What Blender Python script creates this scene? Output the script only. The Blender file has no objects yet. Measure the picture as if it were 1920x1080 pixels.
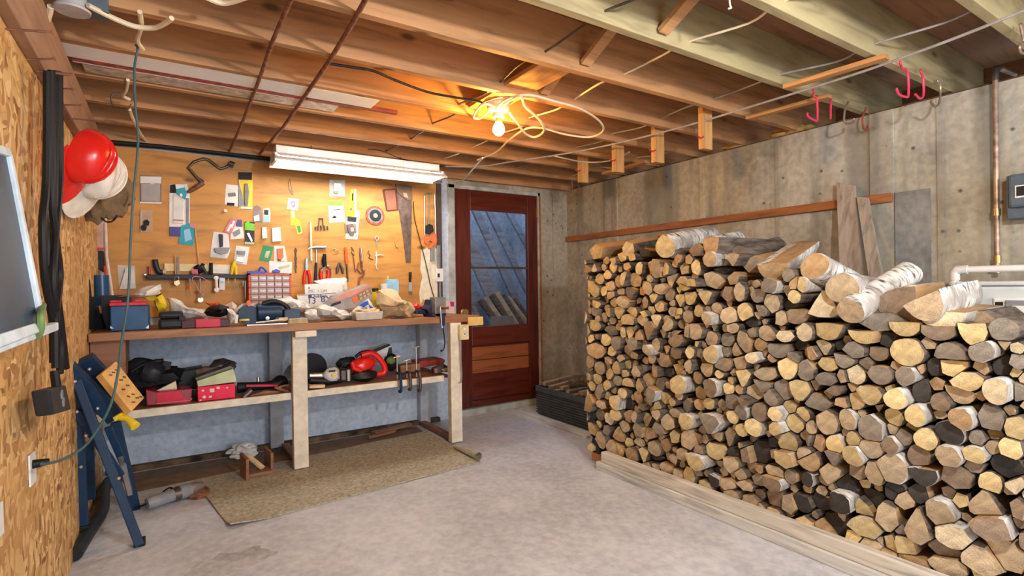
import bpy, bmesh, math, random
from mathutils import Vector, Matrix, noise

C = bpy.context.scene.collection
SC = bpy.context.scene
PI = math.pi

# ------------------------------------------------------------ camera, world, lights, exposure
H, FPX, YAW, PIT, ROL = 1.17, 998.2, .5743, -.0035, -.0143
_F = Vector((math.sin(YAW)*math.cos(PIT), math.cos(YAW)*math.cos(PIT), math.sin(PIT)))
_R = Vector((math.cos(YAW), -math.sin(YAW), 0)); _U = _R.cross(_F)
_R, _U = _R*math.cos(ROL)+_U*math.sin(ROL), -_R*math.sin(ROL)+_U*math.cos(ROL)
cd = bpy.data.cameras.new('camera'); cam = bpy.data.objects.new('camera', cd); C.objects.link(cam)
cd.sensor_width = 36; cd.lens = FPX*36/1920; cd.clip_start = .02
cam.matrix_world = Matrix(((_R.x, _U.x, -_F.x, 0), (_R.y, _U.y, -_F.y, 0), (_R.z, _U.z, -_F.z, H), (0, 0, 0, 1)))
SC.camera = cam

w = bpy.data.worlds.new('world'); SC.world = w; w.use_nodes = True
w.node_tree.nodes['Background'].inputs[0].default_value = (.80, .88, 1.0, 1)
w.node_tree.nodes['Background'].inputs[1].default_value = .75

def area(name, loc, target, size, power, col, sy=None):
    l = bpy.data.lights.new(name, 'AREA'); l.energy = power; l.color = col; l.size = size
    if sy: l.shape = 'RECTANGLE'; l.size_y = sy
    o = bpy.data.objects.new(name, l); C.objects.link(o); o.location = loc
    o.rotation_euler = (Vector(target)-Vector(loc)).to_track_quat('-Z', 'Y').to_euler()
    return o
def point(name, loc, power, col, r=.04):
    l = bpy.data.lights.new(name, 'POINT'); l.energy = power; l.color = col; l.shadow_soft_size = r
    o = bpy.data.objects.new(name, l); C.objects.link(o); o.location = loc
    return o
point('bare_bulb_light', (1.15, -.12, 1.93), 78, (1, .97, .95), .05)            # the lamp over the photographer
area('rear_fill', (1.6, -2.6, 1.5), (1.6, 2, .9), 2.6, 62, (.93, .96, 1), 1.8)   # added soft fill light behind the camera, no doorway there
area('stairwell_daylight', (2.9, 5.4, 3.2), (2.7, 5.1, .8), 1.0, 16, (.22, .48, 1), 1.2)  # sky over the outside steps
SC.view_settings.view_transform = 'Standard'; SC.view_settings.look = 'None'
SC.view_settings.gamma = 1; SC.view_settings.exposure = .72
SC.view_settings.use_curve_mapping = False

def P(x, y, ax, v):
    """where the line of sight through (x, y) of the 1920x1080 frame meets the plane ax = v"""
    d = _F + _R*(x-960)/FPX - _U*(y-540)/FPX
    i = 'XYZ'.index(ax); o = Vector((0, 0, H))
    return o + d*((v-o[i])/d[i])

YB, XR, XL, HJ = 4.288, 3.46, -.36, 2.162      # back wall, concrete wall, chipboard wall, joist undersides

# ------------------------------------------------------------ materials
MATS = {}
def _new(name):
    m = bpy.data.materials.new(name); m.use_nodes = True
    nt = m.node_tree; b = nt.nodes['Principled BSDF']
    return m, nt, b
def _n(nt, t, **k):
    n = nt.nodes.new(t)
    for a, v in k.items():
        if a.startswith('i_'):
            key = a[2:]; key = int(key) if key.isdigit() else key.replace('_', ' ')
            n.inputs[key].default_value = v
        else: setattr(n, a, v)
    return n
def _mapped(nt, scale=(1, 1, 1), rot=(0, 0, 0), co='Object'):
    tc = _n(nt, 'ShaderNodeTexCoord'); mp = _n(nt, 'ShaderNodeMapping')
    mp.inputs['Scale'].default_value = scale; mp.inputs['Rotation'].default_value = rot
    nt.links.new(tc.outputs[co], mp.inputs[0]); return mp.outputs[0]
def _ramp(nt, fac, stops):
    r = _n(nt, 'ShaderNodeValToRGB'); e = r.color_ramp.elements
    while len(e) < len(stops): e.new(.5)
    for k, (p, c) in enumerate(stops): e[k].position = p; e[k].color = (*c, 1) if len(c) == 3 else c
    nt.links.new(fac, r.inputs[0]); return r.outputs[0]
def _mix(nt, fac, a, b, mode='MIX'):
    m = _n(nt, 'ShaderNodeMix', data_type='RGBA', blend_type=mode)
    for s, v in ((0, fac), (6, a), (7, b)):
        if isinstance(v, (int, float)): m.inputs[s].default_value = v
        elif isinstance(v, tuple): m.inputs[s].default_value = (*v, 1)
        else: nt.links.new(v, m.inputs[s])
    return m.outputs[2]
def _bump(nt, b, h, strength=.3, dist=.01):
    n = _n(nt, 'ShaderNodeBump'); n.inputs['Strength'].default_value = strength; n.inputs['Distance'].default_value = dist
    nt.links.new(h, n.inputs['Height']); nt.links.new(n.outputs[0], b.inputs['Normal'])
def plain(name, c, rough=.5, metal=0, var=.12, scale=14, bump=0, coat=0):
    if name in MATS: return MATS[name]
    m, nt, b = _new(name)
    v = _mapped(nt); nz = _n(nt, 'ShaderNodeTexNoise', i_Scale=scale, i_Detail=4.0); nt.links.new(v, nz.inputs[0])
    dk = tuple(x*(1-var*2) for x in c); lt = tuple(min(1, x*(1+var)) for x in c)
    nt.links.new(_ramp(nt, nz.outputs[0], [(.3, dk), (.7, lt)]), b.inputs['Base Color'])
    b.inputs['Roughness'].default_value = rough; b.inputs['Metallic'].default_value = metal
    b.inputs['Coat Weight'].default_value = coat
    if not metal: b.inputs['Specular IOR Level'].default_value = .28 if rough > .3 else .45
    if bump: _bump(nt, b, nz.outputs[0], bump)
    MATS[name] = m; return m
def wood(name, c, axis='X', dark=.45, rough=.6, knots=True, stretch=14, bump=.15, scale=1.0):
    if name in MATS: return MATS[name]
    m, nt, b = _new(name)
    s = [stretch*scale]*3; s['XYZ'.index(axis)] = 1.3*scale
    v = _mapped(nt, tuple(s))
    nz = _n(nt, 'ShaderNodeTexNoise', i_Scale=2.2, i_Detail=6.0, i_Distortion=.6); nt.links.new(v, nz.inputs[0])
    n2 = _n(nt, 'ShaderNodeTexNoise', i_Scale=1.3, i_Detail=3.0); nt.links.new(_mapped(nt, (1.4, 1.4, 1.4)), n2.inputs[0])
    dk = tuple(x*dark for x in c)
    col = _ramp(nt, nz.outputs[0], [(.28, dk), (.52, c), (.8, tuple(min(1, x*1.18) for x in c))])
    col = _mix(nt, _ramp(nt, n2.outputs[0], [(.35, (0, 0, 0)), (.7, (.5, .5, .5))]), col, tuple(x*.6 for x in c))
    if knots:
        kv = _n(nt, 'ShaderNodeTexVoronoi', i_Scale=1.0); ks = [5.5, 5.5, 5.5]; ks['XYZ'.index(axis)] = 2.4
        nt.links.new(_mapped(nt, tuple(ks)), kv.inputs[0])
        col = _mix(nt, _ramp(nt, kv.outputs['Distance'], [(.05, (1, 1, 1)), (.12, (0, 0, 0))]), col, tuple(x*.28 for x in c))
    nt.links.new(col, b.inputs['Base Color']); b.inputs['Roughness'].default_value = rough
    if bump: _bump(nt, b, nz.outputs[0], bump, .004)
    MATS[name] = m; return m
def concrete(name, c, dark, rough=.9, ridges=None, warm=None, pits=True, streak=0):
    m, nt, b = _new(name)
    v = _mapped(nt)
    n1 = _n(nt, 'ShaderNodeTexNoise', i_Scale=1.7, i_Detail=8.0, i_Roughness=.62); nt.links.new(v, n1.inputs[0])
    n2 = _n(nt, 'ShaderNodeTexNoise', i_Scale=28.0, i_Detail=5.0); nt.links.new(v, n2.inputs[0])
    col = _ramp(nt, n1.outputs[0], [(.3, dark), (.5, c), (.72, tuple(min(1, x*1.25) for x in c))])
    if warm:
        n3 = _n(nt, 'ShaderNodeTexNoise', i_Scale=.8, i_Detail=3.0); nt.links.new(_mapped(nt, (1, 1, 1), (0, .3, 0)), n3.inputs[0])
        col = _mix(nt, _ramp(nt, n3.outputs[0], [(.42, (0, 0, 0)), (.62, (.8, .8, .8))]), col, warm)
    col = _mix(nt, .35, col, _ramp(nt, n2.outputs[0], [(.35, (.35, .35, .35)), (.65, (.75, .75, .75))]), 'OVERLAY')
    hgt = n2.outputs[0]
    if streak:
        s = _n(nt, 'ShaderNodeTexNoise', i_Scale=2.6, i_Detail=5.0); nt.links.new(_mapped(nt, (3, 3, .25)), s.inputs[0])
        col = _mix(nt, _ramp(nt, s.outputs[0], [(.5, (0, 0, 0)), (.68, (streak,)*3)]), col, tuple(x*.45 for x in c))
    if ridges:
        wv = _n(nt, 'ShaderNodeTexNoise', i_Scale=ridges, i_Detail=1.0); nt.links.new(_mapped(nt, (1, 1, .02)), wv.inputs[0])
        ad = _n(nt, 'ShaderNodeMath', operation='ADD'); nt.links.new(n2.outputs[0], ad.inputs[0])
        mu = _n(nt, 'ShaderNodeMath', operation='MULTIPLY'); mu.inputs[1].default_value = 3.0
        nt.links.new(wv.outputs[0], mu.inputs[0]); nt.links.new(mu.outputs[0], ad.inputs[1]); hgt = ad.outputs[0]
        col = _mix(nt, _ramp(nt, wv.outputs[0], [(.36, (.6, .6, .6)), (.46, (0, 0, 0))]), col, tuple(x*.55 for x in c))
    if pits:
        vo = _n(nt, 'ShaderNodeTexVoronoi', i_Scale=9.0, i_Randomness=1.0); nt.links.new(v, vo.inputs[0])
        pm = _ramp(nt, vo.outputs['Distance'], [(.05, (1, 1, 1)), (.12, (0, 0, 0))])
        col = _mix(nt, pm, col, tuple(x*.3 for x in c))
    nt.links.new(col, b.inputs['Base Color']); b.inputs['Roughness'].default_value = rough
    _bump(nt, b, hgt, .35, .012)
    MATS[name] = m; return m
def osb(name):
    m, nt, b = _new(name)
    nz = _n(nt, 'ShaderNodeTexNoise', i_Scale=6.0, i_Detail=2.0); base = _mapped(nt, (1, 1, 1)); nt.links.new(base, nz.inputs[0])
    jit = _mix(nt, .12, base, nz.outputs['Color'], 'ADD')
    cols = []
    for k, (sc, rot) in enumerate((((1, 14, 42), (.5, 0, 0)), ((1, 40, 15), (1.1, 0, 0)))):
        mp = _n(nt, 'ShaderNodeMapping'); mp.inputs['Scale'].default_value = sc; mp.inputs['Rotation'].default_value = rot
        nt.links.new(jit, mp.inputs[0])
        vo = _n(nt, 'ShaderNodeTexVoronoi', i_Scale=1.0); nt.links.new(mp.outputs[0], vo.inputs[0])
        cols.append(vo.outputs['Color'])
    mk = _n(nt, 'ShaderNodeTexNoise', i_Scale=14.0, i_Detail=1.0); nt.links.new(base, mk.inputs[0])
    fl = _mix(nt, _ramp(nt, mk.outputs[0], [(.47, (0, 0, 0)), (.53, (1, 1, 1))]), cols[0], cols[1])
    bw = _n(nt, 'ShaderNodeRGBToBW'); nt.links.new(fl, bw.inputs[0])
    col = _ramp(nt, bw.outputs[0], [(.12, (.26, .11, .035)), (.35, (.52, .28, .09)), (.6, (.68, .42, .16)), (.85, (.86, .62, .30))])
    bg = _n(nt, 'ShaderNodeTexNoise', i_Scale=1.4, i_Detail=3.0); nt.links.new(base, bg.inputs[0])
    col = _mix(nt, _ramp(nt, bg.outputs[0], [(.4, (0, 0, 0)), (.75, (.5, .5, .5))]), col, (.48, .25, .08))
    nt.links.new(col, b.inputs['Base Color']); b.inputs['Roughness'].default_value = .6
    _bump(nt, b, bw.outputs[0], .25, .003)
    MATS[name] = m; return m
def emit(name, c, s):
    m, nt, b = _new(name)
    b.inputs['Base Color'].default_value = (*c, 1); b.inputs['Emission Color'].default_value = (*c, 1)
    b.inputs['Emission Strength'].default_value = s; MATS[name] = m; return m
def clear(name, c=(1, 1, 1), rough=.05, alpha=.2, ior=1.45):
    if name in MATS: return MATS[name]
    m, nt, b = _new(name)
    b.inputs['Base Color'].default_value = (*c, 1); b.inputs['Roughness'].default_value = rough
    b.inputs['Alpha'].default_value = alpha; b.inputs['Specular IOR Level'].default_value = .8
    MATS[name] = m; return m
def log_end(name, c, dark=.5):
    m, nt, b = _new(name)
    oi = _n(nt, 'ShaderNodeObjectInfo')
    v = _mapped(nt, (1, 1, 1))
    dist = _n(nt, 'ShaderNodeTexNoise', i_Scale=18.0, i_Detail=3.0); nt.links.new(v, dist.inputs[0])
    vv = _mix(nt, .012, v, dist.outputs['Color'], 'ADD')
    wv = _n(nt, 'ShaderNodeTexWave', wave_type='RINGS', rings_direction='X', i_Scale=42.0, i_Distortion=1.2, i_Detail=2.0)
    nt.links.new(vv, wv.inputs[0])
    nz = _n(nt, 'ShaderNodeTexNoise', i_Scale=22.0, i_Detail=6.0, i_Roughness=.65); nt.links.new(v, nz.inputs[0])
    col = _ramp(nt, nz.outputs[0], [(.3, tuple(x*dark for x in c)), (.5, c), (.7, tuple(min(1, x*1.25) for x in c))])
    st = _n(nt, 'ShaderNodeTexNoise', i_Scale=11.0, i_Detail=4.0, i_Roughness=.6, i_Distortion=.5); nt.links.new(v, st.inputs[0])
    col = _mix(nt, _ramp(nt, st.outputs[0], [(.47, (0, 0, 0)), (.62, (.6, .6, .6))]), col, tuple(x*y_ for x, y_ in zip(c, (.45, .42, .42))))
    col = _mix(nt, _ramp(nt, st.outputs[0], [(.30, (.45, .45, .45)), (.40, (0, 0, 0))]), col, tuple(min(1, x*1.35+.04) for x in c))
    col = _mix(nt, .22, col, _ramp(nt, wv.outputs['Fac'], [(0, tuple(x*.5 for x in c)), (1, c)]))
    val = _n(nt, 'ShaderNodeMapRange', i_3=.72, i_4=1.15); nt.links.new(oi.outputs['Random'], val.inputs[0])
    hs = _n(nt, 'ShaderNodeHueSaturation'); nt.links.new(col, hs.inputs['Color']); nt.links.new(val.outputs[0], hs.inputs['Value'])
    # drying cracks from the heart
    sp = _n(nt, 'ShaderNodeTexVoronoi', feature='DISTANCE_TO_EDGE', i_Scale=13.0); nt.links.new(vv, sp.inputs[0])
    out = _mix(nt, _ramp(nt, sp.outputs['Distance'], [(.002, (.3, .3, .3)), (.012, (0, 0, 0))]), hs.outputs[0], tuple(x*.3 for x in c))
    nt.links.new(out, b.inputs['Base Color']); b.inputs['Roughness'].default_value = .85
    _bump(nt, b, nz.outputs[0], .8, .010)
    MATS[name] = m; return m
def bark(name, c, marks, birch=False):
    m, nt, b = _new(name)
    v = _mapped(nt, (3, 14, 14)); nz = _n(nt, 'ShaderNodeTexNoise', i_Scale=4.0, i_Detail=6.0); nt.links.new(v, nz.inputs[0])
    if birch:
        v2 = _mapped(nt, (30, 7, 7)); n2 = _n(nt, 'ShaderNodeTexNoise', i_Scale=2.2, i_Detail=5.0, i_Distortion=.8); nt.links.new(v2, n2.inputs[0])
        col = _ramp(nt, n2.outputs[0], [(.36, marks), (.47, c), (.7, tuple(min(1, x*1.15) for x in c))])
        n3 = _n(nt, 'ShaderNodeTexNoise', i_Scale=9.0, i_Detail=4.0); nt.links.new(_mapped(nt), n3.inputs[0])
        col = _mix(nt, _ramp(nt, n3.outputs[0], [(.5, (0, 0, 0)), (.62, (.8, .8, .8))]), col, (.30, .27, .24))
    else:
        col = _ramp(nt, nz.outputs[0], [(.3, marks), (.55, c), (.8, tuple(min(1, x*1.5) for x in c))])
    nt.links.new(col, b.inputs['Base Color']); b.inputs['Roughness'].default_value = .85
    _bump(nt, b, nz.outputs[0], .6, .008); MATS[name] = m; return m

M = {}
M['joist'] = wood('joist_wood', (.52, .27, .115), 'X', .5, .65)
M['joistp'] = wood('pale_joist_wood', (.46, .38, .20), 'X', .5, .7, True, 9, .25)  # paler, yellower wood colour for the joists nearest the camera
M['sub'] = wood('subfloor_ply', (.30, .15, .075), 'X', .6, .8)
M['stickX'] = wood('orange_pine_x', (.62, .33, .12), 'X', .6)
M['stickY'] = wood('orange_pine_y', (.62, .30, .10), 'Y', .5)
M['stickZ'] = wood('orange_pine_z', (.66, .36, .13), 'Z', .6)
M['ply'] = wood('plywood_board', (.60, .28, .055), 'X', .5, .55, True, 6, .08)
M['redbatten'] = wood('red_brown_batten', (.40, .14, .045), 'Y', .4, .6)
M['greyboard'] = wood('weathered_board', (.40, .33, .27), 'Z', .5, .8, False)
M['curb'] = wood('weathered_timber', (.64, .645, .61), 'Y', .42, .8, False)
M['bench'] = wood('bench_top_wood', (.36, .16, .06), 'X', .4, .5, False)
M['leg'] = plain('cream_paint', (.72, .66, .54), .6, 0, .1, 18)
M['beam'] = wood('beam_wood', (.42, .25, .16), 'Y', .6, .7)
M['door'] = wood('red_brown_varnish_z', (.11, .020, .012), 'Z', .5, .25, False, 12, .05)
M['doorx'] = wood('red_brown_varnish_x', (.12, .022, .012), 'X', .5, .22, False, 12, .05)
M['doorp'] = wood('worn_orange_varnish', (.33, .10, .035), 'X', .5, .3, False, 12, .05)
M['concR'] = concrete('formed_concrete', (.40, .385, .33), (.15, .14, .12), ridges=4.0, warm=(.43, .36, .23), streak=.7)
M['concB'] = concrete('rough_concrete', (.36, .33, .27), (.19, .165, .13), ridges=3.0)
M['bluewall'] = concrete('blue_grey_painted_wall', (.42, .49, .60), (.28, .34, .43), .7, pits=False)
M['floor'] = concrete('grey_painted_floor', (.51, .53, .575), (.41, .425, .46), .45, pits=False)
M['osb'] = osb('chipboard')
M['black'] = plain('black_rubber', (.008, .008, .010), .55)
M['blackp'] = plain('black_plastic', (.010, .010, .012), .45)
M['grey'] = plain('grey_plastic', (.25, .26, .28), .45)
M['dgrey'] = plain('dark_grey_plastic', (.020, .022, .027), .45)
M['white'] = plain('white_plastic', (.80, .80, .78), .4, 0, .05)
M['paper'] = plain('white_paper', (.78, .77, .74), .8, 0, .08)
M['enamel'] = plain('white_enamel', (.78, .79, .80), .35, 0, .06)
M['steel'] = plain('steel', (.55, .55, .56), .35, .9)
M['dsteel'] = plain('dark_steel', (.13, .11, .10), .4, .7)
M['rust'] = plain('rusty_pipe', (.26, .11, .065), .7, .3, .3, 30)
M['copper'] = plain('copper_pipe', (.46, .33, .26), .45, .6, .3, 22)
M['brass'] = plain('brass', (.60, .42, .16), .3, .8)
M['red'] = plain('red_plastic', (.72, .018, .012), .25, 0, .05)
M['redpaint'] = plain('red_enamel', (.62, .04, .06), .35)
M['pinkred'] = plain('pink_red_coating', (.70, .05, .12), .35)
M['crimson'] = plain('crimson_tin', (.62, .02, .06), .35)
M['navy'] = plain('navy_metal', (.010, .035, .085), .4)
M['blue'] = plain('blue_metal', (.008, .07, .19), .3)
M['skyb'] = plain('light_blue_plastic', (.30, .60, .85), .5)
M['royal'] = plain('royal_blue_plastic', (.02, .09, .55), .4)
M['teal'] = plain('teal_card', (.03, .38, .50), .5)
M['yellow'] = plain('yellow_plastic', (.85, .62, .03), .4)
M['orange'] = plain('orange_plastic', (.85, .16, .03), .4)
M['green'] = plain('bright_green_card', (.20, .60, .05), .5)
M['dgreen'] = plain('dark_green_card', (.04, .28, .12), .5)
M['olive'] = plain('olive_plastic', (.16, .24, .08), .5)
M['lgreen'] = plain('pale_green_card', (.50, .58, .36), .6)
M['pink'] = plain('pink_card', (.72, .22, .28), .5)
M['mauve'] = plain('brown_grey_card', (.28, .20, .18), .5)
M['cream'] = plain('cream_cable', (.80, .68, .48), .5, 0, .05)
M['creamp'] = plain('cream_plastic', (.72, .62, .36), .5)
M['kraft'] = plain('kraft_paper', (.66, .50, .30), .8, 0, .15, 9, .2)
M['bag'] = plain('white_plastic_bag', (.72, .70, .66), .35, 0, .15, 12, .3)
M['khaki'] = plain('brown_cloth', (.20, .13, .07), .85, 0, .15, 20, .3)
M['mat'] = plain('beige_linoleum', (.44, .40, .30), .6, 0, .22, 60, .1)
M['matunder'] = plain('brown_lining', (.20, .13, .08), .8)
M['dirt'] = plain('brown_dirt', (.12, .075, .045), .95, 0, .4, 12, .4)
M['brownwood'] = wood('brown_scrap_wood', (.30, .13, .06), 'X', .5)
M['chalk'] = plain('peeled_plaster', (.72, .66, .52), .9, 0, .1, 20, .2)
M['wire'] = plain('grey_wire', (.34, .31, .30), .5)
M['cord'] = plain('green_grey_cord', (.06, .12, .12), .45)
M['tankw'] = plain('pale_tank_enamel', (.62, .68, .70), .25, 0, .05)
M['boxgrey'] = plain('blue_grey_metal', (.10, .13, .16), .45)
M['paneglass'] = clear('window_glass', (.02, .03, .05), .02, .12)
M['film'] = clear('clear_film', (.9, .92, .95), .12, .35)
M['tube'] = emit('tube_glow', (1.0, .98, .94), 16)
M['bulb'] = emit('bulb_glow', (1.0, .50, .10), 420)
TONES = dict(y=(.76, .60, .30), t=(.58, .455, .29), o=(.56, .38, .20), g=(.31, .27, .215), k=(.06, .052, .045), b=(.33, .245, .165), p=(.80, .68, .45))
LE = {k: log_end('log_end_'+n, TONES[k]) for k, n in dict(y='yellow', t='tan', o='orange', g='grey', k='black', b='brown', p='cream').items()}
LE_NAME = dict(y='yellow', t='tan', o='orange', g='grey', k='blackened', b='brown', p='cream')
BK = dict(w=bark('birch_bark', (.66, .64, .60), (.08, .06, .05), True), d=bark('brown_bark', (.13, .10, .075), (.03, .024, .02)))
BK_SPLIT = wood('split_face', (.46, .29, .14), 'X', .55, .8, False, 24, .4)

# ------------------------------------------------------------ mesh helpers
class MB:
    def __init__(s): s.v = []; s.f = []; s.m = []; s.mi = 0
    def add(s, vs, fs):
        n = len(s.v); s.v += [Vector(a) for a in vs]; s.f += [[i+n for i in f] for f in fs]; s.m += [s.mi]*len(fs); return s
    def box(s, a, b):
        (x0, y0, z0), (x1, y1, z1) = a, b
        x0, x1 = sorted((x0, x1)); y0, y1 = sorted((y0, y1)); z0, z1 = sorted((z0, z1))
        return s.add([(x0, y0, z0), (x1, y0, z0), (x1, y1, z0), (x0, y1, z0), (x0, y0, z1), (x1, y0, z1), (x1, y1, z1), (x0, y1, z1)],
                     [(0, 3, 2, 1), (4, 5, 6, 7), (0, 1, 5, 4), (1, 2, 6, 5), (2, 3, 7, 6), (3, 0, 4, 7)])
    def cbox(s, c, sz, rot=None):
        """box centred at c; rot a Matrix or euler tuple"""
        hx, hy, hz = sz[0]/2, sz[1]/2, sz[2]/2
        r = Matrix.Identity(3) if rot is None else (rot if isinstance(rot, Matrix) else Matrix(((1,0,0),(0,1,0),(0,0,1))) @ __import__('mathutils').Euler(rot).to_matrix())
        vs = [Vector(c)+r @ Vector(q) for q in [(-hx, -hy, -hz), (hx, -hy, -hz), (hx, hy, -hz), (-hx, hy, -hz), (-hx, -hy, hz), (hx, -hy, hz), (hx, hy, hz), (-hx, hy, hz)]]
        return s.add(vs, [(0, 3, 2, 1), (4, 5, 6, 7), (0, 1, 5, 4), (1, 2, 6, 5), (2, 3, 7, 6), (3, 0, 4, 7)])
    def bar(s, p, q, w, h, up=(0, 0, 1)):
        """rectangular bar from p to q; w across, h along up"""
        p, q = Vector(p), Vector(q); d = (q-p).normalized(); u = Vector(up)
        x = d.cross(u)
        if x.length < 1e-4: x = d.cross(Vector((1, 0, 0)))
        x.normalize(); u = x.cross(d).normalized()
        vs = [c + x*sx*w/2 + u*su*h/2 for c in (p, q) for sx, su in ((-1, -1), (1, -1), (1, 1), (-1, 1))]
        return s.add(vs, [(0, 1, 2, 3), (7, 6, 5, 4), (0, 4, 5, 1), (1, 5, 6, 2), (2, 6, 7, 3), (3, 7, 4, 0)])
    def tube(s, pts, r, n=8, caps=True):
        pts = [Vector(p) for p in pts]; k = len(pts); rr = r if isinstance(r, (list, tuple)) else [r]*k
        prev = None; vs = []
        for i in range(k):
            d = (pts[min(i+1, k-1)]-pts[max(i-1, 0)]).normalized()
            if prev is None:
                a = d.cross(Vector((0, 0, 1)));  a = d.cross(Vector((1, 0, 0))) if a.length < .05 else a
            else: a = prev - d*prev.dot(d)
            a.normalize(); prev = a; b = d.cross(a)
            vs += [pts[i]+(a*math.cos(t)+b*math.sin(t))*rr[i] for t in [2*PI*j/n for j in range(n)]]
        fs = [(i*n+j, i*n+(j+1) % n, (i+1)*n+(j+1) % n, (i+1)*n+j) for i in range(k-1) for j in range(n)]
        if caps: fs += [tuple(range(n-1, -1, -1)), tuple(range((k-1)*n, k*n))]
        return s.add(vs, fs)
    def lathe(s, prof, o, ax=(0, 0, 1), n=20):
        """prof: (radius, height) pairs turned about ax through o"""
        ax = Vector(ax).normalized(); a = ax.cross(Vector((0, 0, 1))); a = Vector((1, 0, 0)) if a.length < .05 else a.normalized(); b = ax.cross(a)
        vs = []; o = Vector(o)
        for r, h in prof: vs += [o+ax*h+(a*math.cos(t)+b*math.sin(t))*max(r, 1e-4) for t in [2*PI*j/n for j in range(n)]]
        k = len(prof); fs = [(i*n+j, i*n+(j+1) % n, (i+1)*n+(j+1) % n, (i+1)*n+j) for i in range(k-1) for j in range(n)]
        fs += [tuple(range(n-1, -1, -1)), tuple(range((k-1)*n, k*n))]
        return s.add(vs, fs)
    def prism(s, poly, d):
        """closed 3D polygon pushed along vector d"""
        n = len(poly); d = Vector(d); vs = [Vector(p) for p in poly]+[Vector(p)+d for p in poly]
        return s.add(vs, [tuple(range(n)), tuple(range(2*n-1, n-1, -1))]+[(i, i+n, (i+1) % n+n, (i+1) % n) for i in range(n)])
    def blob(s, c, r, seed=0, amp=.2, fr=3.0, n=14, m=10, rot=None, flat=None):
        """lumpy ellipsoid; amp folds its surface"""
        c = Vector(c); vs = []; R = Matrix.Identity(3) if rot is None else __import__('mathutils').Euler(rot).to_matrix()
        for i in range(m+1):
            th = PI*i/m
            for j in range(n):
                ph = 2*PI*j/n; u = Vector((math.sin(th)*math.cos(ph), math.sin(th)*math.sin(ph), math.cos(th)))
                k = 1+amp*(noise.noise(u*fr+Vector((seed*7.1, seed*3.3, 0)))*1.6)
                q = Vector((u.x*r[0]*k, u.y*r[1]*k, u.z*r[2]*k))
                if flat is not None: q.z = max(q.z, -flat)
                vs.append(c+R @ q)
        fs = [(i*n+j, (i+1)*n+j, (i+1)*n+(j+1) % n, i*n+(j+1) % n) for i in range(m) for j in range(n)]
        return s.add(vs, fs)

WL = {}
def obj(name, mb, mats, parent=None, smooth=False, bevel=0, origin=None):
    me = bpy.data.meshes.new(name)
    lo = Vector([min(v[i] for v in mb.v) for i in range(3)]); hi = Vector([max(v[i] for v in mb.v) for i in range(3)])
    o0 = Vector(origin) if origin is not None else Vector(((lo.x+hi.x)/2, (lo.y+hi.y)/2, lo.z))
    me.from_pydata([v-o0 for v in mb.v], [], mb.f)
    for m in (mats if isinstance(mats, (list, tuple)) else [mats]): me.materials.append(M[m] if isinstance(m, str) else m)
    for p, k in zip(me.polygons, mb.m): p.material_index = k; p.use_smooth = smooth
    bm = bmesh.new(); bm.from_mesh(me); bmesh.ops.recalc_face_normals(bm, faces=bm.faces); bm.to_mesh(me); bm.free()
    if smooth:
        try: me.set_sharp_from_angle(angle=math.radians(42))
        except Exception: pass
    o = bpy.data.objects.new(name, me); C.objects.link(o)
    WL[o.name] = o0
    if parent: o.parent = parent; o.location = o0-WL[parent.name]
    else: o.location = o0
    if bevel:
        b = o.modifiers.new('edge', 'BEVEL'); b.width = bevel; b.segments = 2; b.limit_method = 'ANGLE'
    return o
def tag(o, label, cat, group=None, kind=None):
    o['label'] = label; o['category'] = cat
    if group: o['group'] = group
    if kind: o['kind'] = kind
    return o
def thing(name, label, cat, loc, group=None):
    o = bpy.data.objects.new(name, None); C.objects.link(o); o.location = loc; WL[o.name] = Vector(loc)
    o.empty_display_size = .05
    return tag(o, label, cat, group)
def struct(name, mb, m, parent=None, smooth=False, bevel=0):
    o = obj(name, mb, m, parent, smooth, bevel)
    if not parent: o['kind'] = 'structure'
    return o
def one(name, mb, m, label, cat, group=None, smooth=False, bevel=0):
    return tag(obj(name, mb, m, None, smooth, bevel), label, cat, group)
def smoothpts(pts, k=6):
    pts = [Vector(p) for p in pts]; out = []
    for i in range(len(pts)-1):
        p0, p1, p2, p3 = pts[max(i-1, 0)], pts[i], pts[i+1], pts[min(i+2, len(pts)-1)]
        for j in range(k):
            t = j/k
            out.append(.5*((2*p1)+(-p0+p2)*t+(2*p0-5*p1+4*p2-p3)*t*t+(-p0+3*p1-3*p2+p3)*t**3))
    return out+[pts[-1]]
def text(name, s, size, loc, rot, m, parent, ext=.0006, align='CENTER'):
    cu = bpy.data.curves.new(name, 'FONT'); cu.body = s; cu.size = size; cu.extrude = ext; cu.align_x = align; cu.align_y = 'CENTER'
    t = bpy.data.objects.new(name, cu); C.objects.link(t)
    dg = bpy.context.evaluated_depsgraph_get(); me = bpy.data.meshes.new_from_object(t.evaluated_get(dg)); bpy.data.objects.remove(t)
    o = bpy.data.objects.new(name, me); C.objects.link(o); me.materials.clear(); me.materials.append(M[m])
    o.parent = parent; o.location = Vector(loc)-WL[parent.name]; o.rotation_euler = rot
    return o

# ------------------------------------------------------------ room shell
struct('floor', MB().box((XL-.3, -2.5, -.12), (XR+.3, YB+.14, 0)), 'floor')
mb = MB().box((XL-.14, -2.5, 0), (XL, YB+.14, HJ+.02))
struct('wall_left', mb, 'osb')
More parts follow.
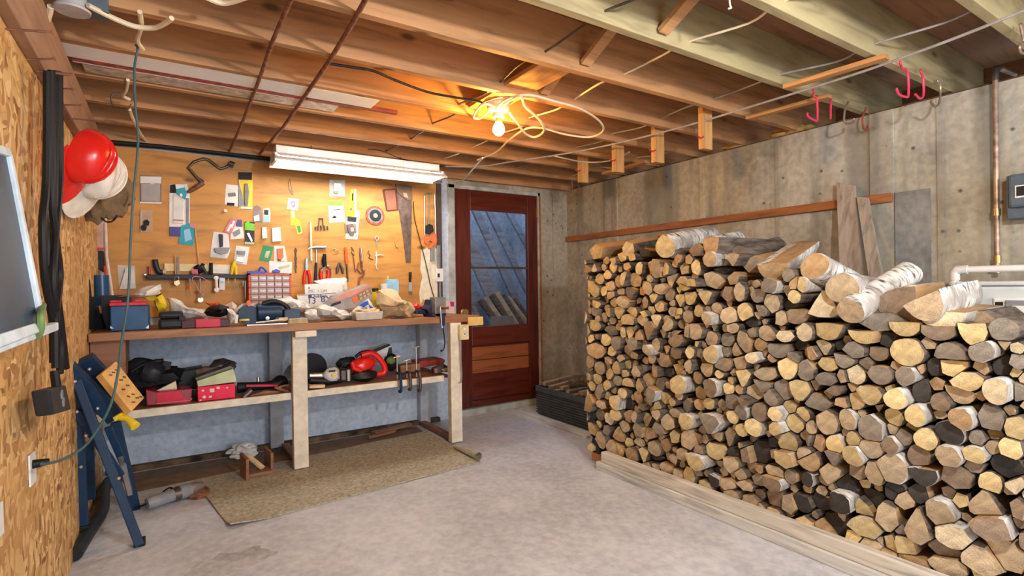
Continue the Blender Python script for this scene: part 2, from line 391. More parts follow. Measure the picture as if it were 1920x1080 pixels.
# concrete foundation wall with a pilaster near the far corner and shallow formwork offsets
mb = MB().box((XR, -2.5, 0), (XR+.25, YB+.14, 2.142))
for y0, y1, d in ((3.55, 3.72, .010), (2.62, 2.66, .005), (1.35, 1.47, .012), (1.12, 1.15, .005), (2.02, 2.05, .004)):
    mb.box((XR-d, y0, 0), (XR, y1, 2.14))
struct('wall_right', mb, 'concR')
struct('trim_10', MB().box((XR-.0135, 1.18, .9), (XR-.001, 1.345, 1.665)), concrete('dark_cement_patch', (.26, .26, .25), (.13, .13, .13), pits=False))
# back wall: opening for the door between x 2.20 and 3.10
DX0, DX1 = 2.205, 3.085
mb = MB().box((XL-.14, YB, 0), (DX0-.1, YB+.14, 2.142))
struct('wall_back', mb, 'bluewall')
mb = MB().box((DX1+.03, YB, 0), (XR+.25, YB+.2, 2.142)).box((DX0-.1, YB, 2.09), (DX1+.03, YB+.2, 2.142)).box((3.27, YB-.012, 0), (3.31, YB, 2.1))
mb.box((DX0-.1, YB-.0, 0), (DX1+.03, YB+.2, .055))
struct('wall_back_concrete', mb, 'concB')
mb = MB()
for x0, x1 in ((DX0-.1, DX0-.035), (DX1, DX1+.03)): mb.box((x0, YB-.012, .055), (x1, YB+.12, 2.09))
mb.box((DX0-.1, YB-.012, 2.055), (DX1+.03, YB+.12, 2.09)); mb.box((DX0-.1, YB-.035, .0), (DX1+.04, YB+.1, .06))
struct('trim_1', mb, plain('weathered_grey_paint', (.42, .44, .42), .7, 0, .2, 10, .2), bevel=.004)
struct('trim_2', MB().box((DX1+.012, YB-.02, .06), (DX1+.028, YB-.012, 2.06)), 'redbatten')
# plywood tool board above the bench, with its peeled patch
struct('wall_back_board', MB().box((XL+.03, YB-.018, 1.0), (1.985, YB, 2.11)), 'ply')
import itertools
pp = [(790, 470), (800, 465), (812, 462), (822, 470), (823, 560), (818, 575), (800, 572), (794, 560), (788, 572), (786, 550), (789, 530), (792, 520), (788, 505)]
struct('trim_3', MB().prism([P(x, y, 'Y', YB-.0185) for x, y in pp], (0, -.0015, 0)), 'chalk')
# ceiling: subfloor, rim board, joists
struct('ceiling', MB().box((XL-.5, -2.5, 2.395), (XR+.75, YB+.3, 2.42)), 'sub')
struct('trim_4', MB().box((XR+.55, -2.5, 2.15), (XR+.6, YB+.3, 2.395)), 'sub')
struct('trim_5', MB().box((XL-.48, YB+.14, 2.11), (XR+.6, YB+.18, 2.395)).box((XL-.48, -2.5, HJ), (XL-.44, YB+.14, 2.395)), 'sub')
struct('trim_6', MB().box((XR-.0, -2.5, 2.142), (XR+.24, YB+.1, 2.150)), 'dirt')
JY = [.691-.405*k for k in range(5, 0, -1)] + [.691, 1.091, 1.495, 1.897, 2.297, 2.697, 3.097, 3.497, 3.897, 4.225]
rnk = ['first', 'second', 'third', 'fourth', 'fifth', 'sixth', 'seventh', 'eighth', 'ninth', 'tenth', 'eleventh', 'twelfth']
vis = [y for y in JY if y > .2]
for y in JY:
    n = 7
    mb = MB(); x0, x1 = XL-.42, XR+.5
    prof = [(0, 2.395), (0, HJ), (.040, HJ), (.040, 2.395)]
    if y > 4.2: prof = [(0, 2.395), (0, HJ-.03), (.04, HJ-.03), (.04, 2.395)]
    vs = []; seg = 24
    for i in range(seg+1):
        x = x0+(x1-x0)*i/seg
        dy = .004*noise.noise(Vector((x*1.5, y*9, 0))); dz = .004*noise.noise(Vector((x*2.2, y*5, 4)))
        vs += [(x, y+a+dy, z+(dz if z < 2.3 else 0)) for a, z in prof]
    fs = [(4*i+j, 4*i+(j+1) % 4, 4*i+4+(j+1) % 4, 4*i+4+j) for i in range(seg) for j in range(4)]
    mb.add(vs, fs+[(0, 1, 2, 3), (4*seg+3, 4*seg+2, 4*seg+1, 4*seg)])
    o = obj('ceiling_joist', mb, 'joistp' if y < 1.6 else 'joist', bevel=.003)
    if y in vis:
        k = len(vis)-1-vis.index(y)
        lab = 'rough sawn ceiling joist, %s out from the tool board wall' % rnk[k]
        if k == 0: lab = 'dark ceiling joist lying directly above the tool board wall'
        if y == .691: lab = 'pale yellow-green ceiling joist crossing the top corner over the grey meter box'
        if y < .6: lab = 'pale ceiling joist just beyond the view, over the meter box end'
    else: lab = 'rough sawn ceiling joist behind the photographer'
    tag(o, lab, 'joist', 'ceiling joists')
# top beam of the chipboard wall
struct('trim_7', MB().box((XL, -2.5, 1.90), (XL+.035, YB-.02, 2.12)), 'beam', bevel=.004)
struct('trim_8', MB().box((XL, -2.5, 2.12), (XL+.02, YB-.02, HJ)), 'sub')
# vertical battens and stud on the chipboard wall


pc_ = P(432, 1056, 'Z', 0)
struct('trim_11', MB().prism([(pc_.x+.17*math.cos(t)*(1+.5*noise.noise(Vector((math.cos(t)*3, math.sin(t)*3, 7)))), pc_.y+.10*math.sin(t)*(1+.6*noise.noise(Vector((math.cos(t)*4, math.sin(t)*4, 2)))), 0.0004) for t in [2*PI*k/40 for k in range(40)]], (0, 0, .0012)), concrete('peeled_floor_paint', (.42, .42, .44), (.22, .22, .23)))
# outside steps beyond the door
mb = MB().box((1.6, YB+.2, -.1), (4.4, 7.2, 0.0)).box((1.6, 6.0, 0), (4.4, 6.2, 2.6)).box((3.9, YB+.25, 0), (4.1, 6.0, 2.4)).box((1.5, YB+.14, 0), (1.6, 6.0, 2.4))
struct('wall_stairwell', mb, concrete('stairwell_concrete', (.40, .42, .45), (.2, .22, .26)))

# ------------------------------------------------------------ door with glass
d = thing('door_1', 'red-brown varnished wooden door with upper glass and panelled foot', 'door', (DX0-.03, YB+.02, .06)); d['kind'] = 'structure'
y0, y1 = YB+.005, YB+.045
gx0, gx1, gz0, gz1 = 2.335, 2.968, .80, 1.875
mb = MB().box((DX0-.035, y0, .065), (gx0, y1, 2.053)).box((gx1, y0, .065), (DX1, y1, 2.053))
obj('stile', mb, 'door', d, bevel=.004)
mb = MB().box((gx0, y0, gz1), (gx1, y1, 2.053)).box((gx0, y0, gz0-.17), (gx1, y1, gz0)).box((gx0, y0, .065), (gx1, y1, .12))
obj('rail', mb, 'doorx', d, bevel=.004)
ph = (.62-.13)/4
for k in range(4):
    z = .125+ph*k
    obj('panel', MB().box((gx0, y0+.008, z), (gx1, y1-.006, z+ph-.006)), 'doorp' if k >= 2 else 'doorx', d, bevel=.004)
obj('panel_backing', MB().box((gx0, y0+.02, .12), (gx1, y0+.026, gz0-.17)), 'doorx', d)
obj('glass_bar', MB().box((gx0, y0, 1.335), (gx1, y1, 1.355)), 'dsteel', d)
obj('glass', MB().box((gx0, y0+.018, gz0), (gx1, y0+.022, gz1)), 'paneglass', d)
kn = P(872, 585, 'Y', YB-.03)
obj('door_knob', MB().lathe([(.026, 0), (.026, .006), (.011, .01), (.011, .03), (.024, .04), (.028, .05), (.022, .062), (.0, .064)], (kn.x, y0, kn.z), (0, -1, 0)), 'brass', d, True)
for z in (.36, 1.85): obj('hinge', MB().box((DX1-.006, y0-.01, z), (DX1+.014, y0, z+.09)), 'brass', d)

# planks and split logs leaning in the stairwell, seen through the glass
random.seed(5)
pl = [(P(862, 330, 'Y', 5.40), P(985, 600, 'Y', 5.36), .10), (P(885, 330, 'Y', 5.55), P(1010, 590, 'Y', 5.5), .09), (P(862, 420, 'Y', 5.22), P(960, 640, 'Y', 5.16), .17),
      (P(862, 500, 'Y', 5.06), P(920, 640, 'Y', 5.02), .13), (P(915, 330, 'Y', 5.7), P(1010, 500, 'Y', 5.66), .08)]
for i, (a, b, wd) in enumerate(pl):
    one('leaning_plank', MB().bar(a, b, wd, .03, (0, -1, .4)), wood('outdoor_plank', (.34, .36, .42), 'X', .5, .7),
        ['topmost wide plank leaning outside behind the door glass', 'plank leaning behind the topmost one outside the door', 'wide blue-lit plank lowest against the door glass',
         'narrow short plank at the lower corner of the door glass', 'furthest plank against the outside concrete wall'][i], 'plank', 'planks leaning outside the door')
for i in range(7):
    x = 2.86+.07*i; zt = 1.10-.025*abs(i-3)
    one('split_log', MB().tube([(x-.12, 4.85+.02*(i % 2), zt), (x, 4.62, .72)], .032, 6), LE['t'] if i % 2 else BK['d'],
        'upright split log in the stairwell, %s from the hinge side of the door glass' % rnk[6-i], 'log', 'split logs standing outside the door')
one('outdoor_shelf', MB().box((2.1, 4.5, .66), (3.6, 5.0, .70)), 'greyboard', 'grey shelf outside the door carrying logs', 'shelf')
b = P(905, 600, 'Y', 4.5)
one('laptop_case', MB().cbox((2.83, 4.56, .80), (.27, .02, .14), (-.2, 0, 0)), 'grey', 'small grey panel standing behind the lower door glass', 'panel', bevel=.004)

# ------------------------------------------------------------ workbench
ZB, YF = .95, 3.598
wb = thing('workbench', 'long workbench with brown plank top and cream painted legs', 'workbench', (.8, YF+.3, 0))
mb = MB().box((XL+.005, YF-.03, ZB-.045), (2.01, YF+.30, ZB)).box((XL+.005, YF+.305, ZB-.045), (2.01, YB-.02, ZB-.002))
obj('benchtop', mb, 'bench', wb, bevel=.004)
for x, y, yy in ((.712, 3.63, 0), (1.80, 3.56, 0)):
    obj('leg', MB().box((x-.045, y, .012), (x+.045, y+.06, ZB-.046)), 'leg', wb, bevel=.004)
for x in (.66, 1.83):
    obj('rear_leg', MB().box((x-.045, YB-.08, .012), (x+.045, YB-.005, ZB-.046)), plain('pale_blue_paint', (.50, .56, .64), .6), wb, bevel=.004)
obj('leg_cap', MB().box((.67, YF-.045, ZB-.085), (.80, YF+.03, ZB-.046)), 'leg', wb, bevel=.004)
obj('shelf', MB().box((-.34, YF+.10, .477), (.705, YB-.09, .497)), 'brownwood', wb)
obj('shelf', MB().box((.72, YF+.10, .477), (1.80, YB-.09, .497)), 'brownwood', wb)
obj('shelf_edge', MB().box((-.34, YF+.075, .455), (.665, YF+.10, .50)), 'leg', wb, bevel=.003)
obj('shelf_edge', MB().box((.76, YF+.075, .455), (1.752, YF+.10, .50)), 'leg', wb, bevel=.003)
obj('end_block', MB().box((1.90, YF-.05, ZB-.075), (2.03, YF-.032, ZB-.01)), plain('yellow_painted_block', (.75, .52, .16), .5), wb, bevel=.004)
obj('foot_board', MB().box((1.775, YF+.06, .012), (1.825, YB-.09, .04)), 'brownwood', wb)
obj('foot_board', MB().box((.69, YF+.10, .012), (.735, YB-.09, .04)), 'brownwood', wb)
obj('side_support', MB().box((XL+.006, YF+.05, .70), (-.2, YB-.3, ZB-.046)), 'brownwood', wb)
# shelf wall-side sill strip at the floor
struct('baseboard_back', MB().box((XL+.02, YB-.05, 0), (1.98, YB-.001, .035)), 'dirt')

# ------------------------------------------------------------ floor pieces
# linoleum mat with a rolled corner
c = [P(432, 992, 'Z', 0), P(900, 868, 'Z', 0), P(860, 832, 'Z', 0), P(395, 940, 'Z', 0)]
FLp, FRp = c[0], c[1]
BRp, BLp = Vector((1.74, 4.0, 0)), Vector((.12, 3.80, 0))
def grid_sheet(a, b, c2, d2, n, m, th, zf):
    vs = []
    for i in range(n+1):
        for j in range(m+1):
            u, v = i/n, j/m
            q = (a*(1-u)+b*u)*(1-v)+(d2*(1-u)+c2*u)*v
            vs.append(Vector((q.x, q.y, th+zf(u, v))))
    k = len(vs); vs += [v-Vector((0, 0, th*.7)) for v in vs]
    fs = [(i*(m+1)+j, i*(m+1)+j+1, (i+1)*(m+1)+j+1, (i+1)*(m+1)+j) for i in range(n) for j in range(m)]
    fs += [tuple(reversed([q+k for q in f])) for f in fs]
    e = [i*(m+1) for i in range(n+1)]+[n*(m+1)+j for j in range(1, m+1)]+[i*(m+1)+m for i in range(n-1, -1, -1)]+[j for j in range(m-1, 0, -1)]
    fs += [(e[i], e[i]+k, e[(i+1) % len(e)]+k, e[(i+1) % len(e)]) for i in range(len(e))]
    return MB().add(vs, fs)
mt = thing('floor_mat', 'speckled beige linoleum mat on the floor before the workbench', 'mat', ((FLp+BRp)/2))
obj('sheet', grid_sheet(FLp, FRp, BRp, BLp, 40, 16, .008, lambda u, v: .008*max(0, noise.noise(Vector((u*5, v*3, 2)))) + .02*max(0, 1-v*8)*max(0, 1-u*9)), 'mat', mt, True)
sp = []
for t in range(15):
    a = t/14*1.6*PI; r = .028-.004*t/14; sp.append((r*math.cos(a-PI/2), .032+r*math.sin(a-PI/2)))
A = FRp+Vector((-.02, .02, .008)); B = A+(BRp-A).normalized()*.34
vs = [];
for q, s_ in ((A, 1), (B, .35)):
    for px_, pz_ in sp: vs.append(q+Vector((px_*s_+.02*(s_ > .5), 0, (pz_-.004)*s_)))
n = len(sp); k = 2*n; vs += [v+Vector((.0, 0, .003)) for v in vs]
fs = [(i, i+1, n+i+1, n+i) for i in range(n-1)]+[(k+i, k+n+i, k+n+i+1, k+i+1) for i in range(n-1)]
obj('curled_corner', MB().add(vs, fs), 'mat', mt, True)
# brown loose board edge lining behind
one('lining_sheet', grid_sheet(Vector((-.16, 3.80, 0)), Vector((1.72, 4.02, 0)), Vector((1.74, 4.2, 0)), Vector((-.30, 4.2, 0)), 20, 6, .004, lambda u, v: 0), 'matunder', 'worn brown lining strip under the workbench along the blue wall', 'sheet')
for i, (a, b_, wd) in enumerate(((P(700, 812, 'Z', .03), P(770, 795, 'Z', .03), .06), (P(690, 820, 'Z', .02), P(740, 808, 'Z', .02), .03))):
    one('scrap_wood', MB().bar(a, b_, wd, .018), 'brownwood', ['brown wood offcut under the bench by the wall', 'thin brown wood sliver in front of the offcut under the bench'][i], 'wood')
# wooden bracket caddy
q = P(487, 892, 'Z', 0.008)
cdy = thing('wooden_trestle', 'small reddish wooden V-shaped block standing under the bench', 'block', (q.x, q.y+.06, 0.012))
for s_, nm in ((-1, 'side_board'), (1, 'side_board')):
    obj(nm, MB().bar((q.x+s_*.075-.02, q.y+.12+.04*s_, .012+.065), (q.x+s_*.075, q.y-.02+.04*s_, .012+.055), .016, .13 if s_ > 0 else .15), 'brownwood', cdy)
obj('cross_piece', MB().box((q.x-.07, q.y-.02, .014), (q.x+.07, q.y+.1, .034)), 'brownwood', cdy)
obj('pale_wedge', MB().bar((q.x-.055, q.y+.09, .12), (q.x+.02, q.y+.01, .05), .03, .014), plain('pale_wood', (.70, .52, .32), .7), cdy)
q = P(455, 858, 'Z', 0)
one('plastic_rag', MB().blob((q.x, q.y-.02, .05), (.09, .06, .05), 3, .35, 3, 18, 12), 'bag', 'crumpled clear plastic bag on the floor by the blue wall', 'bag', smooth=False)
# angle grinder on floor
a = P(275, 945, 'Z', .045); b_ = P(355, 918, 'Z', .05)
dv = (b_-a).normalized()
g = thing('angle_grinder', 'old grey angle grinder lying on the floor beside the mat', 'grinder', (a+b_)/2*1 - Vector((0, 0, .045)))
obj('body', MB().tube([a, a+dv*.02, a+dv*.12, a+dv*.18, a+dv*.22], [.028, .034, .032, .040, .036], 14), 'grey', g, True)
obj('gear_head', MB().tube([a+dv*.22, a+dv*.25, a+dv*.29], [.036, .034, .02], 12), 'steel', g, True)
e_ = a+dv*.26
obj('disc_guard', MB().lathe([(.0, 0), (.06, 0), (.062, .015), (.055, .02), (.0, .02)], e_+Vector((.0, -.01, -.035)), (.15, -.25, .9)), 'rust', g, True)
obj('power_lead', MB().tube(smoothpts([a, a+Vector((-.05, .03, -.02)), a+Vector((.02, .12, -.03)), a+Vector((.1, .14, .02)), a+Vector((.14, .08, .0))]), .005, 6), 'black', g, True)
obj('vents', MB().tube([a+dv*.13, a+dv*.16], [.036, .041], 14), 'dsteel', g, True)

# ------------------------------------------------------------ folding work stand (blue)
wm = thing('folding_workbench', 'folded blue steel work stand with wooden jaw leaning by the chipboard wall', 'workbench', (-.2, 3.15, 0))
f1, f2, f3, f4 = Vector((-.115, 2.97, .02)), Vector((-.25, 3.30, .02)), P(535*.4815, 560+835*.4815, 'Z', .02), P(345*.4815, 560+790*.4815, 'Z', .02)
def wp_(zx, zy, y): return P(zx*.4815, 560+zy*.4815, 'Y', y)
top1 = wp_(262, 285, 3.12)
jo = wp_(300, 262, 3.10)
obj('leg', MB().bar(wp_(285, 280, 3.12), P(262, 1022, 'Z', .01), .03, .036, (1, 0, 0)), 'navy', wm, bevel=.004)   # long front leg
obj('leg', MB().bar(wp_(300, 330, 3.16), wp_(328, 905, 3.20), .03, .036, (1, 0, 0)), 'navy', wm, bevel=.004)
obj('leg', MB().bar(wp_(450, 480, 3.45), wp_(530, 830, 3.50), .025, .045, (1, 0, 0)), 'navy', wm, bevel=.004)
obj('leg', MB().bar(wp_(345, 560, 3.42), wp_(352, 780, 3.48), .025, .045, (1, 0, 0)), 'navy', wm, bevel=.004)
obj('upper_frame', MB().bar(wp_(250, 265, 3.10), wp_(450, 460, 3.22), .06, .075, (1, 0, .3)), 'navy', wm, bevel=.005)
obj('upper_frame', MB().bar(wp_(325, 235, 3.25), wp_(480, 400, 3.38), .05, .085, (1, 0, .3)), 'navy', wm, bevel=.005)
obj('brace', MB().bar(wp_(300, 440, 3.13), wp_(470, 690, 3.2), .02, .035, (1, 0, 0)).bar(wp_(420, 500, 3.2), wp_(480, 640, 3.25), .02, .03, (1, 0, 0)), 'navy', wm, bevel=.003)
obj('step_plate', MB().bar(wp_(470, 610, 3.24), wp_(508, 760, 3.3), .03, .02, (1, 0, 0)), 'steel', wm)
obj('hook_pipe', MB().tube([wp_(235, 268, 3.12), wp_(250, 272, 3.12), wp_(275, 268, 3.12)], .018, 10), 'navy', wm, True)
jy = 3.02
cs = [wp_(395, 292, jy+.02), wp_(452, 243, jy+.12), wp_(556, 352, jy+.12), wp_(512, 440, jy+.02)]
cs[2] = cs[1]+cs[3]-cs[0]
jw = obj('wooden_jaw', MB().prism(cs, (-.025, .03, -.018)), plain('jaw_pine', (.70, .40, .13), .5, 0, .15, 12), wm, bevel=.003)
nrm = (cs[1]-cs[0]).cross(cs[3]-cs[0]).normalized(); nrm = -nrm if nrm.y > 0 else nrm
ex = (cs[3]-cs[0]); ey = (cs[1]-cs[0])
mb = MB()
for r_, c_, l in ((.12, .25, .1), (.12, .45, .1), (.12, .65, .1), (.32, .2, .1), (.34, .5, .13), (.34, .75, .1), (.52, .3, .12), (.52, .6, .13), (.7, .3, .08), (.74, .55, .1), (.86, .3, .12), (.86, .6, .12), (.9, .8, .1)):
    p0 = cs[0]+ex*r_+ey*c_+nrm*.0005; mb.bar(p0+nrm*.002, p0+nrm*.002+ex*.05+ey*l*1.1, .006, .002, nrm)
obj('printed_marks', mb, 'dsteel', jw)
for zx, zy in ((291, 322), (300, 440), (335, 533), (315, 655), (462, 700), (380, 427), (405, 368), (428, 352), (432, 398), (458, 395)):
    q = wp_(zx, zy, 3.055 if zy < 460 else 3.1)
mb = MB()
for zx, zy, yy in ((291, 322, 3.075), (300, 440, 3.11), (335, 533, 3.12), (315, 655, 3.14), (462, 700, 3.02), (380, 427, 3.12), (348, 275, 3.2), (405, 368, 3.2), (428, 352, 3.2), (458, 395, 3.24)):
    mb.lathe([(.008, 0), (.008, .004), (.003, .007)], wp_(zx, zy, yy), (.1, -1, 0), 8)
obj('rivets', mb, 'steel', wm)
k0 = wp_(470, 462, 3.1)
hd = obj('crank_handle', MB().tube([k0, wp_(500, 470, 3.08), wp_(528, 498, 3.05)], [.016, .014, .022], 10).tube([wp_(445, 470, 3.1), wp_(495, 440, 3.1)], .012, 8), 'yellow', wm, True)
for q in (P(262, 1022, 'Z', .0), wp_(328, 905, 3.2)):
    obj('rubber_foot', MB().cbox(q+Vector((0, 0, .015)), (.045, .05, .03)), 'black', wm, bevel=.004)
# black drain hose on the floor by the wall
one('black_hose', MB().tube(smoothpts([P(140, 1040, 'Z', .035), P(165, 1000, 'Z', .035), P(190, 960, 'Z', .035), P(195, 920, 'Z', .035), Vector((-.31, 4.0, .035))]), .03, 12), 'dgrey', 'short black pipe lying on the floor along the chipboard wall', 'pipe', smooth=True)

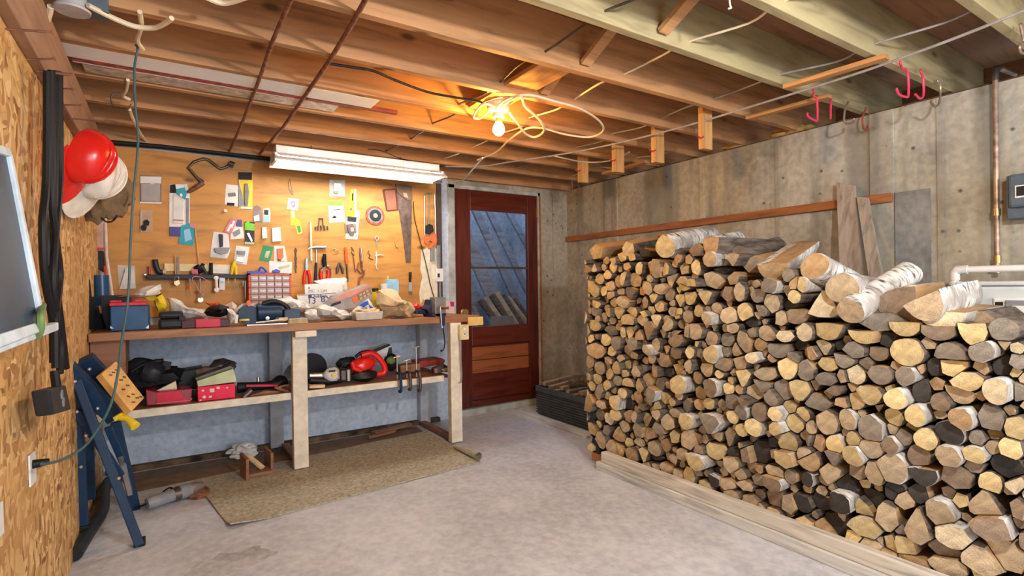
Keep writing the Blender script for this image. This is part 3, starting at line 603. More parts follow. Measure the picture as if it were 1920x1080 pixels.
# ------------------------------------------------------------ the firewood stack
# end faces traced crop by crop: crop origin, then "x,y,w,h,shape,tone[w]" at six times scale
LOGS = {
(1060, 430): """245,240,60,90,r,y 200,300,50,70,q,y 190,370,90,80,q,y 170,450,70,90,t,y 105,570,80,110,r,p 105,770,60,110,r,y 160,900,100,130,r,y 200,990,80,150,r,p
325,430,50,90,a,t 240,450,100,70,q,b 540,420,90,150,r,y 480,510,110,100,r,y 385,560,110,120,r,y 270,640,120,130,q,y 330,685,110,150,r,y 505,640,130,100,q,t
510,740,110,90,q,t 600,580,90,120,q,t 660,550,80,170,r,y 530,360,100,80,q,t 640,310,100,90,q,y 750,310,100,90,q,y 690,420,80,80,q,o 830,440,70,140,r,y
1020,450,130,200,q,t 780,570,170,150,u,t 920,660,110,150,q,t 950,560,60,90,q,t 1050,280,110,130,q,o 1130,480,100,200,t,y 1190,560,120,180,t,t 1080,670,150,120,q,t
1170,730,120,150,q,t 1340,440,110,130,q,t 1330,600,110,130,q,y 1390,340,100,110,q,o 1300,800,130,130,t,y 1400,770,160,150,d,y 630,700,110,70,u,t 730,720,170,130,t,g
650,810,130,130,q,t 545,820,80,120,q,y 430,800,80,90,q,k 350,830,100,110,q,y 200,780,90,90,q,y 900,820,70,130,q,t 990,780,90,110,t,y 1060,870,120,120,q,y
970,910,80,90,q,y 600,940,120,130,t,y 750,930,150,120,q,y 490,930,80,110,r,y 440,990,60,120,q,t 350,930,110,120,q,g 360,1000,90,60,q,t 530,1030,60,80,r,t
700,1020,190,120,u,y 870,1020,120,110,q,t 890,950,110,60,q,y 1020,1030,120,130,t,p 1160,1030,120,110,q,t 1280,930,80,90,r,y 1380,980,110,140,r,t 1260,980,60,70,q,t
400,340,150,90,q,k 880,260,150,80,q,k 1200,260,90,120,q,b 1270,330,90,100,q,o""",
(1060, 590): """190,50,70,110,j,p 130,170,60,130,q,y 330,120,180,120,d,y 520,180,130,110,r,g 650,200,60,130,q,y 730,210,90,140,t,y 830,230,90,110,a,o 940,180,150,190,t,b
1150,100,110,170,l,t 1250,220,120,90,d,t 1230,290,190,140,d,b 1390,180,110,150,q,t 200,290,90,90,r,o 290,270,60,90,q,y 360,250,70,60,q,g 455,280,120,130,r,y
570,320,110,150,r,g 350,400,170,160,q,o 520,410,80,110,r,y 140,410,120,110,d,p 750,330,110,150,q,g 920,400,120,120,r,pw 1020,340,90,150,r,t 1110,520,100,180,q,o
1240,430,150,130,q,b 1400,430,90,130,r,yw 1380,570,80,140,r,tw 280,530,90,140,r,o 180,520,70,100,q,g 480,520,90,90,q,t 630,490,100,80,q,t 770,460,100,80,q,t
160,620,80,130,q,g 385,600,110,140,r,t 580,600,110,140,r,y 700,560,90,120,r,y 800,640,110,120,r,t 880,600,110,80,d,g 1010,640,80,140,r,o 500,670,70,120,r,o
670,660,80,110,r,y 590,740,100,110,r,t 265,700,70,90,r,y 360,720,90,120,r,y 210,770,80,100,q,t 300,800,80,110,r,y 380,860,80,160,q,g 475,800,100,120,r,y
540,840,80,90,r,y 470,910,80,90,r,y 220,880,90,90,q,y 700,760,130,90,u,y 640,890,90,120,r,y 840,800,100,160,r,y 930,740,130,150,q,t 1070,780,110,140,q,g
1255,790,170,200,r,yw 960,900,100,180,l,gw 820,930,110,140,r,o 930,980,90,110,r,t 1130,940,120,130,r,y 1200,980,80,90,r,yw 560,990,140,150,r,yw 400,1010,100,90,q,t
250,1010,130,170,q,o 860,1030,100,90,r,gw 1040,1030,90,110,r,yw 700,1000,120,120,q,k 1370,1020,90,130,q,g 1150,650,160,90,q,k""",
(1080, 740): """100,240,80,120,q,t 180,230,70,90,q,k 170,390,160,140,u,y 270,230,90,120,q,g 370,270,90,130,q,p 340,400,70,110,q,g 440,230,120,120,r,y 580,250,90,120,q,t
660,260,80,130,q,tw 540,360,130,110,q,p 800,290,110,150,t,t 900,220,110,110,r,pw 1120,210,170,100,u,t 1030,310,130,160,q,t 920,380,110,140,q,g 1230,310,160,150,d,yw
700,400,130,150,q,t 480,440,150,150,a,o 560,430,60,70,r,k 270,510,150,190,r,t 600,540,90,110,r,y 720,530,120,90,q,t 820,430,130,130,q,t 400,610,110,150,q,t
490,630,90,140,q,y 620,680,130,170,q,o 760,680,110,170,t,y 880,610,150,150,q,t 1010,570,120,130,q,o 1110,470,120,140,q,y 1260,510,170,200,q,t 1080,640,70,100,q,k
1190,670,130,130,q,t 1090,720,110,100,q,t 1340,770,190,160,d,yw 1380,630,110,110,q,b 900,700,140,70,d,k 1020,840,180,130,q,t 170,590,80,80,q,y 510,720,80,70,q,t
790,800,90,80,q,o 1150,920,110,170,q,t 1270,920,150,200,q,y 1370,490,100,130,q,t 1350,870,100,100,q,b 700,840,80,70,q,o""",
(1280, 430): """20,640,120,110,q,y 150,430,100,180,r,y 100,600,180,90,q,yw 300,340,130,170,r,ow 560,340,150,130,t,t 730,480,170,190,r,o 340,570,200,180,q,t 570,560,130,130,q,t
510,720,110,160,q,b 640,700,120,220,r,t 250,770,140,150,t,y 180,920,120,130,r,y 385,900,120,150,r,t 520,970,170,190,r,t 700,940,170,220,r,y 830,620,100,90,q,t
840,740,170,160,d,g 1000,830,190,210,r,p 900,910,130,130,d,g 1110,1000,140,180,l,t 270,1000,130,160,r,pw 60,960,130,170,r,t 1340,620,120,170,r,yw 1250,600,90,180,r,ow
1255,760,130,150,r,y 1400,850,140,170,r,o 1270,980,300,160,d,b 1190,520,140,150,r,g 970,640,180,150,q,gw 150,240,150,130,q,b 420,470,150,70,q,k 1210,860,150,110,q,k""",
(1280, 590): """130,190,190,170,d,t 560,150,140,110,r,t 780,70,180,130,r,k 320,270,160,160,r,t 505,280,160,160,r,g 680,300,120,230,q,t 790,200,110,110,r,b 940,210,200,170,u,t
1150,240,200,130,d,p 1370,200,180,200,r,p 880,340,140,150,r,o 1080,400,260,160,d,g 600,390,130,140,a,t 480,420,130,110,q,g 1010,490,120,90,d,o 1240,490,160,140,r,g
1420,430,90,130,r,o 320,450,170,190,r,yw 200,440,70,120,q,gw 160,320,50,80,q,y 460,560,190,130,q,b 650,550,150,150,q,t 780,490,150,120,r,pw 270,620,150,150,d,t
410,670,90,90,r,y 170,710,110,140,r,o 925,660,270,150,d,t 680,710,170,200,t,y 545,740,80,80,r,y 520,830,120,130,r,y 640,840,90,110,r,o 310,830,160,200,r,bw
200,880,120,150,q,o 820,870,170,200,l,p 900,800,190,130,d,g 1130,850,190,210,q,g 1180,600,220,240,d,y 1380,640,160,240,q,g 1320,850,220,220,d,y 1000,930,190,180,r,g
560,980,150,170,r,g 690,960,140,130,r,bw 300,1000,130,120,r,y 190,1010,110,130,r,o 450,1020,90,130,r,t 1330,340,150,120,q,k 950,570,200,60,q,k""",
(1280, 740): """650,200,140,160,r,gw 560,250,120,150,r,y 860,200,180,210,r,b 300,340,260,200,t,gw 1040,220,160,160,r,yw 1200,140,150,130,q,y 1350,220,160,160,r,y
1260,320,210,210,r,y 1040,390,160,160,r,yw 660,400,130,140,r,y 790,370,180,190,r,yw 1180,540,220,230,r,y 1020,540,100,120,r,k 900,640,200,270,d,k 400,440,120,140,q,t
530,480,140,200,t,t 370,630,230,180,d,y 650,580,70,80,r,tw 720,680,140,180,q,b 540,790,160,180,q,t 420,870,120,110,q,k 650,900,150,160,q,t 350,960,130,150,r,kw
860,820,80,140,q,o 1130,720,240,180,q,yw 1370,690,170,190,r,t 1040,890,200,170,d,t 1000,1000,230,190,l,bw 850,950,150,130,q,g 1210,930,130,150,q,b 1400,960,140,160,r,kw
250,1030,180,120,q,y 500,1020,180,140,q,t 700,1020,200,120,q,t 560,660,110,120,q,k""",
(1500, 590): """310,190,330,180,d,y 280,370,200,160,t,p 130,430,140,150,r,o 320,560,260,140,d,y 290,730,240,150,u,g 500,520,230,160,d,g 610,400,240,180,r,g 780,110,360,180,q,g
720,250,340,150,d,y 880,440,260,150,d,b 620,670,220,220,r,p 480,690,130,160,q,t 900,680,320,200,d,g 1180,690,240,220,r,gw 1200,420,390,300,r,y 1180,160,360,160,d,y
980,280,170,180,q,k 380,850,180,120,d,b 200,990,330,170,q,g 480,990,180,110,q,o 780,910,280,200,d,y 640,970,180,210,l,y 1070,950,240,220,r,yw 1360,860,180,300,r,k
440,330,130,120,q,k""",
(1500, 740): """300,310,260,280,r,t 130,370,110,150,r,t 530,290,200,240,r,tw 790,390,290,300,q,gw 1060,250,220,200,r,y 1290,240,220,240,r,yw 600,500,180,160,r,y 210,540,160,190,r,o
390,560,190,200,r,yw 110,520,90,130,r,g 800,610,260,200,d,tw 1010,570,200,180,r,bw 1170,480,180,190,r,g 90,720,250,260,r,o 380,720,200,150,t,g 590,690,230,220,r,yw
340,890,220,220,q,t 650,860,200,200,q,b 840,890,200,300,q,t 1030,840,310,320,r,tw 120,980,220,200,r,kw 520,990,240,180,a,k 1060,1040,220,150,r,kw""",
(1680, 590): """480,200,400,170,d,b 870,210,320,260,d,y 1210,170,330,260,r,g 600,420,380,200,u,g 650,600,430,180,d,y 440,600,170,230,r,k 960,420,290,260,r,gw
780,740,400,230,d,y 740,900,330,200,d,t 500,990,230,210,r,b 1200,570,240,240,r,k 1370,380,180,130,q,p 1380,530,200,200,q,g 1120,860,320,280,r,pw 1390,870,170,260,r,g""",
(1680, 740): """720,280,270,260,r,ow 330,500,250,240,r,y 260,690,250,250,r,b 600,430,330,260,r,kw 920,490,200,170,r,g 580,700,310,240,r,tw 880,680,290,180,r,yw
1070,270,300,270,q,g 1350,380,280,300,r,y 1290,610,280,250,r,y 1250,800,370,270,r,k 310,920,300,200,d,kw 680,930,330,260,q,b 1060,1000,270,260,r,y 1350,1020,240,200,r,t""",
(1680, 900): """480,390,290,330,q,tw 1000,270,440,280,a,t 1370,330,160,250,q,b 620,640,470,250,d,pw 1050,540,420,290,q,bw 1230,840,470,350,q,t 980,910,480,330,q,t
240,520,330,350,a,t 550,780,380,190,d,b 170,960,400,220,d,o 100,760,240,250,q,y 600,990,420,230,q,t 50,540,150,150,q,g 250,150,200,200,q,k 1480,700,200,250,r,b 1500,130,180,220,r,t""",
(1440, 900): """390,260,230,200,d,k 600,240,200,180,q,k 810,260,260,270,l,kw 1190,200,230,190,d,k 1390,130,150,170,r,k 1060,300,230,220,a,y 420,540,260,230,q,y
630,600,270,260,q,o 770,500,330,200,d,k 1090,530,370,200,u,yw 990,660,280,160,r,y 1340,430,230,350,q,t 1140,790,360,220,d,tw 1390,720,160,200,q,y 230,270,170,200,q,t
60,390,190,170,q,y 1340,900,300,200,d,t -200,250,200,150,q,b -420,170,200,140,q,t -90,330,160,120,u,t""",
}
def shape_poly(s, rnd):
    if s == 'r': return [(math.cos(t)*(1+.05*math.sin(2*t+rnd)), math.sin(t)*(1+.05*math.cos(3*t+rnd))) for t in [2*PI*k/22 for k in range(22)]]
    if s in 'duj' or s == 'l':
        p = [(math.cos(t), -1+2*(1-abs(math.sin(t)))) for t in [PI*k/12 for k in range(13)]]   # flat top, bellied below
        p = [(math.cos(PI*k/12), .85-1.85*math.sin(PI*k/12)) for k in range(13)]+[(-.3, .85+.12*math.sin(rnd))]
        if s == 'u': p = [(x, -y) for x, y in p]
        if s == 'j': p = [(y, x) for x, y in p]
        if s == 'l': p = [(-y, x) for x, y in p]
        return p
    if s in 'ta':
        a = [(-1, .75), (-.35, 1.0), (.4, 1.0), (1, .7), (.55, -.2), (.12, -1), (-.12, -1), (-.6, -.15)]
        if s == 'a': a = [(x, -y) for x, y in a]
        return a
    n = 5+int(rnd*7) % 2; off = rnd
    return [(math.cos(off+2*PI*k/n)*(1.08+.12*math.sin(k*2.3+rnd*9)), math.sin(off+2*PI*k/n)*(1.08+.12*math.cos(k*1.7+rnd*5))) for k in range(n)]
def area2(p): return .5*sum(p[i][0]*p[(i+1) % len(p)][1]-p[(i+1) % len(p)][0]*p[i][1] for i in range(len(p)))
def clip(p, nx, ny, c):
    """keep the side nx*x+ny*y <= c"""
    out = []
    for i in range(len(p)):
        a, b = p[i], p[(i+1) % len(p)]; da, db = nx*a[0]+ny*a[1]-c, nx*b[0]+ny*b[1]-c
        if da <= 0: out.append(a)
        if (da < 0 < db) or (db < 0 < da):
            t = da/(da-db); out.append((a[0]+(b[0]-a[0])*t, a[1]+(b[1]-a[1])*t))
    return out
FX = 2.345
rl = random.Random(11)
sites = []
for (ox, oy), s in LOGS.items():
    for e in s.split():
        x, y, w_, h_, sh, tn = e.split(',')
        x, y, w_, h_ = ox+float(x)/6, oy+float(y)/6, float(w_)/6, float(h_)/6
        birch = tn.endswith('w'); tn = tn[0]
        pr = rl.uniform(0, .045)+(.03 if birch else 0)-(.03 if tn == 'k' else 0)
        c = P(x, y, 'X', FX-pr)
        if c.z < .24: pr = min(pr, .02); c = P(x, y, 'X', FX-pr)
        a = abs(P(x-w_/2, y, 'X', FX-pr).y-P(x+w_/2, y, 'X', FX-pr).y)/2
        b = abs(P(x, y-h_/2, 'X', FX-pr).z-P(x, y+h_/2, 'X', FX-pr).z)/2
        if any(abs(c.y-q[0])+abs(c.z-q[1]) < .018 for q in sites): continue
        sites.append([c.y, c.z, a*(1.07 if sh == 'r' else 1.14), b*(1.07 if sh == 'r' else 1.12), sh, tn, birch, pr, rl.random()*6, w_*h_])
def inside(y, z, m=1.0):
    return any(((y-q[0])/q[2])**2+((z-q[1])/q[3])**2 < m for q in sites)
TOP = [(1085, 520), (1108, 480), (1250, 485), (1400, 512), (1480, 530), (1560, 595), (1620, 625), (1700, 635), (1800, 640), (1990, 640)]
def topy(x):
    for (x0, y0), (x1, y1) in zip(TOP, TOP[1:]):
        if x <= x1: return y0+(y1-y0)*(x-x0)/(x1-x0)
    return 640
def boty(x): return 838+(x-1108)*.432
for _ in range(9000):
    x, y = rl.uniform(1090, 1990), rl.uniform(470, 1180)
    if not (topy(x)+6 < y < boty(x)-4): continue
    c = P(x, y, 'X', FX)
    if c.z < .10: continue
    if inside(c.y, c.z, 1.0): continue
    r = .012
    while r < .042 and not any(((c.y-q[0])/(q[2]+r))**2+((c.z-q[1])/(q[3]+r))**2 < .92 for q in sites): r += .003
    if r < .014: continue
    d_ = (c-Vector((0, 0, H))).length
    sites.append([c.y, c.z, r*1.25, r*1.25, rl.choice('qqrt'), rl.choice('ttyotb'), False, rl.uniform(-.02, .015), rl.random()*6, (r*1500/d_)**2])
CR = [((1118, 472), 27, 16), ((1247, 463), 21, 22), ((1333, 464), 18, 20), ((1415, 497), 22, 16), ((1450, 510), 26, 17), ((1527, 499), 24, 23), ((1579, 541), 25, 25), ((1545, 570), 25, 22), ((1594, 584), 22, 22), ((1682, 572), 29, 30), ((1738, 578), 27, 21), ((1655, 603), 28, 16), ((1765, 600), 30, 14), ((1832, 600), 22, 14)]
def under_crest(q):
    for (x, y), a, b in CR:
        c = P(x, y, 'X', FX); sc = (c-Vector((0, 0, H))).length/FPX
        if ((q[0]-c.y)/(a*sc*1.1))**2+((q[1]-c.z)/(b*sc*1.1))**2 < 1: return True
    return False
sites = [q for q in sites if not under_crest(q)]
polys = []
for i, q in enumerate(sites):
    y, z, a, b, sh, tn, bi, pr, rn, ar = q
    base = [(y-u*a, z+v*b) for u, v in shape_poly(sh, rn)]
    if area2(base) < 0: base.reverse()
    wi = a*b
    for j, k in enumerate(sites):
        if i == j or abs(k[0]-y) > a+k[2] or abs(k[1]-z) > b+k[3]: continue
        dx, dy = k[0]-y, k[1]-z; L = math.hypot(dx, dy)
        t = (L*L+wi-k[2]*k[3])/(2*L)
        t = max(.15*L, min(.85*L, t))-.0012
        base = clip(base, dx/L, dy/L, (dx/L)*y+(dy/L)*z+t)
        if len(base) < 3: break
    if len(base) >= 3: base = clip(base, 0, -1, -.075)
    if len(base) >= 3: base = clip(base, 1, 0, 2.70)
    # drop nearly coincident corners
    bb_ = [p for n_, p in enumerate(base) if math.hypot(p[0]-base[n_-1][0], p[1]-base[n_-1][1]) > .0012]
    polys.append(bb_ if len(bb_) >= 3 and area2(bb_) > 1.1e-4 else None)
def log_mesh(mb, poly, xf, L, seed, split=True):
    """poly in (y, z); end face at xf; slightly irregular along its length"""
    cy = sum(p[0] for p in poly)/len(poly); cz = sum(p[1] for p in poly)/len(poly); n = len(poly)
    st = [(0, .96), (.004, 1), (.14*L, .985), (.5*L, .95), (L-.004, .97), (L, .92)]
    vs = []
    for k, (dx, s) in enumerate(st):
        for i, p in enumerate(poly):
            ss = s-.03*abs(noise.noise(Vector((i*.9, k*1.7, seed)))) if k > 1 else s
            jx = .006*noise.noise(Vector((i*.7, seed, 2)))+.16*math.sin(seed*5)*(p[0]-cy)+.16*math.cos(seed*3)*(p[1]-cz)
            vs.append((xf+dx+(jx if k < 2 else 0), cy+(p[0]-cy)*ss, cz+(p[1]-cz)*ss))
    per = sum(math.hypot(poly[i][0]-poly[i-1][0], poly[i][1]-poly[i-1][1]) for i in range(n))
    m0 = len(mb.m)
    fs = []; ms = []
    for k in range(len(st)-1):
        for i in range(n):
            j = (i+1) % n; fs.append((k*n+i, k*n+j, (k+1)*n+j, (k+1)*n+i))
            l = math.hypot(poly[i][0]-poly[j][0], poly[i][1]-poly[j][1])
            ms.append(2 if (split and l > .17*per) else 1)
    fs += [tuple(range(n-1, -1, -1)), tuple(range((len(st)-1)*n, len(st)*n))]; ms += [0, 0]
    mb.add(vs, fs); mb.m[m0:] = ms
    return Vector((xf, cy, cz))
ORD = 'first second third fourth fifth sixth seventh eighth ninth tenth eleventh twelfth thirteenth fourteenth fifteenth sixteenth seventeenth eighteenth nineteenth'.split()
def ordn(n):
    if n < 20: return ORD[n-1]
    t = {2: 'twenty', 3: 'thirty', 4: 'forty'}
    if n % 10 == 0: return {2: 'twentieth', 3: 'thirtieth', 4: 'fortieth'}[n//10]
    return t[n//10]+'-'+ORD[n % 10-1]
live = [i for i, p in enumerate(polys) if p]
seen = [i for i in live if True]
seen.sort(key=lambda i: -area2(polys[i])/(sites[i][0]**2+5.3))
named = set(seen[:282])
rows = {}
for i in live:
    rows.setdefault(int((sites[i][1]-.10)/.088), []).append(i)
stuff = MB()
for r_, ids in rows.items():
    ids.sort(key=lambda i: -sites[i][0]); k = 0
    for i in ids:
        y, z, a, b, sh, tn, bi, pr, rn, ar = sites[i]
        if i not in named:
            mb = MB(); log_mesh(mb, polys[i], FX-pr, .40, rn)
            n0 = len(stuff.v); stuff.v += mb.v; stuff.f += [[q+n0 for q in f] for f in mb.f]
            off = 'ytogbpk'.index(tn); stuff.m += [off if m == 0 else 7 for m in mb.m]
            continue
        k += 1
        mb = MB(); o_ = log_mesh(mb, polys[i], FX-pr, rl.uniform(.37, .43), rn, sh != 'r')
        size = 'thin ' if a*b < .0008 else ('thick ' if a*b > .0028 else '')
        kind = {'r': 'round', 'd': 'half-round', 'u': 'half-round', 'l': 'half-round', 'j': 'half-round', 't': 'wedge-split', 'a': 'wedge-split', 'q': 'split'}[sh]
        lab = f"{size}{kind} {'birch ' if bi else ''}log with {LE_NAME[tn]} end, {ordn(r_+1)} course up, {ordn(k)} from the door end"
        o = obj('firewood_log', mb, [LE[tn], BK['w' if bi else 'd'], BK_SPLIT], None, True, origin=o_)
        tag(o, lab, 'log', 'firewood logs in the stack')
if stuff.v:
    tag(obj('firewood_pieces', stuff, [LE[t] for t in 'ytogbpk']+[BK['d']]), 'small split pieces filling the gaps between the stacked logs', 'firewood', None, 'stuff')

# logs lying loose on the crest of the stack: near end, far end, half sizes, shape
def crest(near, xn, far, xf, rw, rh, sh, tn, birch, label, seed=1.0, roll=0):
    a = P(near[0], near[1], 'X', xn); b = P(far[0], far[1], 'X', xf); d_ = (b-a).normalized()
    sc = (a-Vector((0, 0, H))).length/FPX
    side = d_.cross(Vector((0, 0, 1))).normalized(); up = side.cross(d_)
    poly = shape_poly(sh, seed); n = len(poly); vs = []; L = (b-a).length
    st = [(0, .95), (.006, 1), (.3*L, 1.0), (.7*L, .97), (L-.006, .95), (L, .88)]
    cr, sr = math.cos(roll), math.sin(roll)
    for k, (dx, s) in enumerate(st):
        for i, (u, v) in enumerate(poly):
            u, v = u*rw*sc, v*rh*sc; u, v = u*cr-v*sr, u*sr+v*cr
            q = s*(1+.05*noise.noise(Vector((i*.8, k, seed*3))))
            vs.append(a+d_*dx+side*u*q+up*v*q)
    fs = [(k*n+i, k*n+(i+1) % n, (k+1)*n+(i+1) % n, (k+1)*n+i) for k in range(len(st)-1) for i in range(n)]
    ms = []
    per = sum(math.hypot(poly[i][0]-poly[i-1][0], poly[i][1]-poly[i-1][1]) for i in range(n))
    for k in range(len(st)-1):
        for i in range(n):
            j = (i+1) % n; ms.append(2 if sh != 'r' and math.hypot(poly[i][0]-poly[j][0], poly[i][1]-poly[j][1]) > .17*per else 1)
    fs += [tuple(range(n-1, -1, -1)), tuple(range((len(st)-1)*n, len(st)*n))]; ms += [0, 0]
    mb = MB(); mb.add(vs, fs); mb.m = ms
    o = obj('firewood_log', mb, [LE[tn], BK['w' if birch else 'd'], BK_SPLIT], None, True, origin=a)
    tag(o, label, 'log', 'loose logs on the crest of the stack')
Gy = plain('fresh_split_face', (.66, .46, .18), .8, 0, .15, 20, .3)
crest((1118, 472), 2.36, (1186, 462), 2.62, 26, 15, 'q', 'y', False, 'pale yellow split block lying at the door end of the stack crest', .3)
crest((1178, 468), 2.33, (1236, 456), 2.75, 13, 14, 'q', 'y', False, 'dark-sided split log beside the pale yellow block on the stack crest', .8)
crest((1247, 463), 2.30, (1333, 443), 2.80, 20, 21, 'r', 'y', True, 'thick birch log with yellow end, nearest the pale block on the stack crest', 1.1)
crest((1290, 447), 2.62, (1240, 441), 2.78, 9, 5, 'q', 't', False, 'thin split stick behind the thick yellow-ended birch log on the crest', 2.1)
crest((1335, 460), 2.70, (1386, 449), 2.95, 14, 16, 'r', 'g', True, 'grey birch log poking up behind the stack crest below the batten', 1.7)
crest((1333, 464), 2.33, (1432, 466), 2.75, 18, 20, 'd', 'o', False, 'orange-ended log with pale torn top on the stack crest', 1.2)
crest((1385, 478), 2.45, (1458, 460), 2.85, 17, 16, 'r', 'b', False, 'dark mottled round log pointing up behind the torn pale log', 2.3)
crest((1415, 497), 2.42, (1478, 482), 2.80, 22, 16, 'q', 't', False, 'pale split log under the dark mottled round log on the crest', 2.9)
crest((1450, 510), 2.34, (1512, 466), 2.78, 26, 17, 'd', 'o', True, 'tilted half log with bright yellow split top and white bark', 1.9)
crest((1527, 499), 2.33, (1620, 545), 2.74, 24, 23, 'r', 'o', True, 'smooth white-barked log with salmon end sloping down towards the leaning boards', .4)
crest((1579, 541), 2.30, (1650, 548), 2.72, 25, 25, 'r', 't', True, 'tan-ended birch log lying under the salmon-ended one', 2.2)
crest((1545, 570), 2.32, (1600, 575), 2.72, 25, 22, 'a', 'p', True, 'birch log with forked cream end below the tan-ended birch log', 1.5)
crest((1594, 584), 2.27, (1705, 512), 2.66, 22, 22, 'r', 't', True, 'long white birch log sticking up steeply from the stack crest', .9)
crest((1682, 572), 2.36, (1740, 560), 2.70, 29, 30, 'j', 'b', True, 'big brown-ended birch half leaning on its round side on the crest', 1.4)
crest((1738, 578), 2.31, (1815, 556), 2.66, 27, 21, 'd', 't', True, 'birch half with tan end and shaggy white bark nearest the pale tank', 2.6, .5)
crest((1655, 603), 2.34, (1690, 600), 2.70, 28, 16, 'q', 'g', False, 'squarish grey split block on the crest under the brown-ended half', .15)
crest((1832, 600), 2.42, (1890, 590), 2.75, 22, 14, 'q', 'b', False, 'rough dark split piece lying before the pale tank', 3.3)
crest((1765, 600), 2.33, (1840, 585), 2.70, 30, 14, 'd', 'p', True, 'flat pale split log resting beside the rough dark piece', 2.0)

# timber kerb in two layers, its rail behind, floor board of the stack
one('kerb_beam', MB().box((2.2655, -1.2, 0), (2.325, 2.55, .052)), 'curb', 'lower weathered timber of the kerb on the floor along the firewood', 'beam', bevel=.004)
one('kerb_beam', MB().box((2.280, -1.2, .0525), (2.325, 2.52, .118)), wood('peach_topped_timber', (.66, .62, .54), 'Y', .45, .8, False), 'upper weathered timber of the kerb along the firewood', 'beam', bevel=.005)
one('kerb_plank', MB().box((2.327, -1.2, .02), (3.0, 2.66, .07)), wood('brown_platform_wood', (.36, .15, .06), 'Y', .5), 'reddish-brown plank platform under the stacked firewood', 'plank')
one('black_post_base', MB().cbox((2.37, 2.63, .115), (.07, .07, .085)).lathe([(.02, 0), (.02, .004)], (2.37, 2.63, .158), n=12), 'dgrey', 'small black plastic block at the door end of the kerb', 'block', bevel=.006)

# ------------------------------------------------------------ under the ceiling
def PZ(x, y, z=HJ): return P(x, y, 'Z', z)
# shop light over the bench
fl = thing('fluorescent_light', 'white fluorescent shop light hanging over the workbench, switched on', 'light', (1.2, 3.8, 2.03))
obj('housing', MB().box((.615, 3.80, 2.075), (1.80, 3.90, 2.13)), 'enamel', fl, bevel=.004)
pr = [(3.80, 2.08), (3.715, 2.022), (3.715, 2.012), (3.80, 2.068), (3.90, 2.068), (3.985, 2.012), (3.985, 2.022), (3.90, 2.08)]
obj('reflector', MB().prism([(.60, a, b) for a, b in pr], (1.225, 0, 0)), 'enamel', fl)
for x in (.60, 1.80): obj('end_plate', MB().box((x, 3.76, 2.015), (x+.018, 3.94, 2.07)), 'enamel', fl, bevel=.003)
for y in (3.765, 3.875): obj('tube', MB().tube([(.62, y, 2.035), (1.80, y, 2.035)], .019, 14), 'tube', fl, True)
obj('cover_plate', MB().box((1.50, 3.79, 2.085), (1.78, 3.80, 2.12)), 'enamel', fl, bevel=.002)
for x in (.85, 1.5): obj('hanger', MB().tube([(x, 3.85, 2.13), (x, 3.85, HJ)], .004, 6).box((x-.03, 3.83, 2.13), (x+.03, 3.87, 2.134)), 'dsteel', fl)
one('black_wire', MB().tube(smoothpts([PZ(690, 280, 2.15), PZ(712, 282, 2.14), PZ(745, 295, 2.14), PZ(775, 303, 2.14), PZ(830, 312, 2.15)]), .004, 6), 'black', 'short black wire looping over the top of the fluorescent shop light', 'wire', smooth=True)

# bare bulb
bc = P(935, 243, 'Z', 2.035)
bl = thing('bare_bulb', 'lit yellow bare light bulb in a porcelain holder under the joists', 'light bulb', bc)
t = Vector((bc.x, bc.y, 0))
obj('holder', MB().lathe([(.062, HJ+.03), (.064, HJ-.01), (.05, HJ-.03), (.033, HJ-.04), (.033, HJ-.062), (.026, HJ-.064), (.0, HJ-.064)], t, n=24), plain('porcelain', (.80, .74, .62), .25, 0, .05), bl, True)
obj('screw_cap', MB().lathe([(.018, HJ-.085), (.018, HJ-.064)], t, n=16), 'brass', bl, True)
obj('glass_bulb', MB().lathe([(.0, 2.012-.012), (.018, 2.005), (.031, 2.022), (.033, 2.036), (.028, 2.055), (.017, 2.072), (.016, 2.078)], t, n=20), 'bulb', bl, True)
one('ceiling_batten', MB().box((bc.x-.09, 1.94, HJ+.03), (bc.x+.09, 2.68, HJ+.05)), 'stickY', 'short board carrying the bulb holder between the joists', 'board')
# lamp over the photographer, out of frame
b2 = thing('bare_bulb', 'second bare light bulb in a holder behind the photographer', 'light bulb', (1.15, -.12, 2.0))
obj('holder', MB().lathe([(.062, HJ+.03), (.064, HJ-.01), (.05, HJ-.03), (.033, HJ-.04), (.033, HJ-.07)], (1.15, -.12, 0), n=24), MATS['porcelain'], b2, True)

# rusty rods under the joists
one('steel_rod', MB().tube([P(572, -60, 'Z', 2.15), P(545, 0, 'Z', 2.15), P(512, 75, 'Z', 2.150), P(482, 160, 'Z', 2.15), P(450, 240, 'Z', 2.15), P(428, 288, 'Z', 2.15)], .0085, 10), 'rust', 'rusty thin pipe under the joists, the one nearer the chipboard wall', 'pipe', smooth=True)
one('steel_rod', MB().tube([P(715, -60, 'Z', 2.15), P(685, 0, 'Z', 2.15), P(660, 45, 'Z', 2.15), P(620, 110, 'Z', 2.15), P(575, 175, 'Z', 2.15), P(530, 240, 'Z', 2.15), P(487, 288, 'Z', 2.15)], .0095, 10), 'rust', 'rusty thin pipe under the joists, the one nearer the bare bulb', 'pipe', smooth=True)
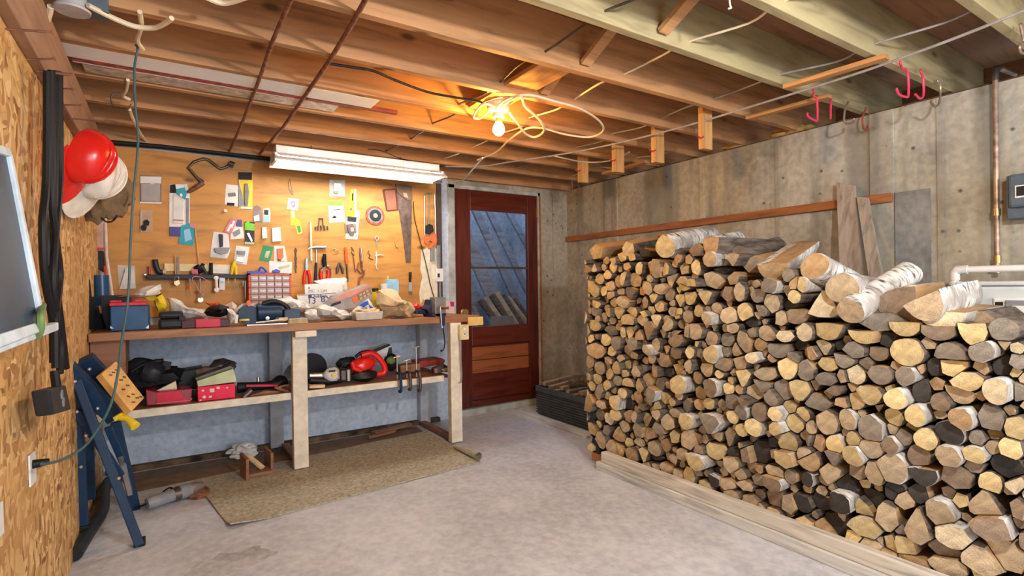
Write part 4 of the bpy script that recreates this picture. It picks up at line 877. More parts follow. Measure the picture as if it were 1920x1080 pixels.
# stored tubes between two joists
one('tube_carton', MB().box((-.37, 2.745, 2.164), (.96, 2.895, 2.21)), plain('bright_white_card', (.93, .95, .95), .6, 0, .02), 'long white fluorescent tube sleeve stored between the joists', 'carton', bevel=.004)
tb = thing('tube_carton', 'long red and white printed tube carton tucked behind the white sleeve', 'carton', (.1, 2.87, 2.17))
obj('sleeve', MB().box((-.33, 2.90, 2.166), (.62, 2.945, 2.205)), plain('faded_red_print', (.48, .10, .09), .6, 0, .35, 30), tb)
obj('white_band', MB().box((-.33, 2.9455, 2.165), (.60, 2.953, 2.206)), 'paper', tb)
one('maroon_stick', MB().box((.63, 2.91, 2.166), (1.12, 2.94, 2.186)), plain('maroon_paint', (.25, .05, .04), .5), 'thin maroon stick beside the stored tubes, pointing at the bulb', 'stick')
one('tube_carton', MB().box((-.30, 2.958, 2.166), (.80, 3.07, 2.21)), plain('dusty_clear_wrap', (.55, .47, .40), .3, 0, .3, 25, .3), 'dusty clear-wrapped tube pack stored farthest behind the white sleeve', 'carton', bevel=.003)

# diagonal wooden bridging and the cables threaded through the joists
def bay(y): return max([j for j in JY if j < y-.1])
for k, (x, y) in enumerate(((1018, 172), (1095, 118), (1240, 55))):
    q = PZ(x, y, HJ+.03); yy = min(JY, key=lambda j: abs(j-q.y)); q = P(x, y, 'Y', yy-.004); n = bay(yy)
    one('bridging_strut', MB().bar((q.x, yy-.012, HJ+.035), (q.x, n+.055, 2.36), .055, .02, (0, .5, 1)), 'joist', ['diagonal wooden strut between joists nearest the bare bulb', 'diagonal wooden strut between joists, second from the bare bulb', 'diagonal wooden strut between joists, third from the bare bulb'][k], 'strut', 'diagonal struts between the joists')
def threaded(px, name, mat, lab, r=.005, sag=.02, ymin=.6, ymax=4.1):
    """a cable running through holes in the joists, dipping in each bay; px: frame points near joist undersides"""
    X = sum(P(x, y, 'Z', HJ+.035).x for x, y in px)/len(px)
    ys = [y for y in JY if ymin < y < ymax]; pts = []
    for i, y in enumerate(ys):
        pts.append((X+.02*math.sin(i*2.1), y+.02, HJ+.045))
        if i < len(ys)-1: pts.append((X+.03*math.sin(i*1.3+1), (y+ys[i+1])/2-.05, HJ+.045-sag*(.5+.5*math.sin(i*1.9))))
    return one(name, MB().tube(smoothpts(pts, 5), r, 6), mat, lab, 'cable', smooth=True)
threaded([(915, 70), (1070, 107), (995, 165)], 'electric_cable', 'dsteel', 'dark cable threaded through the joists beside the diagonal struts')
threaded([(1190, 135), (1095, 182), (1315, 68)], 'electric_cable', 'cream', 'cream cable threaded through the joists between the struts and the red hooks')
threaded([(1495, 135), (1410, 190), (1640, 45)], 'electric_cable', 'wire', 'grey cable threaded through the joists beside the red hooks')
threaded([(1270, 270), (1180, 305)], 'electric_cable', 'cream', 'pale cable looping behind the hanging wood blocks near the concrete wall', ymin=2.6, sag=.06)

# cables round the bulb
def cable(pts, z, lab, mat='cream', r=.006, name='electric_cable', cat='cable'):
    q = [PZ(p[0], p[1], p[2] if len(p) > 2 else z) for p in pts]
    return one(name, MB().tube(smoothpts(q, 7), r, 7), mat, lab, cat, smooth=True)
cable([(930, 205), (950, 186), (990, 178), (1040, 190), (1090, 205), (1125, 228), (1130, 246), (1105, 257), (1060, 252), (1015, 240), (985, 242), (955, 262), (930, 285), (895, 300)], 2.13, 'cream cable in a big loose loop on the concrete wall side of the bulb')
cable([(945, 195), (975, 180), (985, 200), (1012, 225), (1020, 245), (1003, 257), (985, 250), (968, 228), (955, 212)], 2.125, 'small tight loop of cream cable just beside the bulb holder', r=.007)
cable([(928, 200), (905, 195), (888, 218), (900, 222), (920, 205)], 2.14, 'short cream cable curl on the chipboard wall side of the bulb holder')
cable([(905, 296), (870, 335), (850, 347), (832, 345), (826, 330, 2.09)], 2.10, 'white cable curling down to the end of the shop light', 'white', .007)
cable([(610, 118), (660, 126), (700, 133), (740, 150), (800, 172), (850, 182), (905, 192), (925, 200)], 2.15, 'black cable running slack under the joists to the bulb holder', 'black')
cable([(905, 192), (940, 182), (1000, 182)], 2.145, 'thin tan wire across the top of the bulb holder', 'copper', .004)
cable([(835, 312), (900, 312), (960, 303), (1060, 288), (1160, 268), (1290, 235), (1440, 190), (1600, 140), (1700, 105), (1800, 68), (1930, 16), (2000, -12)], 2.125, 'long grey wire stretched under the joists from the shop light past the red hooks', 'wire', .006)
cable([(1040, 293), (1100, 304), (1150, 300), (1180, 285)], 2.15, 'cream cable sagging between the first two hanging wood blocks', 'cream', .005)
# cable staples
# junction box above the chipboard wall
q = PZ(135, 8, 2.14)
jb = thing('junction_box', 'grey round junction box with cables in the ceiling corner over the chipboard wall', 'junction box', (q.x, q.y, 2.12))
obj('cover', MB().lathe([(.0, 0), (.05, 0), (.052, .008), (.046, .012), (.046, .04)], (q.x, q.y, 2.115), n=24), plain('cover_grey', (.45, .43, .42), .5), jb, True)
obj('box_body', MB().box((q.x-.02, q.y-.02, 2.13), (q.x+.10, q.y+.07, HJ+.02)), 'boxgrey', jb, bevel=.004)
cable([(95, 12, 2.12), (88, 38, 2.1), (75, 62, 2.08), (45, 84, 2.06)], 2.1, 'thick cream cable bending from the junction box to the wall beam', r=.010)
cable([(165, 10), (215, 35), (255, 50), (290, 52), (312, 42), (322, 34)], 2.13, 'thick cream cable looping from the junction box to the next joist', r=.009)
cable([(262, 22), (265, 50), (258, 75), (268, 92)], 2.15, 'short cream cable hanging where the green cord starts', r=.008)
cable([(240, 150), (236, 170), (231, 180), (243, 186)], 2.16, 'little cream cable hook between joists behind the stored tubes', r=.008)
cable([(243, 205), (248, 220), (262, 248), (275, 266)], 2.155, 'cream cable end near the plywood top corner by the helmets', r=.009)
cable([(380, -8), (420, 6), (465, -6)], 2.15, 'cream cable dipping at the very top of the view between the pipes', r=.009)
# dark conduit along the top of the plywood
one('black_conduit', MB().tube([P(203, 266, 'Y', 4.24), P(300, 274, 'Y', 4.24), P(400, 285, 'Y', 4.24), P(520, 299, 'Y', 4.24)], .018, 10), 'black', 'black pipe along the top edge of the plywood tool board', 'pipe', smooth=True)
# nails in the beam
for k, (a, b, w_) in enumerate((((30, 58), (98, 60), 'highest, beside the thick cream cable'), ((65, 114), (102, 110), 'second down, above the black cords'), ((118, 137), (134, 139), 'third down'), ((118, 167), (137, 167), 'fourth down'), ((118, 198), (152, 197), 'fifth down'), ((138, 223), (216, 230), 'lowest and longest, above the red helmet'))):
    p0 = P(a[0], a[1], 'X', XL+.037) if k else P(a[0], a[1], 'X', XL+.04); p1 = P(b[0], b[1], 'Y', p0.y-.02)
    p0 = Vector((XL+.02, p0.y, p0.z))
    one('long_nail', MB().tube([p0, p1], .003, 6).tube([p1, p1+(p1-p0).normalized()*.002], .006, 8), 'rust', 'long nail sticking out of the wall beam, '+w_, 'nail', 'nails in the wall beam')

# hanging wood blocks and loose sticks near the concrete wall
for k, (x0, x1, y0, y1) in enumerate(((1088, 1103, 290, 342), (1153, 1170, 262, 323), (1228, 1245, 235, 305), (1318, 1335, 205, 280))):
    q = PZ((x0+x1)/2, y0+12, HJ); z1 = P((x0+x1)/2, y1, 'Y', q.y).z; a = P(x0, y1, 'Y', q.y).x; b = P(x1, y1, 'Y', q.y).x
    bk = thing('wood_block', 'short vertical wood block hanging from a joist, %s' % ['closest to the door', 'second from the door, crossing a stick', 'third from the door, with red clip', 'nearest the camera, with split lower end'][k], 'block', ((a+b)/2, q.y, z1), 'wood blocks hanging from the joists')
    obj('block', MB().box((a, q.y-.005, z1), (b, q.y+.032, HJ+.05)), 'stickZ', bk, bevel=.003)
    c_ = P(x0-4, y1-22, 'Y', q.y-.01)
    obj('red_clip', MB().tube([c_+Vector((-.03, 0, .005)), c_+Vector((0, 0, -.004)), c_+Vector((.025, 0, .008))], .005, 6), 'redpaint', bk, True)
def stick(a, b, z, w_, h_, lab, m='stickY'):
    return one('wood_stick', MB().bar(PZ(*a, z), PZ(*b, z), w_, h_), m, lab, 'stick', 'loose sticks under the joists')
stick((1132, 326), (1212, 303), 2.135, .045, .02, 'short stick under the joists by the hanging wood blocks')
stick((1402, 222), (1556, 180), 2.14, .045, .018, 'flat stick with whitish end under the red hooks')
stick((1472, 164), (1664, 106), 2.14, .045, .02, 'longer orange stick lying across the joists above the red hooks')
# red coated hooks
def hook(pts, mat, lab, grp='coated hooks screwed into the joists', r=.0055):
    y0 = PZ(pts[0][0], pts[0][1]).y
    q = [P(x, y, 'Y', y0) for x, y in pts]; q.insert(0, Vector((q[0].x, y0, HJ+.01)))
    return one('utility_hook', MB().tube(smoothpts(q, 4), r, 8), mat, lab, 'hook', grp, smooth=True)
def z4(s): return [(1440+float(a.split(',')[0])/3, float(a.split(',')[1])/3) for a in s.split()]
hook(z4('745,355 755,385 785,405 790,530 775,545 735,530 722,495'), 'pinkred', 'large pink-red square hook, first of three on the joist before the dark gap')
hook(z4('860,405 872,440 875,530 855,555 828,530'), 'pinkred', 'slimmer pink-red hook between the square one and the brown one')
hook(z4('955,460 970,490 965,575 940,600 915,570'), 'copper', 'brownish rubber hook closest to the copper pipe')
hook(z4('255,505 258,540 275,560 278,670 265,678 225,655 222,635'), 'pinkred', 'pink-red square hook hanging beside the whitish stick end')
hook(z4('355,560 353,600 352,670'), 'pinkred', 'red hook seen edge-on like a straight rod')
hook(z4('450,580 432,620 432,690 480,690 482,665'), 'copper', 'orange-brown square hook beside the edge-on rod')
hook(z4('550,615 532,660 538,720 560,725 565,700'), plain('dull_red_coating', (.35, .08, .06), .5), 'thin dull red hook nearest the wall top, below the others')
hook([(1914, 50), (1919, 78), (1912, 84), (1914, 98), (1922, 100)], 'copper', 'orange hook at the joist above the grey meter box')
for k, x in enumerate((1072, 1085, 1099, 1109, 1119)):
    y = 338+5*k
    hook([(x, y), (x+1, y+14), (x-1, y+22), (x-7, y+20)], plain('brown_coating', (.30, .12, .08), .5), 'small brown hook in the corner row above the door-side wall, %s from the door' % ORD[k], 'small brown hooks in the corner', .0045)
for k, (x, y) in enumerate(((1163, 334), (1235, 312), (1403, 272), (1368, 4))):
    hook([(x, y), (x+1, y+6), (x+3, y+11), (x-2, y+12)], 'white', 'tiny white cup hook, %s' % ['near the crossed stick and block', 'below the third wood block', 'above the concrete wall before the red hooks', 'at the top of the view above the cables'][k], 'tiny white cup hooks', .003)
# foam lumps between wall top and joists
for k, (x, y) in enumerate(((1468, 243), (1500, 236), (1380, 262))):
    q = P(x, y, 'X', XR+.06)
    one('foam_lump', MB().blob((q.x, q.y, 2.17), (.07, .09, .035), k+2, .3), plain('yellow_foam', (.50, .33, .13), .8), 'yellow-brown foam lump on top of the concrete wall, %s' % ['under the edge-on red hook', 'beside the orange-brown hook', 'farther towards the door'][k], 'foam', smooth=True)

# ------------------------------------------------------------ concrete wall fittings
one('wall_batten', MB().box((XR-.035, P(1672, 372, 'X', XR-.03).y, 1.615), (XR-.012, 4.27, 1.665)), 'redbatten', 'long red-brown batten fixed level along the concrete wall', 'batten', bevel=.002)
bd = [P(1571, 345, 'X', 3.40), P(1604, 349, 'X', 3.40)]
one('leaning_board', MB().prism([P(1571, 343, 'X', 3.415), P(1605, 349, 'X', 3.415), P(1632, 640, 'X', 3.20), P(1582, 640, 'X', 3.20)], (-.02, 0, .002)), 'greyboard', 'wide grey weathered board leaning on the concrete wall behind the stack', 'board', 'weathered boards leaning on the wall', bevel=.002)
one('leaning_board', MB().prism([P(1609, 370, 'X', 3.39), P(1630, 372, 'X', 3.39), P(1680, 640, 'X', 3.17), P(1650, 640, 'X', 3.17)], (-.022, 0, .002)), 'greyboard', 'narrow grey board leaning aslant beside the wide one', 'board', 'weathered boards leaning on the wall', bevel=.002)
# copper pipe, white plastic pipe, tank
pt = P(1866, 128, 'X', 3.40)
cp = thing('copper_water_pipe', 'upright copper pipe bent over the wall top above the pale tank', 'pipe', (3.40, pt.y, 1.24))
obj('pipe', MB().tube([(3.40, pt.y, 1.20), (3.40, pt.y, pt.z-.04)]+[(3.40+.05*(1-math.cos(a)), pt.y, pt.z-.04+.05*math.sin(a)) for a in (.4, .8, 1.2, PI/2)]+[(3.62, pt.y-.02, pt.z+.01)], .0115, 12), 'copper', cp, True)
obj('elbow', MB().tube([(3.40, pt.y, pt.z-.06)]+[(3.40+.05*(1-math.cos(a)), pt.y, pt.z-.04+.05*math.sin(a)) for a in (0, .4, .8, 1.2, PI/2)], .0145, 12), 'dsteel', cp, True)
for z in (P(1866, 405, 'X', 3.40).z, 1.25): obj('coupling', MB().tube([(3.40, pt.y, z), (3.40, pt.y, z+.035)], .016, 12), 'brass', cp, True)
p0, p1 = P(1790, 506, 'X', 3.20), P(1925, 505, 'X', 3.20)
pv = thing('white_plastic_pipe', 'white plastic pipe with an elbow over the pale tank', 'pipe', (3.2, p0.y, p0.z-.05))
obj('pipe', MB().tube([p0, Vector((3.2, .3, p0.z))], .016, 12).tube([p0, p0-Vector((0, 0, .10))], .016, 12), 'white', pv, True)
obj('elbow', MB().tube([p0-Vector((0, 0, .05)), p0-Vector((0, 0, .015)), p0+Vector((0, -.01, 0)), p0+Vector((0, -.05, 0))], .021, 12), 'white', pv, True)
obj('collar', MB().tube([p0-Vector((0, 0, .075)), p0-Vector((0, 0, .055))], .024, 12).tube([p0-Vector((0, 0, .1)), p0-Vector((0, 0, .085))], .023, 12), 'white', pv, True)
tk0, tk1 = P(1797, 528, 'X', 3.06), P(1797, 640, 'X', 3.06)
tk = thing('water_softener', 'pale grey-green tank cabinet half hidden behind the firewood', 'tank', (3.2, .7, 0))
obj('cabinet', MB().box((3.06, .25, .0), (3.36, tk0.y, tk0.z-.02)), 'tankw', tk, bevel=.015)
obj('lid', MB().box((3.05, .24, tk0.z-.02), (3.37, tk0.y+.01, tk0.z)), 'tankw', tk, bevel=.008)
a, b = P(1862, 558, 'X', 3.05), P(1925, 612, 'X', 3.05)
obj('control_panel', MB().box((3.045, b.y-.06, b.z-.03), (3.06, a.y, a.z)), 'white', tk, bevel=.006)
a2, b2_ = P(1884, 563, 'X', 3.04), P(1925, 600, 'X', 3.04)
obj('panel_frame', MB().box((3.036, b2_.y-.05, b2_.z), (3.046, a2.y, a2.z)), 'grey', tk, bevel=.006)
a3, b3 = P(1897, 573, 'X', 3.033), P(1925, 597, 'X', 3.033)
obj('display', MB().box((3.030, b3.y-.05, b3.z), (3.037, a3.y, a3.z)), 'paper', tk, bevel=.003)
a4, b4 = P(1903, 607, 'X', 3.04), P(1925, 612, 'X', 3.04)
obj('red_stripe', MB().box((3.040, b4.y-.05, b4.z), (3.0455, a4.y, a4.z)), 'crimson', tk)
obj('label', MB().box((3.0440, P(1880, 568, 'X', 3.04).y, P(1870, 604, 'X', 3.04).z), (3.0449, P(1865, 568, 'X', 3.04).y, P(1870, 566, 'X', 3.04).z)), 'dgrey', tk)
# meter box
a, b = P(1886, 330, 'X', 3.36), P(1925, 408, 'X', 3.36)
mx = thing('meter_box', 'grey-blue metal box with a small window on the concrete wall', 'box', (3.4, a.y-.1, b.z))
obj('case', MB().box((3.36, a.y-.24, b.z), (3.455, a.y, a.z)), 'boxgrey', mx, bevel=.006)
obj('cover', MB().box((3.335, a.y-.22, b.z+.05), (3.36, a.y-.012, a.z-.0)), 'boxgrey', mx, bevel=.012)
wa, wb_ = P(1903, 350, 'X', 3.335), P(1925, 366, 'X', 3.335)
obj('window_frame', MB().box((3.331, wb_.y-.05, wb_.z-.008), (3.336, wa.y, wa.z+.004)), 'white', mx, bevel=.001)
obj('window', MB().box((3.329, wb_.y-.05, wb_.z), (3.3315, wa.y-.006, wa.z-.002)), 'dgrey', mx)
# crate of kindling in the corner
q = P(1031, 765, 'Z', 0)
cr = thing('plastic_crate', 'black slatted plastic crate of kindling in the far corner', 'crate', (3.15, 3.55, 0))
cx0, cx1, cy0, cy1, ch = 2.80, 3.36, 3.15, 3.98, .26
mb = MB()
for k in range(9):
    z0 = .02+k*.022; mb.box((cx0+.012, cy0+.012, z0), (cx0+.022, cy1-.012, z0+.014)).box((cx1-.022, cy0+.012, z0), (cx1-.012, cy1-.012, z0+.014)).box((cx0+.012, cy1-.022, z0), (cx1-.012, cy1-.012, z0+.014)).box((cx0+.012, cy0+.012, z0), (cx1-.012, cy0+.022, z0+.014))
mb.box((cx0+.024, cy0+.024, 0.004), (cx1-.024, cy1-.024, .2))
mb.box((cx0, cy0, .215), (cx0+.025, cy1, ch)).box((cx1-.025, cy0, .215), (cx1, cy1, ch)).box((cx0, cy0, .215), (cx1, cy0+.025, ch)).box((cx0, cy1-.025, .215), (cx1, cy1, ch))
obj('crate_body', mb, plain('slate_crate', (.075, .085, .095), .5), cr, bevel=.002)
rk = random.Random(4)
for k in range(9):
    y = cy0+.08+k*.085; z = .235+.02*(k % 3)
    one('kindling_stick', MB().bar((cx0+.06, y, z), (cx1-.06, y+rk.uniform(-.03, .03), z+rk.uniform(0, .05)), .05, .03), 'greyboard', 'rough kindling piece in the black crate, %s from the door side' % ORD[8-k], 'kindling', 'kindling in the crate')
one('corner_log', MB().tube([(2.86, 3.55, .34), (3.1, 3.4, .37), (3.25, 3.2, .36)], [.05, .055, .045], 10), BK['d'], 'thick short log lying on the kindling in the black crate', 'log', smooth=True)
one('corner_plank', MB().box((2.66, 3.1, .0), (2.76, 4.1, .02)), 'curb', 'pale plank on the floor beside the black crate', 'plank')

# ------------------------------------------------------------ things on the plywood tool board
YP = YB-.0185
def wf(x, y, off=0): return P(x, y, 'Y', YP-off)
def z7(s): return [(240+float(a.split(',')[0])/4.5, 260+float(a.split(',')[1])/4.5) for a in s.split()]
def z8(s): return [(500+float(a.split(',')[0])/4, 320+float(a.split(',')[1])/4) for a in s.split()]
def zA(s): return [(150+float(a.split(',')[0])/5.05, 480+float(a.split(',')[1])/5.05) for a in s.split()]
def zB(s): return [(500+float(a.split(',')[0])/4.8, 480+float(a.split(',')[1])/4.8) for a in s.split()]
def zC(s): return [(180+float(a.split(',')[0])/5.05, 620+float(a.split(',')[1])/5.05) for a in s.split()]
def zD(s): return [(540+float(a.split(',')[0])/4.153, 600+float(a.split(',')[1])/4.153) for a in s.split()]
def plate(poly, off, th, mat, name, par=None, bevel=0):
    mb = MB().prism([wf(x, y, off) for x, y in poly], (0, -th, 0))
    return obj(name, mb, mat, par, bevel=bevel)
def pack(name, label, cat, card, mat, parts=(), th=.003, grp='packages pinned on the tool board'):
    """a hanging package: card, then (part name, polygon, thickness, material)"""
    c_ = wf(*card[0]); t = thing(name, label, cat, (c_.x, YP, min(wf(*p).z for p in card)), grp)
    plate(card, 0, th, mat, 'card', t)
    for i, (n_, poly, h_, m_) in enumerate(parts): plate(poly, th*.9+.0002*i, h_, m_, n_, t, .001 if h_ > .004 else 0)
    return t
def rect(x0, y0, x1, y1, sk=0): return [(x0, y0), (x1, y0+sk), (x1, y1+sk), (x0, y1)]
r7 = lambda x0, y0, x1, y1, sk=4: z7(f'{x0},{y0} {x1},{y0+sk} {x1-3},{y1+sk} {x0},{y1}')
r8 = lambda x0, y0, x1, y1, sk=4: z8(f'{x0},{y0} {x1},{y0+sk} {x1-2},{y1+sk} {x0},{y1}')
pack('blister_pack', 'black and white framed blister pack, topmost beside the hanging cord', 'package', r7(100, 308, 285, 545), 'mauve',
     [('blister', r7(112, 385, 270, 530), .02, 'film'), ('header', r7(104, 318, 282, 375), .002, 'white'), ('tool', r7(160, 415, 230, 480), .008, 'dsteel'), ('white_edge', r7(100, 532, 285, 545), .003, 'white'), ('label', z7('180,375 215,365 240,372 200,392'), .004, 'paper')])
pack('small_box', 'small pale open box with two black balls under the framed blister pack', 'package', r7(105, 600, 208, 788), plain('pale_brown_card', (.55, .38, .26), .7),
     [('side', r7(105, 600, 120, 788), .02, 'film'), ('black_ball', z7('140,690 165,685 182,705 175,735 145,735 132,712'), .02, 'black'), ('black_ball', z7('112,735 140,725 160,745 150,775 120,778 105,758'), .02, 'black')])
pack('blade_pack', 'long white hanging pack of blades with dark blue foot', 'package', z7('350,385 500,385 520,460 520,745 348,742'), 'white',
     [('dark_header', z7('355,390 400,385 405,460 352,458'), .003, 'black'), ('inner_sheet', r7(382, 470, 470, 715), .006, 'paper'), ('blade', r7(398, 490, 408, 690), .004, 'dgrey'), ('blade', r7(425, 480, 433, 690), .004, 'steel'), ('blade', r7(448, 490, 458, 690), .004, 'dgrey'), ('side_strip', r7(490, 500, 515, 730), .004, 'grey'), ('navy_foot', r7(350, 745, 445, 822), .005, plain('violet_blue_card', (.08, .07, .30), .5)), ('red_stripe', r7(380, 683, 470, 690), .008, 'redpaint')])
pack('teal_tag', 'teal and white hang tag over the long blade pack', 'package', z7('400,400 470,388 495,470 485,515 415,470'), 'teal', [('white_top', z7('400,395 470,385 475,412 405,425'), .003, 'white'), ('white_dot', z7('438,465 455,462 462,480 452,492 437,490'), .003, 'white')], .022)
pack('teal_pouch', 'teal patterned pouch hanging under the blade pack foot', 'package', z7('450,735 525,712 572,720 550,905 425,885'), 'teal', [('pink_corner', z7('525,712 572,720 565,755 522,745'), .003, 'pink'), ('pale_print', z7('470,770 520,760 540,850 480,870'), .002, 'skyb')], .008)
one('wooden_dowel', MB().tube([wf(*z7('566,760')[0], .012), wf(*z7('600,1080')[0], .03)], .005, 8), 'stickZ', 'thin wooden stick leaning on the tool board below the teal pouch', 'stick', smooth=True)
pack('small_white_pack', 'white card with grey fittings left of the yellow and black pack', 'package', z7('828,385 930,395 925,575 815,555 822,450'), 'paper', [('fitting', z7('845,460 905,455 910,485 850,490'), .008, 'dsteel'), ('print', r7(835, 540, 900, 562), .002, 'black')])
pack('yellow_tool_pack', 'tall yellow and black hanging pack, highest on the tool board', 'package', r7(932, 283, 1052, 592), 'yellow', [('black_header', r7(932, 283, 1048, 345), .004, 'black'), ('side_wedge', z7('932,350 965,480 985,560 935,580'), .004, 'grey'), ('dark_tool', z7('985,380 1010,380 1020,450 1010,570 985,570 980,450'), .012, 'dsteel'), ('white_print', r7(950, 575, 1050, 592), .005, 'paper')])
pack('brown_pack', 'rounded brown pack just under the yellow and black pack', 'package', z7('1062,572 1090,560 1125,585 1130,705 1050,708'), 'mauve', [('white_print', z7('1060,655 1105,640 1110,690 1065,700'), .004, 'paper')])
pack('blue_pack', 'rounded white and blue blister beside the brown pack', 'package', z7('1140,590 1190,585 1202,620 1198,705 1138,708'), 'paper', [('blue_print', z7('1145,650 1195,650 1195,700 1145,702'), .004, 'skyb'), ('dark_fitting', r7(1150, 600, 1185, 640), .008, 'dgrey')])
one('round_peg', MB().lathe([(.006, 0), (.007, .008), (.014, .014), (.012, .024), (0, .026)], wf(*z7('820,612')[0]), (0, -1, 0), 12), 'chalk', 'small pale round knob on the tool board under the white card', 'knob', smooth=True)
pack('dark_blue_pack', 'dark blue and white card partly under the pink pack', 'package', z7('862,675 960,685 980,842 865,850'), 'paper', [('dark_top', z7('905,680 960,685 965,745 910,740'), .003, plain('slate_blue_card', (.10, .10, .22), .5)), ('print', z7('880,790 940,760 950,800 900,830'), .003, 'grey')])
pack('pink_pack', 'tilted pink and white card over the dark blue one', 'package', z7('870,668 922,688 870,808 808,785'), 'pink', [('white_stripe', z7('862,720 880,725 850,785 832,778'), .003, 'white'), ('white_stripe', z7('885,690 905,698 880,755 868,748'), .003, 'white')], .008)
pack('green_pack', 'bright green and black pack hanging below the brown pack', 'package', r7(985, 700, 1068, 890), 'dgrey', [('green_header', z7('985,715 1010,695 1030,712 1066,720 1066,778 985,770'), .005, 'green'), ('tool', z7('1000,800 1020,795 1050,860 1040,875'), .010, 'steel'), ('pale_foot', r7(985, 870, 1065, 890), .004, 'lgreen')])
pack('float_bag', 'clear bag holding a round grey float with black handle', 'package', z7('722,785 845,800 862,950 835,1012 692,1000'), 'film', [('float', z7('725,925 860,920 840,965 790,978 735,960'), .03, 'grey'), ('handle', z7('765,805 800,810 800,910 775,920'), .02, 'dgrey'), ('printed_foot', z7('700,975 835,985 832,1005 695,996'), .003, 'paper')])
pack('hinge_pack', 'cream card with two grey fittings beside the float bag', 'package', z7('912,903 1025,915 1000,1065 890,1050'), 'paper', [('fitting', z7('920,945 990,950 985,985 918,975'), .012, 'grey'), ('fitting', z7('915,1000 975,1005 970,1040 912,1035'), .012, 'steel')])
pack('white_capsule', 'narrow white box hanging beside the green pack', 'box', z7('1130,750 1165,748 1172,840 1128,845'), 'white', [('cap', z7('1132,815 1168,812 1168,842 1130,845'), .02, 'white')], .018)
pack('white_capsule', 'wider white rounded box hanging above the orange pack', 'box', z7('1212,755 1280,750 1290,865 1215,870'), 'white', [('print', r7(1230, 800, 1270, 812, 0), .001, 'grey')], .02)
pack('dark_green_pack', 'dark green and white card above the drawer organizer', 'package', z7('1142,898 1230,915 1195,1040 1105,1025'), 'dgreen', [('pale_print', z7('1165,950 1200,945 1180,1010 1150,1000'), .003, 'lgreen')])
pack('orange_pack', 'white pack with an orange tool above the drawer organizer', 'package', z7('1235,905 1320,908 1345,1040 1230,1040'), 'paper', [('orange_tool', z7('1255,930 1305,925 1310,1000 1290,1025 1262,1015'), .015, 'orange'), ('black_tip', z7('1262,1012 1292,1012 1290,1030 1265,1030'), .012, 'dgrey')])
pack('seed_sheet', 'white sheet with green print right above the drawer organizer', 'sheet', r8(18, 678, 190, 765, 6), 'paper', [('green_print', z8('85,725 170,700 175,720 100,740'), .002, 'lgreen'), ('blue_spool', z8('40,750 70,738 100,752 95,766 45,766'), .02, 'royal')])
pack('pink_logo_card', 'white card with a mauve mark hanging from a wire loop', 'package', z8('165,205 242,215 232,300 150,285'), 'paper', [('mauve_mark', z8('178,230 215,228 212,270 190,275'), .002, plain('mauve_print', (.42, .14, .28), .5)), ('inner_mark', z8('188,240 206,238 203,258 192,262'), .0025, 'paper')])
pack('yellow_twist', 'crooked yellow and white strip under the mauve-marked card', 'package', z8('178,300 205,300 215,355 245,375 270,468 232,478 215,410 180,410'), 'yellow', [('white_band', z8('185,305 205,305 208,350 190,352'), .002, 'paper'), ('green_tab', z8('225,415 250,412 258,460 238,465'), .002, 'dgreen')])
one('wire_loop', MB().tube(smoothpts([wf(*p, .006) for p in z8('195,185 165,120 172,60 185,120 200,185')]), .0018, 5), 'dsteel', 'thin dark wire loop hanging above the mauve-marked card', 'wire', smooth=True)
pack('ring_pack', 'grey card with a silver ring just under the shop light', 'package', r8(470, 68, 588, 190, 4), plain('pale_grey_card', (.55, .56, .54), .6), [('ring_blister', z8('505,95 555,95 560,160 500,160'), .012, 'steel'), ('print', z8('500,155 540,148 535,175 505,172'), .013, 'dsteel')])
pack('wire_pack', 'white card with green header and a bent wire', 'package', z8('458,225 568,228 592,385 470,392'), 'paper', [('green_header', z8('458,225 568,228 572,262 463,262'), .003, 'green'), ('black_mark', z8('490,350 510,335 525,355 500,358'), .004, 'black')])
one('bent_wire', MB().tube(smoothpts([wf(*p, .009) for p in z8('480,330 495,300 525,288 555,292')]), .0018, 5), 'dsteel', 'thin bent wire on the green-headed white card', 'wire', smooth=True)
pack('yellow_strip', 'long yellow strip hanging below the shop light', 'package', z8('628,140 652,140 655,250 665,345 605,345 618,250'), 'yellow', [('black_mark', z8('640,170 650,170 648,225 638,225'), .003, 'black'), ('logo_patch', z8('622,280 640,278 642,298 624,300'), .003, 'dsteel')])
pack('white_strip', 'narrow white paper strip behind the long yellow strip', 'package', z8('655,135 672,138 672,300 702,300 690,400 680,515 590,510 600,345 660,345'), 'paper', [('black_header', z8('605,342 675,350 670,385 605,380'), .004, 'dgrey')])
pack('claw_pack', 'black and white pack with a dark clamp tool', 'package', z8('582,400 668,400 672,470 590,470'), 'mauve', [('clamp_tool', z8('598,410 640,400 660,440 650,490 625,485 610,460'), .014, 'dsteel'), ('white_ring', z8('625,430 648,428 650,455 630,458'), .016, 'steel')], .008)
# sanding disc
dc = wf(*z8('812,338')[0]); R0 = (wf(*z8('882,338')[0])-wf(*z8('742,338')[0])).length/2
sd = thing('grinding_disc', 'round sanding disc with red rim and black centre on the tool board', 'disc', (dc.x, YP, dc.z-R0))
obj('rim', MB().lathe([(R0, 0), (R0, .008), (R0*.85, .009), (0, .009)], dc, (0, -1, 0), 32), plain('red_brown_grit', (.40, .11, .07), .8, 0, .25, 60), sd, True)
obj('face', MB().lathe([(R0*.8, 0), (R0*.8, .011), (0, .012)], dc, (0, -1, 0), 32), plain('grey_grit', (.30, .28, .26), .8, 0, .25, 60), sd, True)
obj('label_ring', MB().lathe([(R0*.62, .0), (R0*.62, .013), (R0*.30, .014), (0, .014)], dc, (0, -1, 0), 28), 'dgrey', sd, True)
obj('hub', MB().lathe([(R0*.22, 0), (R0*.22, .016), (R0*.10, .018), (0, .018)], dc, (0, -1, 0), 20), 'paper', sd, True)
